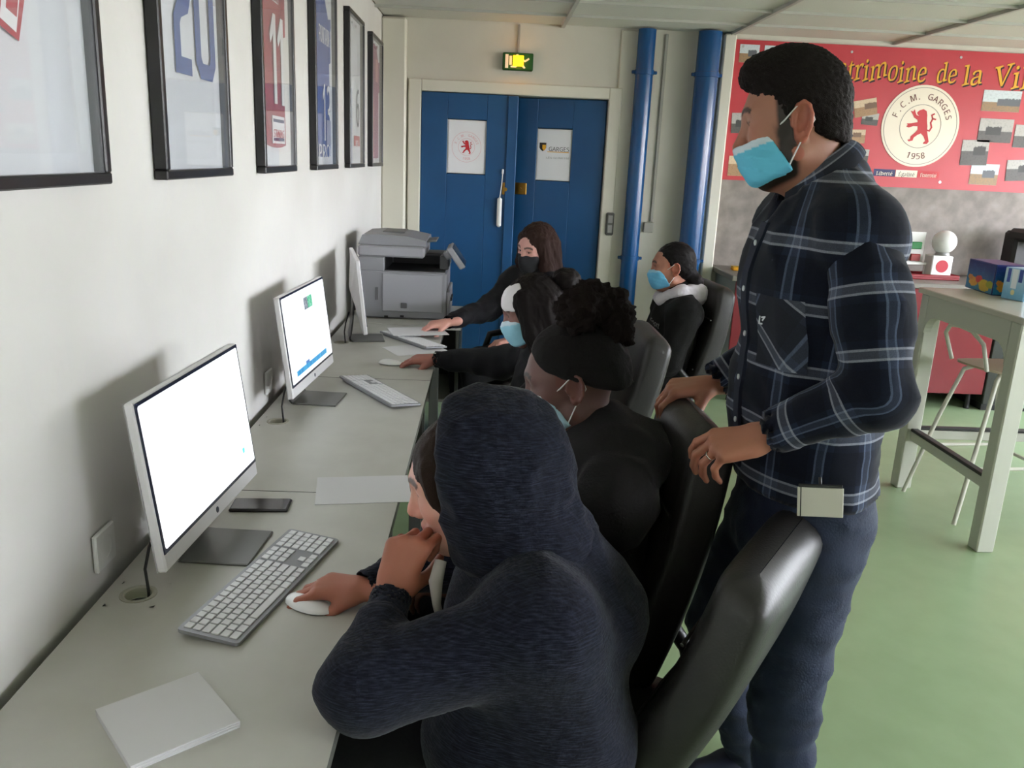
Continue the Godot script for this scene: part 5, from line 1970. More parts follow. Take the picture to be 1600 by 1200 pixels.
# eyes: ball with iris, set into the lids
func eyes(parent: Node, xf: Transform3D, iris: Color) -> void:
	for x in [-1.0, 1.0]:
		var b := MB.new()
		var pr := []
		for k in 13:
			var t := -PI / 2 + PI * k / 12
			pr.append(Vector2(maxf(0.0, cos(t) * 0.0122), sin(t) * 0.0122))
		var T := xf * Transform3D(Basis(V(1, 0, 0), V(0, 0, 1), V(0, -1, 0)), V(x * 0.032, 0.0110, 0.0785))
		b.lathe(pr, 16, T)
		var e := obj("eye", b, mat("eye_white", Color(0.75, 0.72, 0.70), 0.15), parent)
		b = MB.new()
		b.lathe([Vector2(0.0054, 0.0110), Vector2(0.003, 0.0121), Vector2(0, 0.0124)], 12, T)
		obj("iris", b, mat("iris", iris, 0.1), e)

# plain face mask over nose and chin, in head space
func mask_field(top := -0.006) -> Field:
	var f := Field.new()
	f.ell(V(0, -0.040, 0.038), V(0.066, 0.074, 0.064), 0.02)
	for x in [-1.0, 1.0]: f.ell(V(x * 0.043, -0.018, 0.058), V(0.029, 0.027, 0.031), 0.02)
	f.ell(V(0, -0.052, 0.072), V(0.046, 0.052, 0.050), 0.03)
	f.cap(V(0, 0.0, 0.098), V(0, -0.032, 0.113), 0.010, 0.014, 0.02)
	f.cap(V(-0.014, -0.098, 0.066), V(0.014, -0.098, 0.066), 0.026, 0.026, 0.03)
	for x in [-1.0, 1.0]: f.cap(V(x * 0.052, -0.066, 0.012), V(x * 0.024, -0.098, 0.056), 0.025, 0.022, 0.02)
	f.half(V(0, top, 0.10), V(0, 1.0, 0.20))
	f.half(V(0, -0.114, 0.08), V(0, -1.0, -0.25), 0.022)
	f.half(V(0, -0.02, 0.046), V(0, 0.6, -1.0))
	return f

func face_mask(parent: Node, xf: Transform3D, color: Color, band: Color, seed_: int, cell := 0.0036, loopc := Color(0.86, 0.86, 0.86), rim := -0.006) -> void:
	var lp := true
	var c0 := color.srgb_to_linear()
	var c1 := band.srgb_to_linear()
	var col := func(p: Vector3, _n: Vector3) -> Color:
		var top := rim - 0.20 * (p.z - 0.10)
		return c1 if p.y > top - 0.014 else c0
	var nz := FastNoiseLite.new()
	nz.seed = seed_; nz.frequency = 18.0
	var pleat := func(p: Vector3, n: Vector3) -> float:
		var w := p.y + 0.25 * (0.09 - p.z)
		var k := fposmod((w + 0.095) / 0.021, 1.0)
		return 0.0014 * (k - 0.5) * (1.0 if absf(w + 0.05) < 0.036 else 0.2) + 0.0012 * nz.get_noise_3d(p.x * 0.6, p.y * 2.0, p.z)
	var m := vmat("mask_cloth", 0.85)
	plan(parent, "face_mask", m, [job(mask_field(rim), cell, col, pleat, xf)])
	if lp:
		for x in [-1.0, 1.0]:
			var b := MB.new()
			b.tube([xf * V(x * 0.059, -0.016, 0.054), xf * V(x * 0.074, 0.006, 0.020), xf * V(x * 0.084, 0.028, -0.006), xf * V(x * 0.082, 0.030, -0.030), xf * V(x * 0.080, 0.0, -0.038), xf * V(x * 0.080, -0.026, -0.016), xf * V(x * 0.078, -0.055, 0.002), xf * V(x * 0.068, -0.082, 0.018)], 0.0016, 6)
			obj("ear_loop", b, mat("loop", loopc, 0.7), parent)

# shoe along a foot: heel at a, toe at b
func shoe(parent: Node, heel: Vector3, toe: Vector3, col: Color, sole: Color) -> void:
	var d := (toe - heel)
	var f := Field.new()
	var up := Vector3.UP
	f.flat(heel + up * 0.04, heel + d * 0.45 + up * 0.035, 0.042, 0.045, up, 1.1, 0.03)
	f.flat(heel + d * 0.45 + up * 0.035, toe + up * 0.03 - d * 0.12, 0.046, 0.040, up, 1.4, 0.03)
	f.cap(heel + d * 0.08 + up * 0.05, heel + d * 0.10 + up * 0.10, 0.040, 0.042, 0.02)
	f.half(V(0, 0.012, 0), V(0, -1, 0))
	plan(parent, "shoe", mat("shoe_%s" % col.to_html(), col, 0.6), [job(f, 0.009)])
	var g := Field.new()
	g.flat(heel + up * 0.012, heel + d * 0.45 + up * 0.012, 0.046, 0.049, up, 2.6, 0.02)
	g.flat(heel + d * 0.45 + up * 0.012, toe + up * 0.012 - d * 0.12, 0.050, 0.044, up, 2.6, 0.02)
	g.half(V(0, 0.001, 0), V(0, -1, 0))
	plan(parent, "sole", mat("sole_%s" % sole.to_html(), sole, 0.6), [job(g, 0.009)])

# seated lower half: hips, bent knees, feet on the floor
func seated_legs(parent: Node, hips: Vector3, b: Basis, m: Material, seed_: int, knee_y := 0.50, reach := 0.42, seat_lift := 0.0, shoe_c := Color(0.14, 0.14, 0.15), gap := 0.10) -> Array:
	var f := Field.new()
	var fwd := V(b.z.x, 0, b.z.z).normalized()
	var left := Vector3.UP.cross(fwd)
	f.flat(hips + left * 0.07 + V(0, 0.03, 0), hips - left * 0.07 + V(0, 0.03, 0), 0.115, 0.115, Vector3.UP, 1.1, 0.04)
	for s in [-1.0, 1.0]:
		var h: Vector3 = hips + left * (0.095 * s)
		var k: Vector3 = hips + fwd * reach + left * (gap * s)
		k.y = knee_y
		var an: Vector3 = k - fwd * 0.04 + left * (0.02 * s)
		an.y = 0.10
		f.cap(h, k, 0.088, 0.062, 0.03)
		f.cap(k, an, 0.060, 0.043, 0.02)
		shoe(parent, V(an.x, 0, an.z) - fwd * 0.05, V(an.x, 0, an.z) + fwd * 0.2 + left * (0.03 * s), shoe_c, Color(0.75, 0.75, 0.73))
	plan(parent, "trousers", m, [job(f, 0.015, null, folds(seed_, 0.006, 6.0, V(1, 1.6, 1)))])
	return []

func person(label: String, at: Vector3, group := "") -> Node3D:
	var p := thing("person", label, "person", Vector3.ZERO, 0.0, group)
	p.set_meta("kind", "thing")
	return p

# a coarse trunk and limbs inside the clothes, so that head and hands belong to one body
func core(joints: Array, col) -> Job:
	var f := Field.new()
	for j in joints: f.cap(j[0], j[1], j[2], j[3], 0.02)
	return job(f, 0.022, col)

# ------------------------------------------------------------------ padded office chairs
func sup(a: float, hw: float, hd: float, n: float) -> Vector2:
	var c := cos(a); var s := sin(a)
	return Vector2(signf(c) * pow(absf(c), 2.0 / n) * hw, signf(s) * pow(absf(s), 2.0 / n) * hd)

# closed padded slab along a spine: rings of [centre, right, thickness direction, half width, half thickness]
func slab(b: MB, rings: Array, n := 5.0, sides := 48) -> void:
	b.grid(func(u: float, v: float) -> Vector3:
		var q := v * (rings.size() - 1)
		var i := mini(int(q), rings.size() - 2)
		var t := q - i
		var A: Array = rings[i]
		var B: Array = rings[i + 1]
		var e := sup(-u * TAU + PI / 4, lerpf(A[3], B[3], t), lerpf(A[4], B[4], t), n)
		return A[0].lerp(B[0], t) + A[1].lerp(B[1], t) * e.x + A[2].lerp(B[2], t) * e.y, sides, rings.size() - 1, true)

func ends(t: float, r: float, L: float) -> float:
	var e := minf(t, 1.0 - t) * L
	if e >= r: return 0.0
	return r - sqrt(maxf(0.0, r * r - (r - e) * (r - e)))

func office_chair(label: String, at: Vector3, turn: float, back_h := 0.60, recline := 17.0, hw := 0.225, arms := true) -> Node3D:
	# local +z is where the sitter looks
	var p := thing("office_chair", label, "office chair", at, turn)
	var lm := mat("leather_black", Color(0.125, 0.118, 0.115), 0.44)
	if not lm.normal_enabled: triplanar(lm, 6.0, null, bump_tex(0.09, 61, 2.5, 256, 4), 0.25, false)
	var pm := mat("chair_plastic", Color(0.11, 0.11, 0.115), 0.42)
	var b := MB.new()
	var N := 26
	# back: spine leaning away
	var rc := deg_to_rad(recline)
	var rings := []
	for i in N + 1:
		var t := 0.5 - 0.5 * cos(PI * i / N)
		var y := t * back_h
		var lean := -sin(rc) * y - 0.022 * sin(t * PI) + 0.01 * t
		var e := ends(t, 0.045, back_h)
		var c := V(0, 0.47 + y * cos(rc), -0.21 + lean)
		var w := hw * (1.0 - 0.10 * t * t) * (1.0 + 0.03 * sin(t * PI))
		rings.append([c, V(1, 0, 0), V(0, sin(rc), cos(rc)), maxf(0.001, w - e * 1.4), maxf(0.0006, 0.064 * (1.0 - 0.10 * t) * (1.0 - e / 0.045))])
	slab(b, rings, 5.0)
	obj("backrest", b, lm, p)
	b = MB.new()
	for yy in [0.34, 0.62]:
		b = MB.new()
		var k := int(yy * N)
		var r: Array = rings[k]
		b.tube([r[0] + V(-r[3] * 0.93, 0, 0) + r[2] * (r[4] - 0.001), r[0] + r[2] * (r[4] + 0.004), r[0] + V(r[3] * 0.93, 0, 0) + r[2] * (r[4] - 0.001)], 0.004, 6)
		obj("seam", b, lm, p)
	b = MB.new()
	rings = []
	for i in N + 1:
		var t := 0.5 - 0.5 * cos(PI * i / N)
		var e := ends(t, 0.045, 0.48)
		var z := lerpf(-0.24, 0.24, t)
		rings.append([V(0, 0.435 + 0.012 * cos(t * PI) - 0.03 * maxf(0.0, t - 0.8) * 5.0 * (t - 0.8) * 5.0, z), V(-1, 0, 0), V(0, 1, 0), maxf(0.001, 0.205 - e * 1.4), maxf(0.0006, 0.048 * (1.0 - e / 0.045))])
	slab(b, rings, 4.0)
	obj("seat", b, lm, p)
	if arms:
		for s in [-1.0, 1.0]:
			b = MB.new()
			var x: float = s * 0.232
			b.tube([V(x * 0.8, 0.40, 0.10), V(x, 0.44, 0.13), V(x, 0.54, 0.17), V(x, 0.625, 0.14), V(x, 0.645, 0.02), V(x, 0.625, -0.10), V(x, 0.55, -0.17), V(x, 0.47, -0.19), V(x * 0.8, 0.42, -0.15)], [0.014, 0.017, 0.018, 0.020, 0.022, 0.020, 0.018, 0.016, 0.014], 10)
			obj("armrest", b, pm, p)
	b = MB.new()
	b.lathe([Vector2(0.028, 0.10), Vector2(0.028, 0.25), Vector2(0.016, 0.25), Vector2(0.016, 0.40), Vector2(0.0, 0.40)], 20)
	b.box(V(0, 0.385, 0), V(0.16, 0.03, 0.2), 0.006)
	obj("gas_column", b, pm, p)
	b = MB.new()
	for k in 5:
		var a := TAU * k / 5 + 0.3
		var d := V(cos(a), 0, sin(a))
		b.tube([V(0, 0.105, 0), d * 0.12 + V(0, 0.10, 0), d * 0.28 + V(0, 0.072, 0)], [0.030, 0.024, 0.015], 10)
	obj("star_base", b, pm, p)
	for k in 5:
		var a := TAU * k / 5 + 0.3
		var d := V(cos(a), 0, sin(a))
		b = MB.new()
		var T := Transform3D(Basis(Vector3.UP, -a) * Basis(Vector3.RIGHT, PI / 2), d * 0.28 + V(0, 0.027, 0))
		for s in [-0.014, 0.014]:
			b.lathe([Vector2(0, s - 0.009), Vector2(0.022, s - 0.009), Vector2(0.027, s - 0.005), Vector2(0.027, s + 0.005), Vector2(0.022, s + 0.009), Vector2(0, s + 0.009)], 16, T)
		b.tube([d * 0.28 + V(0, 0.03, 0), d * 0.28 + V(0, 0.075, 0)], 0.007, 8)
		obj("caster", b, pm, p)
	return p

func office() -> void:
	office_chair("black padded office chair behind the hooded student, nearest the camera", V(0.990, 0, -1.590), -PI / 2 - deg_to_rad(34.0), 0.535, 22.0)
	office_chair("black padded office chair the standing man rests his hands on", V(0.90, 0, -1.80), -PI / 2 + 0.02, 0.63, 15.0, 0.195)
	office_chair("black padded office chair behind the student with the white headband", V(1.02, 0, -3.10), -PI / 2, 0.58, 19.0)
	office_chair("black office chair of the far student with the black mask", V(1.02, 0, -4.62), -PI / 2 + 0.35, 0.42, 12.0)
	office_chair("black office chair of the student with the white hood, near the kitchen", V(1.64, 0, -4.36), -PI / 2 + 0.1, 0.58, 15.0)

func people() -> void:
	man()
	hooded_student()
	wrapped_student()
	headband_student()
	far_student()
	white_hood_student()
	run_plans()
	# each person's node stands on the floor under the body
	for q in feet:
		var r: Node3D = q[0]
		r.position = q[1]
		for c in r.get_children():
			if c is Node3D: c.position -= q[1]

var feet := []

# ---------------------------------------------------------------- standing man
func plaid() -> ImageTexture:
	var N := 128
	var im := Image.create(N, N, false, Image.FORMAT_RGB8)
	var f := FastNoiseLite.new()
	f.seed = 12; f.frequency = 0.35
	var band := func(t: float) -> float:
		# two pale lines and a softer middle
		var d := absf(t - 0.5)
		if d > 0.055 and d < 0.095: return 1.0
		if d <= 0.055: return 0.38
		return 0.0
	for y in N:
		for x in N:
			var u := x / float(N)
			var v := y / float(N)
			var c := Color(0.115, 0.145, 0.215)
			# darker square in the middle of the field
			var du := absf(fposmod(u, 1.0) - 0.5)
			var dv := absf(fposmod(v, 1.0) - 0.5)
			if du > 0.22: c = c.lerp(Color(0.065, 0.078, 0.118), 0.6)
			if dv > 0.22: c = c.lerp(Color(0.065, 0.078, 0.118), 0.6)
			c = c.lerp(Color(0.40, 0.45, 0.54), 0.62 * band.call(u))
			c = c.lerp(Color(0.64, 0.65, 0.68), 0.68 * band.call(v))
			c = c * (1.0 + 0.25 * f.get_noise_2d(x * 3.0, y * 3.0))
			im.set_pixel(x, y, c)
	im.generate_mipmaps()
	return ImageTexture.create_from_image(im)

func man() -> void:
	var p := person("standing man in a navy plaid shirt, jeans and blue face mask", Vector3.ZERO)
	feet.append([p, V(1.49, 0, -1.68)])
	var hb := facing(-20.0, 10.0, 0.0)
	var HX := Transform3D(hb.scaled_local(V(0.97, 0.975, 0.91)), V(1.350, 1.698, -1.655))
	var bf := facing(1.0)
	var fw := bf.z
	var lf := bf.x
	var SLd := lf * 0.185
	var chest := V(1.425, 1.40, -1.655)
	var NB := V(1.425, 1.565, -1.655)
	var SL := V(1.432, 1.505, -1.650) + SLd
	var SR := V(1.432, 1.505, -1.650) - SLd
	var EL := V(1.458, 1.245, -1.390)
	var WL := V(1.318, 1.118, -1.520)
	var ER := V(1.480, 1.250, -1.900)
	var WR := V(1.318, 1.108, -1.930)
	var hip := V(1.465, 0.96, -1.655)
	# ---- skin
	var hf := head_field(1.0, 1.06, true)
	ears(hf)
	neck(hf, 0.058, HX, NB)
	var skin := lin(0.63, 0.44, 0.36)
	var hairc := lin(0.075, 0.06, 0.055)
	var jobs := [job(hf, 0.0034, skin_color(skin, lin(0.55, 0.33, 0.30), hairc, 5, true, hairc), null, HX)]
	var hs := lin(0.66, 0.44, 0.35)
	var hc := func(q: Vector3, _n: Vector3) -> Color: return hs
	# left hand lies over the near corner of the chair back, fingers hanging down
	var LX := hand_xf(WL, V(-0.90, -0.34, -0.28), V(-0.30, 0.90, 0.42))
	jobs.append(job(hand_field(LX, 1.0, [[24, 30, 18], [32, 34, 20], [38, 36, 22], [44, 38, 22]], [48, 30, 25], 6.0, 1.04), 0.0037, hc))
	var RX_ := hand_xf(WR, V(-0.97, -0.10, 0.06), V(-0.08, 0.98, 0.12))
	jobs.append(job(hand_field(RX_, -1.0, [[44, 48, 26], [50, 48, 26], [52, 48, 28], [54, 48, 28]], [44, 45, 25], 3.0, 1.04), 0.0037, hc))
	jobs.append(core([[NB + V(-0.012, 0.0, 0), V(1.395, 1.45, -1.655), 0.052, 0.05], [NB - V(0, 0.02, 0), hip, 0.06, 0.08], [SL - lf * 0.03 - V(0, 0.01, 0), SR + lf * 0.03 - V(0, 0.01, 0), 0.036, 0.036], [SL - lf * 0.02 - V(0, 0.01, 0), EL, 0.036, 0.032], [EL, WL, 0.032, 0.021], [SR + lf * 0.02 - V(0, 0.01, 0), ER, 0.036, 0.032], [ER, WR, 0.032, 0.021]], hc))
	plan(p, "body", skin_mat(), jobs)
	eyes(p, HX, Color(0.10, 0.06, 0.04))
	# ---- hair: short back and sides, longer on top
	var h := Field.new()
	h.ell(V(0, 0.042, -0.014), V(0.082, 0.097, 0.102), 0.02)
	h.ell(V(0, 0.098, 0.022), V(0.066, 0.050, 0.082), 0.03)
	h.ell(V(0, -0.030, -0.062), V(0.064, 0.058, 0.047), 0.03)
	h.cap(V(-0.030, 0.102, 0.072), V(0.034, 0.104, 0.072), 0.021, 0.020, 0.03)
	h.ell(V(0, 0.005, 0.124), V(0.110, 0.078, 0.080), 0.008, 1)
	h.ell(V(0.088, -0.012, -0.014), V(0.028, 0.040, 0.028), 0.008, 1)
	h.ell(V(-0.088, -0.012, -0.014), V(0.028, 0.040, 0.028), 0.008, 1)
	h.half(V(0, -0.046, -0.09), V(0, -1.0, 0.35), 0.012)
	plan(p, "hair", hair_mat("hair_black", Color(0.115, 0.100, 0.095), 0.6), [job(h, 0.0038, null, curls(7, 0.0035, 90.0), HX)])
	face_mask(p, HX, Color(0.40, 0.76, 0.88), Color(0.80, 0.86, 0.90), 31, 0.0030, Color(0.86, 0.86, 0.86), -0.024)
	# ---- shirt
	var s := Field.new()
	s.flat(V(1.458, 0.99, -1.655), chest, 0.190, 0.186, fw, 1.42, 0.05)
	s.ell(V(1.420, 1.16, -1.655) + fw * 0.01, V(0.105, 0.15, 0.155), 0.05)
	s.ell(chest + fw * 0.015, V(0.105, 0.13, 0.170), 0.05)
	s.cap(SL - lf * 0.035, SR + lf * 0.035, 0.068, 0.068, 0.05)
	s.cap(NB + V(0.01, 0.015, 0), SL - lf * 0.02, 0.054, 0.060, 0.06)
	s.cap(NB + V(0.01, 0.015, 0), SR + lf * 0.02, 0.054, 0.060, 0.06)
	s.half(V(0, 0.985, 0), V(0, -1, 0), 0.01)
	var hole := s.cap(NB + V(-0.012, 0.0, 0), NB + V(-0.05, 0.12, 0) , 0.062, 0.075, 0.012, 1)
	hole.op = 1
	s.cap(NB + V(-0.075, 0.05, 0), NB + V(-0.100, -0.040, 0), 0.036, 0.010, 0.01, 1)
	var shirt_tex := plaid()
	var sm := mat("plaid_shirt", Color(1, 1, 1), 0.92)
	sm.albedo_texture = shirt_tex
	sm.rim_enabled = true; sm.rim = 0.2
	sm.uv1_scale = Vector3(9, 1.0 / 0.118, 1)
	sm.metallic_specular = 0.2
	var body_uv := func(q: Vector3, _n: Vector3) -> Vector2:
		var d := q - V(1.43, 0, -1.655)
		return Vector2(atan2(d.dot(lf) * 0.66, d.dot(fw)) / TAU + 0.055, 1.43 - q.y)
	var fold := folds(21, 0.012, 4.2, V(1.0, 0.9, 1.0))
	var fold2 := folds(24, 0.010, 5.5, V(0.9, 1.0, 0.9))
	plan(p, "shirt", sm, [job(s, 0.010, null, fold)], body_uv)
	var km := mat("plaid_sleeve", Color(1, 1, 1), 0.92)
	km.albedo_texture = shirt_tex
	km.rim_enabled = true; km.rim = 0.2
	km.uv1_scale = Vector3(4, 1.0 / 0.112, 1)
	km.metallic_specular = 0.2
	for side in [1.0, -1.0]:
		var S: Vector3 = SL if side > 0 else SR
		var E: Vector3 = EL if side > 0 else ER
		var W: Vector3 = WL if side > 0 else WR
		var a := Field.new()
		a.cap(S - V(0, 0.014, 0) - lf * (0.018 * side), S.lerp(E, 0.5), 0.068, 0.063, 0.03)
		a.cap(S.lerp(E, 0.5), E + V(0.004, 0, 0), 0.062, 0.055, 0.03)
		a.cap(E + V(0.004, 0, 0), W.lerp(E, 0.18), 0.055, 0.041, 0.03)
		a.cap(W.lerp(E, 0.10), W.lerp(E, 0.22), 0.0415, 0.0415, 0.004)
		var ax := (W - E).normalized()
		a.half(W.lerp(E, 0.09), ax, 0.003)
		a.cap(W.lerp(E, 0.14), W + ax * 0.06, 0.034, 0.036, 0.003, 1)
		var L1 := S.distance_to(E)
		var uvf := func(q: Vector3, _n: Vector3) -> Vector2:
			var d1 := (E - S).normalized()
			var d2 := (W - E).normalized()
			var t1 := (q - S).dot(d1)
			var t2 := (q - E).dot(d2)
			var r1 := ((q - S) - d1 * t1)
			var r2 := ((q - E) - d2 * t2)
			var w := smoothstep(-0.03, 0.03, (q - E).dot((d1 + d2).normalized()))
			var x1 := (fw - d1 * fw.dot(d1)).normalized()
			var out := d1.cross(x1)
			var x2 := (fw.lerp(V(0, 1, 0), 0.75) - d2 * fw.lerp(V(0, 1, 0), 0.75).dot(d2)).normalized()
			var out2 := d2.cross(x2)
			var a1 := atan2(r1.dot(out), r1.dot(x1)) / TAU
			var a2 := atan2(r2.dot(out2), r2.dot(x2)) / TAU
			a2 -= roundf(a2 - a1)
			return Vector2(lerpf(a1, a2, w) + 0.13, lerpf(t1, L1 + t2, w) - 0.038)
		plan(p, "sleeve", km, [job(a, 0.0085, null, fold2)], uvf)
	# collar: stand and fold with two points
	var cm := mat("plaid_collar", Color(1, 1, 1), 0.92)
	cm.albedo_texture = shirt_tex
	cm.uv1_scale = Vector3(4, 0.6, 1)
	var cb := MB.new()
	var cax := (V(-0.05, 0.12, 0)).normalized()
	var cf := (fw - cax * fw.dot(cax)).normalized()
	var cl := cax.cross(cf)
	for lay in 2:
		cb.grid(func(u: float, v: float) -> Vector3:
			var ang := lerpf(0.16, TAU - 0.16, u)
			var front := pow(absf(cos(ang * 0.5)), 3.0)
			var drop := v * (0.044 + 0.034 * front)
			var rad := 0.0635 + 0.022 * v + 0.004 * sin(v * PI) + 0.016 * front * v
			var hgt := 0.052 - 0.030 * front - drop + 0.012 * sin(v * PI * 0.5)
			var ctr := NB + V(-0.010, 0.040, 0)
			var dir := cf * cos(ang + 0.10 * front * v * signf(PI - ang)) + cl * sin(ang + 0.10 * front * v * signf(PI - ang))
			return ctr + cax * hgt + dir * (rad - 0.0025 * lay), 44, 8, lay == 0)
		cb.grid(func(u: float, v: float) -> Vector3:
			var ang := lerpf(0.30, TAU - 0.30, u)
			var front := pow(absf(cos(ang * 0.5)), 3.0)
			var ctr := NB + V(-0.010, 0.040, 0)
			return ctr + cax * lerpf(-0.012, 0.052 - 0.030 * front, v) + (cf * cos(ang) + cl * sin(ang)) * (0.062 - 0.0025 * lay), 44, 3, lay == 0)
	obj("collar", cb, cm, p)
	# placket, buttons, chest pocket set on the cloth
	var pb := MB.new()
	var path := []
	for i in 22:
		var y := 1.515 - i * 0.0238
		var pq := s.hit(V(1.43, y, -1.655) + fw * 0.4 + lf * 0.012, -fw, 0.001)
		path.append(pq + fw * maxf(0.0, fold.call(pq, fw)))
	for i in path.size() - 1:
		var a0: Vector3 = path[i]
		var a1: Vector3 = path[i + 1]
		var w := lf * 0.016
		var o := fw * 0.0035
		pb.quad(a0 - w + o, a1 - w + o, a1 + w + o, a0 + w + o)
		pb.quad(a0 + w + o, a1 + w + o, a1 + w - o, a0 + w - o)
		pb.quad(a1 - w + o, a0 - w + o, a0 - w - o, a1 - w - o)
	obj("placket", pb, mat("placket_navy", Color(0.10, 0.13, 0.20), 0.9), p)
	for y in [1.475, 1.385, 1.295, 1.205, 1.115, 1.04]:
		var q := s.hit(V(1.43, y, -1.655) + fw * 0.4 + lf * 0.016, -fw, 0.001)
		var bb := MB.new()
		q += fw * maxf(0.0, fold.call(q, fw))
		bb.lathe([Vector2(0, 0), Vector2(0.0058, 0), Vector2(0.0058, 0.002), Vector2(0.004, 0.0028), Vector2(0, 0.002)], 14, Transform3D(Basis(lf, fw, lf.cross(fw)), q + fw * 0.0045))
		obj("button", bb, mat("button_pearl", Color(0.72, 0.74, 0.76), 0.25), p)
	var pk := MB.new()
	var pd := (fw + lf * 0.75).normalized()
	pk.grid(func(u: float, v: float) -> Vector3:
		var o := V(1.43, 1.385 - 0.135 * v, -1.655) + lf * lerpf(0.065, 0.165, u) + fw * 0.35
		var q := s.hit(o, -fw, 0.001)
		return q + pd * (0.004 + maxf(0.0, fold.call(q, pd))), 8, 10, true)
	var pm := mat("plaid_pocket", Color(1, 1, 1), 0.92)
	pm.albedo_texture = shirt_tex
	pm.uv1_scale = Vector3(0.85, 1.15, 1)
	for i in pk.uv.size(): pk.uv[i] = pk.uv[i].rotated(0.62)
	obj("pocket", pk, pm, p)
	var mk := MB.new()
	var mq := s.hit(V(1.43, 1.335, -1.655) + lf * 0.085 + fw * 0.35, -fw, 0.001)
	var MT := Transform3D(Basis(fw.cross(V(0, 1, 0)) * -1.0, V(0, 1, 0), fw).rotated(V(0, 1, 0), 0.5), mq + pd * (0.008 + maxf(0.0, fold.call(mq, pd))))
	stroke(mk, [Vector2(-0.006, 0.008), Vector2(-0.006, -0.006), Vector2(0.002, -0.006)], 0.003, 0.001, MT)
	stroke(mk, [Vector2(-0.002, 0.006), Vector2(0.006, 0.008), Vector2(0.001, 0.0)], 0.003, 0.001, MT)
	obj("pocket_mark", mk, M.button_pearl, p)
	# name badge hanging from the belt on the near hip
	var bd := MB.new()
	var BT := Transform3D(Basis(Vector3.UP, deg_to_rad(-16.0)) * Basis(Vector3.RIGHT, -0.05) * Basis(Vector3.BACK, 0.10), V(1.400, 1.028, -1.415))
	bd.box(Vector3.ZERO, V(0.080, 0.056, 0.003), 0.001, BT)
	var bo := obj("badge", bd, mat("badge_white", Color(0.74, 0.73, 0.68), 0.3), p)
	bd = MB.new()
	bd.box(V(0, 0.031, 0), V(0.076, 0.006, 0.005), 0.001, BT)
	bd.box(V(-0.034, 0.0, 0.0005), V(0.002, 0.056, 0.0032), 0.0, BT)
	bd.tube([BT * V(0, 0.03, -0.004), BT * V(0, 0.044, -0.012)], 0.003, 6)
	obj("clip", bd, M.black, bo)
	# watch and ring
	var wx := LX.basis
	var wb := MB.new()
	var pts := []
	for k in 25:
		var a := TAU * k / 24
		pts.append(WL - wx.y * 0.028 + wx.x * cos(a) * 0.0335 + wx.z * sin(a) * 0.0275)
	for k in 24:
		var lk := MB.new()
		var a := TAU * (k + 0.5) / 24
		var c: Vector3 = WL - wx.y * 0.028 + wx.x * cos(a) * 0.0340 + wx.z * sin(a) * 0.0280
		var nn: Vector3 = (wx.x * cos(a) / 0.034 + wx.z * sin(a) / 0.028).normalized()
		wb.box(Vector3.ZERO, V(0.0072, 0.018, 0.003), 0.001, Transform3D(Basis(nn.cross(wx.y) * -1.0, wx.y, nn), c))
	var wt := obj("watch_band", wb, M.steel, p)
	wb = MB.new()
	var wn := wx.z
	wb.lathe([Vector2(0, 0), Vector2(0.0185, 0), Vector2(0.0195, 0.004), Vector2(0.0175, 0.008), Vector2(0.015, 0.0085), Vector2(0, 0.0085)], 24, Transform3D(Basis(wx.x, wn, wx.x.cross(wn)), WL - wx.y * 0.028 + wn * 0.026))
	obj("watch_case", wb, M.steel, wt)
	wb = MB.new()
	wb.lathe([Vector2(0.0145, 0.0), Vector2(0, 0.0005)], 20, Transform3D(Basis(wx.x, wn, wx.x.cross(wn)), WL - wx.y * 0.028 + wn * 0.0348))
	obj("watch_dial", wb, mat("dial", Color(0.72, 0.72, 0.68), 0.3), wt)
	var rb := MB.new()
	var fa := deg_to_rad(38.0)
	var rc := LX * (V(-0.0115, 0.087, 0) * 1.04 + V(0, cos(fa), -sin(fa)) * 0.021)
	var ry := (wx.y * cos(fa) - wx.z * sin(fa))
	var rz := (wx.z * cos(fa) + wx.y * sin(fa))
	var rp := []
	for k in 17: rp.append(rc + (wx.x * cos(TAU * k / 16) + rz * sin(TAU * k / 16)) * 0.0104)
	rb.tube(rp, 0.0018, 6, false)
	obj("ring", rb, mat("silver", Color(0.85, 0.84, 0.80), 0.2, 1.0), p)
	# ---- jeans
	var j := Field.new()
	var hL := hip + lf * 0.085 + V(0, -0.02, 0)
	var hR := hip - lf * 0.085 + V(0, -0.02, 0)
	var kL := V(1.445, 0.50, -1.545)
	var aL := V(1.475, 0.075, -1.50)
	var kR := V(1.375, 0.53, -1.865)
	var aR := V(1.525, 0.085, -1.935)
	j.flat(hip + V(0, 0.06, 0), hip + V(0, -0.08, 0), 0.150, 0.158, fw, 1.28, 0.05)
	j.ell(hip + V(0.035, -0.05, 0), V(0.09, 0.10, 0.135), 0.05)
	j.cap(hL, kL, 0.100, 0.068, 0.04)
	j.cap(kL, aL, 0.067, 0.052, 0.03)
	j.cap(hR, kR, 0.100, 0.068, 0.04)
	j.cap(kR, aR, 0.067, 0.052, 0.03)
	j.half(V(0, 0.045, 0), V(0, -1, 0), 0.01)
	var jm := mat("denim", Color(0.075, 0.125, 0.22), 0.85)
	triplanar(jm, 3.0, noise_tex(0.02, 34, Color(0.72, 0.74, 0.80), Color(1.25, 1.25, 1.2), 256, 5), bump_tex(0.25, 35, 2.0, 256, 3), 0.3, false)
	jm.rim_enabled = true; jm.rim = 0.25
	plan(p, "jeans", jm, [job(j, 0.010, null, folds(33, 0.010, 5.0, V(0.8, 1.5, 0.8)))])
	shoe(p, V(1.53, 0, -1.48), V(1.31, 0, -1.46), Color(0.10, 0.13, 0.22), Color(0.82, 0.80, 0.76))
	shoe(p, V(1.585, 0, -1.955), V(1.37, 0, -1.90), Color(0.10, 0.13, 0.22), Color(0.82, 0.80, 0.76))

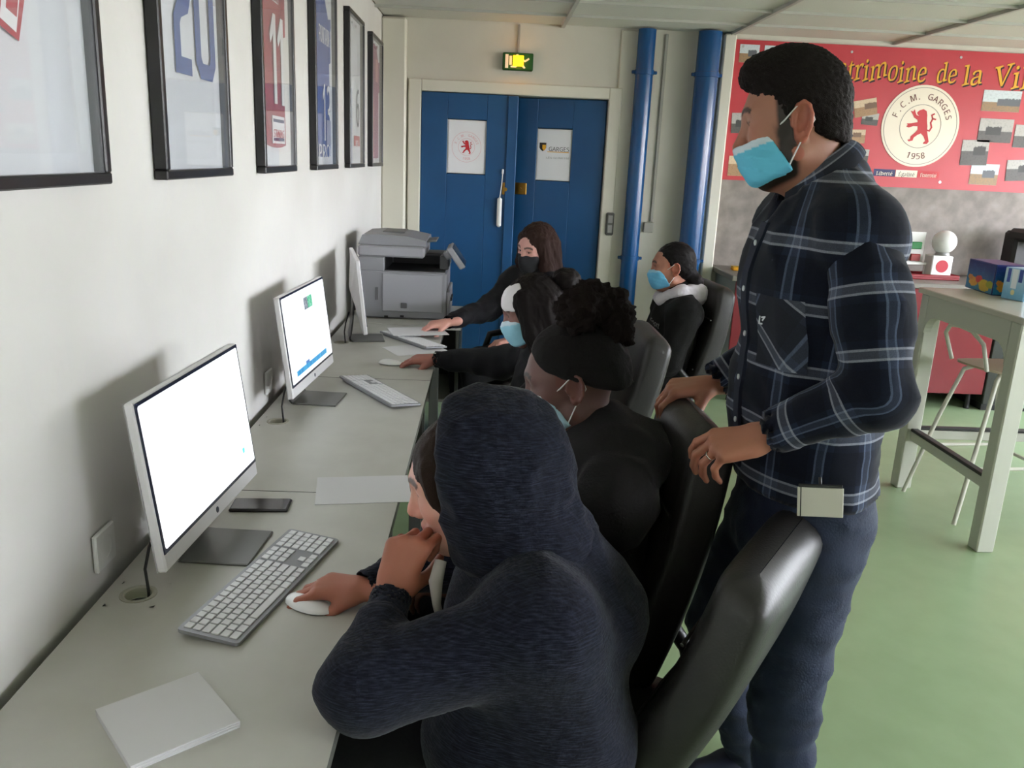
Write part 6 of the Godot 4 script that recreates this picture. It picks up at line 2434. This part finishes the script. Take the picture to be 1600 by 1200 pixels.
# ---------------------------------------------------------------- seated students
# jacket or hoodie: joints are neck, left and right shoulder, elbow, wrist and hips
func jacket(n: Vector3, sl: Vector3, el: Vector3, wl: Vector3, sr: Vector3, er: Vector3, wr: Vector3, hips: Vector3, b: Basis, full := 1.0, hem := 0.0) -> Field:
	var f := Field.new()
	var chest := sl.lerp(sr, 0.5) - V(0, 0.13, 0) + b.z * 0.01
	f.flat(hips + V(0, 0.02 + hem, 0), chest, 0.178 * full, 0.172 * full, b.z, 1.32, 0.06)
	f.cap(sl - b.x * 0.03, sr + b.x * 0.03, 0.076 * full, 0.076 * full, 0.06)
	f.cap(n, sl, 0.048, 0.062 * full, 0.07)
	f.cap(n, sr, 0.048, 0.062 * full, 0.07)
	f.cap(n + V(0, 0.01, 0), chest, 0.07, 0.11, 0.06)
	for q in [[sl, el, wl], [sr, er, wr]]:
		f.cap(q[0], q[1], 0.073 * full, 0.060 * full, 0.035)
		f.cap(q[1], q[2] - (q[2] - q[1]).normalized() * 0.075, 0.060 * full, 0.041 * full, 0.03)
	return f

# ribbed cuff, hollow at the wrist
func cuff(e: Vector3, w: Vector3, cell := 0.004) -> Job:
	var f := Field.new()
	var ax := (w - e).normalized()
	f.cap(w - ax * 0.085, w - ax * 0.060, 0.041, 0.038, 0.01)
	f.cap(w - ax * 0.060, w + ax * 0.030, 0.036, 0.035, 0.008)
	f.half(w - ax * 0.006, ax, 0.004)
	f.cap(w - ax * 0.030, w + ax * 0.06, 0.031, 0.034, 0.003, 1)
	return job(f, cell, null, folds(3, 0.0012, 40.0, V(1, 1, 1)))

func limbs_core(n: Vector3, sl: Vector3, el: Vector3, wl: Vector3, sr: Vector3, er: Vector3, wr: Vector3, hips: Vector3, col) -> Job:
	return core([[n, hips, 0.05, 0.08], [sl, sr, 0.036, 0.036], [sl, el, 0.034, 0.030], [el, wl, 0.028, 0.019], [sr, er, 0.034, 0.030], [er, wr, 0.028, 0.019]], col)

func hooded_student() -> void:
	var p := person("seated student in a dark navy hoodie with the hood up, chin on fist", Vector3.ZERO)
	feet.append([p, V(0.88, 0, -1.40)])
	var hb := facing(-2.0, 14.0, 0.0)
	var HX := Transform3D(hb, V(0.758, 1.046, -1.405))
	var b := facing(-14.0)
	var N := V(0.868, 0.925, -1.405)
	var hips := V(0.925, 0.565, -1.40)
	var SL := V(0.880, 0.868, -1.225)
	var SR := V(0.850, 0.880, -1.590)
	var EL := V(0.600, 0.795, -1.165)
	var WL := V(0.632, 0.882, -1.312)
	var ER := V(0.700, 0.785, -1.640)
	var WR := V(0.545, 0.768, -1.520)
	var skin := lin(0.80, 0.60, 0.54)
	var hf := head_field()
	ears(hf)
	neck(hf, 0.050, HX, N + V(0, 0.0, 0))
	var jobs := [job(hf, 0.0040, skin_color(skin, lin(0.72, 0.40, 0.40), lin(0.12, 0.08, 0.06), 9), null, HX)]
	var hs := lin(0.62, 0.38, 0.30)
	var hc := func(_q: Vector3, _n: Vector3) -> Color: return hs
	# fist under the chin, back of the hand to the camera
	var LX := hand_xf(WL, V(0.30, 0.95, -0.28), V(-0.35, 0.25, 0.90))
	jobs.append(job(hand_field(LX, 1.0, [[62, 85, 55], [66, 88, 58], [70, 88, 58], [74, 88, 58]], [35, 60, 40], 2.0, 0.98), 0.0037, hc))
	var RX_ := hand_xf(WR, V(-0.97, -0.02, -0.16), V(0.0, 0.99, 0.12))
	jobs.append(job(hand_field(RX_, -1.0, [[24, 22, 14], [26, 22, 14], [28, 24, 16], [30, 24, 18]], [30, 30, 10], 5.0, 0.94), 0.0037, hc))
	jobs.append(limbs_core(N, SL, EL, WL, SR, ER, WR, hips, hc))
	plan(p, "body", skin_mat(), jobs)
	eyes(p, HX, Color(0.12, 0.08, 0.05))
	# fringe of brown hair falling beside the face
	var hr := Field.new()
	hr.ell(V(0, 0.045, -0.012), V(0.082, 0.092, 0.100), 0.02)
	hr.ell(V(0, 0.024, 0.037), V(0.071, 0.080, 0.064), 0.02)
	hr.cap(V(0.058, 0.06, 0.058), V(0.062, -0.02, 0.050), 0.014, 0.010, 0.02)
	hr.cap(V(-0.058, 0.06, 0.058), V(-0.062, -0.02, 0.050), 0.014, 0.010, 0.02)
	hr.ell(V(0, -0.01, 0.118), V(0.058, 0.100, 0.050), 0.010, 1)
	plan(p, "hair", hair_mat("hair_brown", Color(0.17, 0.125, 0.105), 0.5), [job(hr, 0.005, null, strands(4, 0.002), HX)])
	# hood: drawn over the head, open to the front
	var hm := cloth_mat("navy_marl", Color(0.045, 0.052, 0.082), 0.95, 0.16, 0.8, 5.0)
	hm.albedo_color = Color(1, 1, 1)
	hm.albedo_texture = marl_tex(Color(0.052, 0.062, 0.105), Color(0.235, 0.25, 0.315))
	hm.uv1_scale = V(5, 9, 5)
	var h := Field.new()
	h.ell(V(0, 0.030, -0.020), V(0.110, 0.122, 0.132), 0.03)
	h.ell(V(0, 0.020, 0.028), V(0.106, 0.124, 0.088), 0.05)
	h.cap(V(0, -0.06, -0.03), V(0, -0.155, -0.065), 0.108, 0.118, 0.06)
	h.ell(V(0, -0.10, 0.025), V(0.086, 0.075, 0.065), 0.05)
	# inside and face opening
	h.ell(V(0, 0.028, -0.010), V(0.098, 0.110, 0.118), 0.008, 1)
	h.ell(V(0, 0.010, 0.115), V(0.088, 0.112, 0.085), 0.012, 1)
	h.half(V(0, 0, 0.076), V(0, 0.10, 1.0), 0.012)
	var hx2 := Transform3D(facing(-9.0, 10.0, 0.0), V(0.790, 1.070, -1.405))
	plan(p, "hood", hm, [job(h, 0.0068, null, folds(44, 0.007, 7.0, V(1.0, 1.2, 1.0)), hx2)])
	var f := jacket(N, SL, EL, WL, SR, ER, WR, hips, b, 1.10)
	f.cap(N + V(0.03, 0.02, 0.0), V(0.955, 0.80, -1.39), 0.09, 0.14, 0.06)
	f.cap(SL, V(0.93, 0.62, -1.28), 0.09, 0.14, 0.06)
	f.cap(V(0.86, 0.78, -1.30), V(0.82, 0.60, -1.30), 0.10, 0.13, 0.06)
	plan(p, "hoodie", hm, [job(f, 0.011, null, folds(45, 0.009, 3.4, V(1.1, 1.0, 1.1))), cuff(EL, WL, 0.004), cuff(ER, WR, 0.004)])
	# drawstring with a pale toggle
	var ds := MB.new()
	ds.tube([V(0.712, 0.935, -1.325), V(0.705, 0.905, -1.305), V(0.708, 0.865, -1.30), V(0.716, 0.83, -1.30)], [0.011, 0.013, 0.008, 0.007], 8)
	obj("drawstring", ds, mat("cord_pale", Color(0.62, 0.60, 0.58), 0.8), p)
	seated_legs(p, hips, b, cloth_mat("trousers_black", Color(0.10, 0.10, 0.11), 0.9, 0.2, 0.6), 46)

func marl_tex(a: Color, b: Color) -> ImageTexture:
	var im := Image.create(256, 256, false, Image.FORMAT_RGB8)
	var f := FastNoiseLite.new()
	f.seed = 8; f.frequency = 1.0; f.fractal_octaves = 2
	for y in 256:
		for x in 256:
			var t := f.get_noise_2d(x * 0.025, y * 0.14) * 0.8 + f.get_noise_2d(x * 0.2 + 300, y * 0.4) * 0.2
			im.set_pixel(x, y, a.lerp(b, clampf(0.22 + t * 0.9, 0, 1)))
	im.generate_mipmaps()
	return ImageTexture.create_from_image(im)

func wrapped_student() -> void:
	var p := person("seated student in a black hoodie with a black head wrap and afro puffs", Vector3.ZERO)
	feet.append([p, V(0.98, 0, -1.80)])
	var HX := Transform3D(facing(-10.0, 12.0, 0.0), V(0.978, 1.125, -1.850))
	var b := facing(0.0)
	var N := V(1.045, 1.000, -1.830)
	var hips := V(1.00, 0.565, -1.80)
	var SL := V(1.075, 0.925, -1.645)
	var SR := V(1.060, 0.925, -2.000)
	var EL := V(0.900, 0.755, -1.600)
	var WL := V(0.740, 0.665, -1.740)
	var ER := V(0.890, 0.765, -2.060)
	var WR := V(0.740, 0.665, -1.940)
	var skin := lin(0.40, 0.285, 0.265)
	var hf := head_field(1.0, 0.98, true)
	ears(hf)
	neck(hf, 0.049, HX, N)
	var jobs := [job(hf, 0.0042, skin_color(skin, lin(0.36, 0.20, 0.19), lin(0.04, 0.03, 0.03), 15), null, HX)]
	var hs := lin(0.36, 0.23, 0.19)
	var hc := func(_q: Vector3, _n: Vector3) -> Color: return hs
	for q in [[WL, 1.0, V(-0.95, -0.1, -0.2)], [WR, -1.0, V(-0.95, -0.1, 0.2)]]:
		jobs.append(job(hand_field(hand_xf(q[0], q[2], V(0, 1, 0)), q[1], [[35, 35, 20], [35, 35, 20], [38, 38, 20], [40, 40, 20]], [35, 30, 15], 4.0, 0.93), 0.0045, hc))
	jobs.append(limbs_core(N, SL, EL, WL, SR, ER, WR, hips, hc))
	plan(p, "body", skin_mat(), jobs)
	eyes(p, HX, Color(0.05, 0.03, 0.02))
	# smooth black wrap from the brow to the nape
	var w := Field.new()
	w.ell(V(0, 0.040, -0.018), V(0.089, 0.104, 0.112), 0.02)
	w.ell(V(0, 0.0, -0.070), V(0.080, 0.085, 0.062), 0.04)
	w.half(V(0, 0.084, 0.080), V(0, -0.42, 1.0), 0.006)
	w.half(V(0, 0.024, 0.0), V(0, -1.0, 0.42), 0.02)
	var wm := cloth_mat("wrap_black", Color(0.105, 0.10, 0.102), 0.85, 0.25, 0.6)
	plan(p, "head_wrap", wm, [job(w, 0.005, null, folds(51, 0.004, 12.0, V(1, 1, 0.5)), HX)])
	var pf := Field.new()
	for q in [[0.978, 1.300, -1.80, 0.050], [1.050, 1.292, -1.86, 0.055], [1.010, 1.312, -1.84, 0.050], [1.062, 1.250, -1.85, 0.050]]:
		pf.ell(V(q[0], q[1], q[2]), Vector3.ONE * q[3], 0.012)
	plan(p, "afro_puffs", hair_mat("hair_afro", Color(0.125, 0.105, 0.10), 0.9), [job(pf, 0.0065, null, curls(52, 0.018, 40.0))])
	face_mask(p, HX, Color(0.62, 0.74, 0.80), Color(0.8, 0.84, 0.87), 55, 0.005, Color(0.8, 0.8, 0.8))
	var f := jacket(N, SL, EL, WL, SR, ER, WR, hips, b, 1.04)
	# hood lying on the back
	f.ell(V(1.150, 0.975, -1.83), V(0.075, 0.065, 0.135), 0.05)
	f.cap(V(1.10, 1.005, -1.73), V(1.02, 0.985, -1.735), 0.045, 0.036, 0.03)
	f.cap(V(1.10, 1.005, -1.93), V(1.02, 0.985, -1.925), 0.045, 0.036, 0.03)
	plan(p, "hoodie", cloth_mat("hoodie_black", Color(0.135, 0.13, 0.135), 0.9, 0.3, 0.7), [job(f, 0.011, null, folds(53, 0.013, 4.4, V(1.0, 1.0, 1.0))), cuff(EL, WL, 0.004), cuff(ER, WR, 0.004)])
	seated_legs(p, hips, b, M.trousers_black, 54)
	# small silver bead necklace
	var nb := MB.new()
	var pts := []
	for k in 17:
		var a := TAU * k / 16
		pts.append(V(1.022, 1.028, -1.835) + V(cos(a) * 0.062, 0.006 * cos(a), sin(a) * 0.060))
	nb.tube(pts, 0.0022, 6, false)
	obj("necklace", nb, M.silver, p)

func headband_student() -> void:
	var p := person("seated student with a white headband, long dark hair and pale blue mask", Vector3.ZERO)
	feet.append([p, V(1.02, 0, -3.12)])
	var HX := Transform3D(facing(2.0, 14.0, 0.0), V(0.952, 1.055, -3.12))
	var b := facing(0.0)
	var N := V(1.02, 0.93, -3.12)
	var hips := V(1.05, 0.565, -3.12)
	var SL := V(1.05, 0.865, -2.945)
	var SR := V(1.01, 0.865, -3.300)
	var EL := V(0.90, 0.70, -2.90)
	var WL := V(0.75, 0.62, -3.02)
	var ER := V(0.845, 0.785, -3.42)
	var WR := V(0.560, 0.766, -3.525)
	var skin := lin(0.55, 0.40, 0.37)
	var hf := head_field(1.0, 1.0, true)
	ears(hf)
	neck(hf, 0.048, HX, N)
	var jobs := [job(hf, 0.0042, skin_color(skin, lin(0.5, 0.3, 0.28), lin(0.05, 0.04, 0.04), 25), null, HX)]
	var hs := lin(0.62, 0.40, 0.35)
	var hc := func(_q: Vector3, _n: Vector3) -> Color: return hs
	jobs.append(job(hand_field(hand_xf(WR, V(-0.96, -0.05, -0.05), V(0, 1, 0.15)), -1.0, [[20, 26, 16], [24, 26, 16], [26, 28, 16], [28, 28, 16]], [38, 25, 10], 5.0, 0.97), 0.0045, hc))
	jobs.append(job(hand_field(hand_xf(WL, V(-0.9, -0.2, -0.1), V(0, 1, 0)), 1.0, [[30, 30, 20], [30, 30, 20], [30, 30, 20], [30, 30, 20]], [35, 25, 10], 4.0, 0.93), 0.006, hc))
	jobs.append(limbs_core(N, SL, EL, WL, SR, ER, WR, hips, hc))
	plan(p, "body", skin_mat(), jobs)
	eyes(p, HX, Color(0.05, 0.03, 0.02))
	var hr := Field.new()
	hr.ell(V(0, 0.048, -0.020), V(0.088, 0.100, 0.108), 0.02)
	for x in [-1.0, 1.0]:
		hr.cap(V(x * 0.060, 0.06, 0.020), V(x * 0.080, -0.06, 0.015), 0.040, 0.036, 0.03)
		hr.cap(V(x * 0.080, -0.06, 0.010), V(x * 0.082, -0.17, 0.01), 0.036, 0.026, 0.03)
		hr.cap(V(x * 0.060, 0.02, -0.05), V(x * 0.070, -0.16, -0.06), 0.055, 0.045, 0.03)
	hr.cap(V(0, 0.02, -0.07), V(0, -0.17, -0.085), 0.060, 0.055, 0.03)
	hr.ell(V(0, -0.015, 0.118), V(0.064, 0.125, 0.080), 0.012, 1)
	plan(p, "hair", hair_mat("hair_dark", Color(0.115, 0.10, 0.10), 0.5), [job(hr, 0.006, null, strands(26, 0.005), HX)])
	var bn := Field.new()
	bn.ell(V(1.075, 1.185, -3.13), V(0.055, 0.045, 0.055), 0.02)
	plan(p, "hair_bun", M.hair_dark, [job(bn, 0.007, null, curls(27, 0.008, 30.0))])
	# white band round the brow
	var wb := Field.new()
	wb.ell(V(0, 0.040, -0.006), V(0.090, 0.104, 0.114), 0.02)
	wb.half(V(0, 0.034, 0.09), V(0, -1.0, 0.12), 0.006)
	wb.half(V(0, 0.108, 0.085), V(0, 1.0, 0.35), 0.006)
	wb.half(V(0, 0.05, 0.010), V(0, 0.2, -1.0), 0.006)
	plan(p, "headband", mat("headband_white", Color(0.90, 0.89, 0.90), 0.8), [job(wb, 0.0042, null, folds(28, 0.003, 14.0, V(1, 1, 1)), HX)])
	face_mask(p, HX, Color(0.62, 0.84, 0.92), Color(0.82, 0.90, 0.95), 29, 0.0045)
	var f := jacket(N, SL, EL, WL, SR, ER, WR, hips, b, 1.0)
	f.ell(V(1.10, 0.905, -3.12), V(0.07, 0.06, 0.12), 0.05)
	plan(p, "jacket", cloth_mat("jacket_black", Color(0.105, 0.105, 0.115), 0.85, 0.25, 0.6), [job(f, 0.010, null, folds(30, 0.011, 4.6, V(1.0, 1.2, 1.0))), cuff(EL, WL, 0.006), cuff(ER, WR, 0.006)])
	seated_legs(p, hips, b, M.trousers_black, 31)

func far_student() -> void:
	var p := person("seated student with long brown hair and a black mask before the blue door", Vector3.ZERO)
	feet.append([p, V(1.05, 0, -4.60)])
	var HX := Transform3D(facing(42.0, 12.0, -6.0), V(1.040, 1.150, -4.54))
	var b := facing(24.0)
	var N := V(1.075, 1.025, -4.575)
	var hips := V(1.06, 0.565, -4.62)
	var SL := V(1.150, 0.950, -4.425)
	var SR := V(0.945, 0.950, -4.680)
	var EL := V(1.10, 0.76, -4.36)
	var WL := V(0.92, 0.70, -4.30)
	var ER := V(0.790, 0.815, -4.520)
	var WR := V(0.580, 0.790, -4.235)
	var skin := lin(0.83, 0.62, 0.58)
	var hf := head_field(1.0, 1.0, true)
	ears(hf)
	neck(hf, 0.048, HX, N)
	var jobs := [job(hf, 0.0045, skin_color(skin, lin(0.6, 0.36, 0.34), lin(0.16, 0.10, 0.08), 35), null, HX)]
	var hs := lin(0.80, 0.58, 0.53)
	var hc := func(_q: Vector3, _n: Vector3) -> Color: return hs
	jobs.append(job(hand_field(hand_xf(WR, V(-0.95, -0.12, 0.25), V(0, 1, 0.1)), -1.0, [[26, 30, 18], [28, 30, 18], [30, 32, 18], [32, 32, 18]], [38, 28, 10], 5.0, 0.95), 0.005, hc))
	jobs.append(job(hand_field(hand_xf(WL, V(-0.9, -0.2, 0.2), V(0, 1, 0)), 1.0, [[30, 30, 20], [30, 30, 20], [30, 30, 20], [30, 30, 20]], [35, 25, 10], 4.0, 0.93), 0.006, hc))
	jobs.append(limbs_core(N, SL, EL, WL, SR, ER, WR, hips, hc))
	plan(p, "body", skin_mat(), jobs)
	eyes(p, HX, Color(0.08, 0.05, 0.03))
	var hr := Field.new()
	hr.ell(V(0, 0.046, -0.016), V(0.092, 0.100, 0.110), 0.02)
	for x in [-1.0, 1.0]:
		hr.cap(V(x * 0.066, 0.05, 0.015), V(x * 0.090, -0.08, 0.015), 0.038, 0.036, 0.03)
		hr.cap(V(x * 0.090, -0.08, 0.015), V(x * 0.105, -0.22, 0.035), 0.036, 0.026, 0.03)
		hr.cap(V(x * 0.060, 0.02, -0.05), V(x * 0.080, -0.20, -0.06), 0.055, 0.048, 0.03)
	hr.cap(V(0, 0.02, -0.07), V(0, -0.22, -0.085), 0.060, 0.055, 0.03)
	hr.ell(V(0, -0.035, 0.118), V(0.062, 0.135, 0.085), 0.012, 1)
	plan(p, "hair", hair_mat("hair_chestnut", Color(0.20, 0.14, 0.125), 0.5), [job(hr, 0.0065, null, strands(36, 0.007), HX)])
	face_mask(p, HX, Color(0.14, 0.14, 0.16), Color(0.14, 0.14, 0.16), 37, 0.006, Color(0.13, 0.13, 0.13))
	var f := jacket(N, SL, EL, WL, SR, ER, WR, hips, b, 1.04)
	f.ell(V(1.14, 0.995, -4.63), V(0.08, 0.06, 0.12), 0.05)
	plan(p, "jacket", cloth_mat("puffer_black", Color(0.10, 0.10, 0.115), 0.6, 0.2, 0.6), [job(f, 0.014, null, folds(38, 0.012, 5.0, V(1.0, 1.2, 1.0))), cuff(EL, WL, 0.006), cuff(ER, WR, 0.006)])
	seated_legs(p, hips, b, M.trousers_black, 39)

func white_hood_student() -> void:
	var p := person("seated student in a black sweatshirt with a white hood, facing left by the kitchen", Vector3.ZERO)
	feet.append([p, V(1.72, 0, -4.38)])
	var HX := Transform3D(facing(-9.0, 2.0, 0.0), V(1.752, 1.095, -4.40))
	var b := facing(4.0)
	var N := V(1.800, 0.955, -4.40)
	var hips := V(1.74, 0.565, -4.38)
	var SL := V(1.800, 0.880, -4.215)
	var SR := V(1.790, 0.880, -4.585)
	var EL := V(1.730, 0.64, -4.16)
	var WL := V(1.520, 0.62, -4.28)
	var ER := V(1.720, 0.64, -4.64)
	var WR := V(1.510, 0.62, -4.50)
	var skin := lin(0.66, 0.45, 0.37)
	var hf := head_field(1.0, 0.97, true)
	ears(hf)
	neck(hf, 0.048, HX, N)
	var jobs := [job(hf, 0.0042, skin_color(skin, lin(0.5, 0.3, 0.28), lin(0.05, 0.04, 0.04), 41), null, HX)]
	var hs := lin(0.62, 0.42, 0.34)
	var hc := func(_q: Vector3, _n: Vector3) -> Color: return hs
	for q in [[WL, 1.0, V(-0.9, -0.1, -0.4)], [WR, -1.0, V(-0.9, -0.1, 0.4)]]:
		jobs.append(job(hand_field(hand_xf(q[0], q[2], V(0, 1, 0)), q[1], [[35, 35, 20], [35, 35, 20], [38, 38, 20], [40, 40, 20]], [35, 30, 15], 4.0, 0.93), 0.006, hc))
	jobs.append(limbs_core(N, SL, EL, WL, SR, ER, WR, hips, hc))
	plan(p, "body", skin_mat(), jobs)
	eyes(p, HX, Color(0.05, 0.03, 0.02))
	# hair combed back into a low tail
	var hr := Field.new()
	hr.ell(V(0, 0.046, -0.018), V(0.083, 0.094, 0.104), 0.02)
	hr.ell(V(0, 0.0, -0.065), V(0.068, 0.06, 0.055), 0.03)
	hr.cap(V(0, -0.03, -0.10), V(0, -0.07, -0.125), 0.034, 0.036, 0.02)
	hr.cap(V(0, -0.07, -0.125), V(0.01, -0.20, -0.13), 0.036, 0.022, 0.03)
	hr.ell(V(0, -0.022, 0.105), V(0.115, 0.105, 0.082), 0.008, 1)
	hr.ell(V(0.088, -0.016, -0.010), V(0.030, 0.038, 0.030), 0.008, 1)
	hr.ell(V(-0.088, -0.016, -0.010), V(0.030, 0.038, 0.030), 0.008, 1)
	plan(p, "hair", hair_mat("hair_sleek", Color(0.10, 0.092, 0.095), 0.4), [job(hr, 0.0048, null, strands(42, 0.003, 30.0, 40.0), HX)])
	face_mask(p, HX, Color(0.42, 0.72, 0.88), Color(0.60, 0.80, 0.90), 43, 0.005)
	var f := jacket(N, SL, EL, WL, SR, ER, WR, hips, b, 1.04)
	plan(p, "sweatshirt", cloth_mat("sweat_black", Color(0.105, 0.105, 0.105), 0.9, 0.25, 0.6), [job(f, 0.013, null, folds(47, 0.010, 4.6, V(1.0, 1.0, 1.0))), cuff(EL, WL, 0.006), cuff(ER, WR, 0.006)])
	# white hood gathered round the neck
	var w := Field.new()
	for q in [1.0, -1.0]:
		w.cap(N + V(-0.095, -0.022, 0.030 * q), N + V(-0.01, 0.022, 0.090 * q), 0.034, 0.042, 0.02)
		w.cap(N + V(-0.01, 0.022, 0.090 * q), N + V(0.085, 0.020, 0.055 * q), 0.042, 0.050, 0.02)
	w.ell(N + V(0.100, 0.008, 0), V(0.062, 0.055, 0.092), 0.03)
	plan(p, "white_hood", cloth_mat("hood_white", Color(0.80, 0.775, 0.80), 0.9, 0.2, 0.5), [job(w, 0.006, null, folds(48, 0.004, 14.0, V(1, 1, 1)))])
	# small pale wordmark across the chest
	var q := f.hit(V(1.3, 0.815, -4.32), V(1, 0, 0), 0.001)
	letters("wordmark", "Sport", 0.028, mat("word_pale", Color(0.55, 0.55, 0.55), 0.7), p, Transform3D(Basis(V(0.25, -0.12, 0.96).normalized(), V(0.10, 0.99, 0.10).normalized(), V(-0.96, 0.10, 0.26)).orthonormalized(), q + V(-0.006, 0.0, 0.004)), sans, 0.001, 0.11)
	seated_legs(p, hips, b, M.trousers_black, 49)
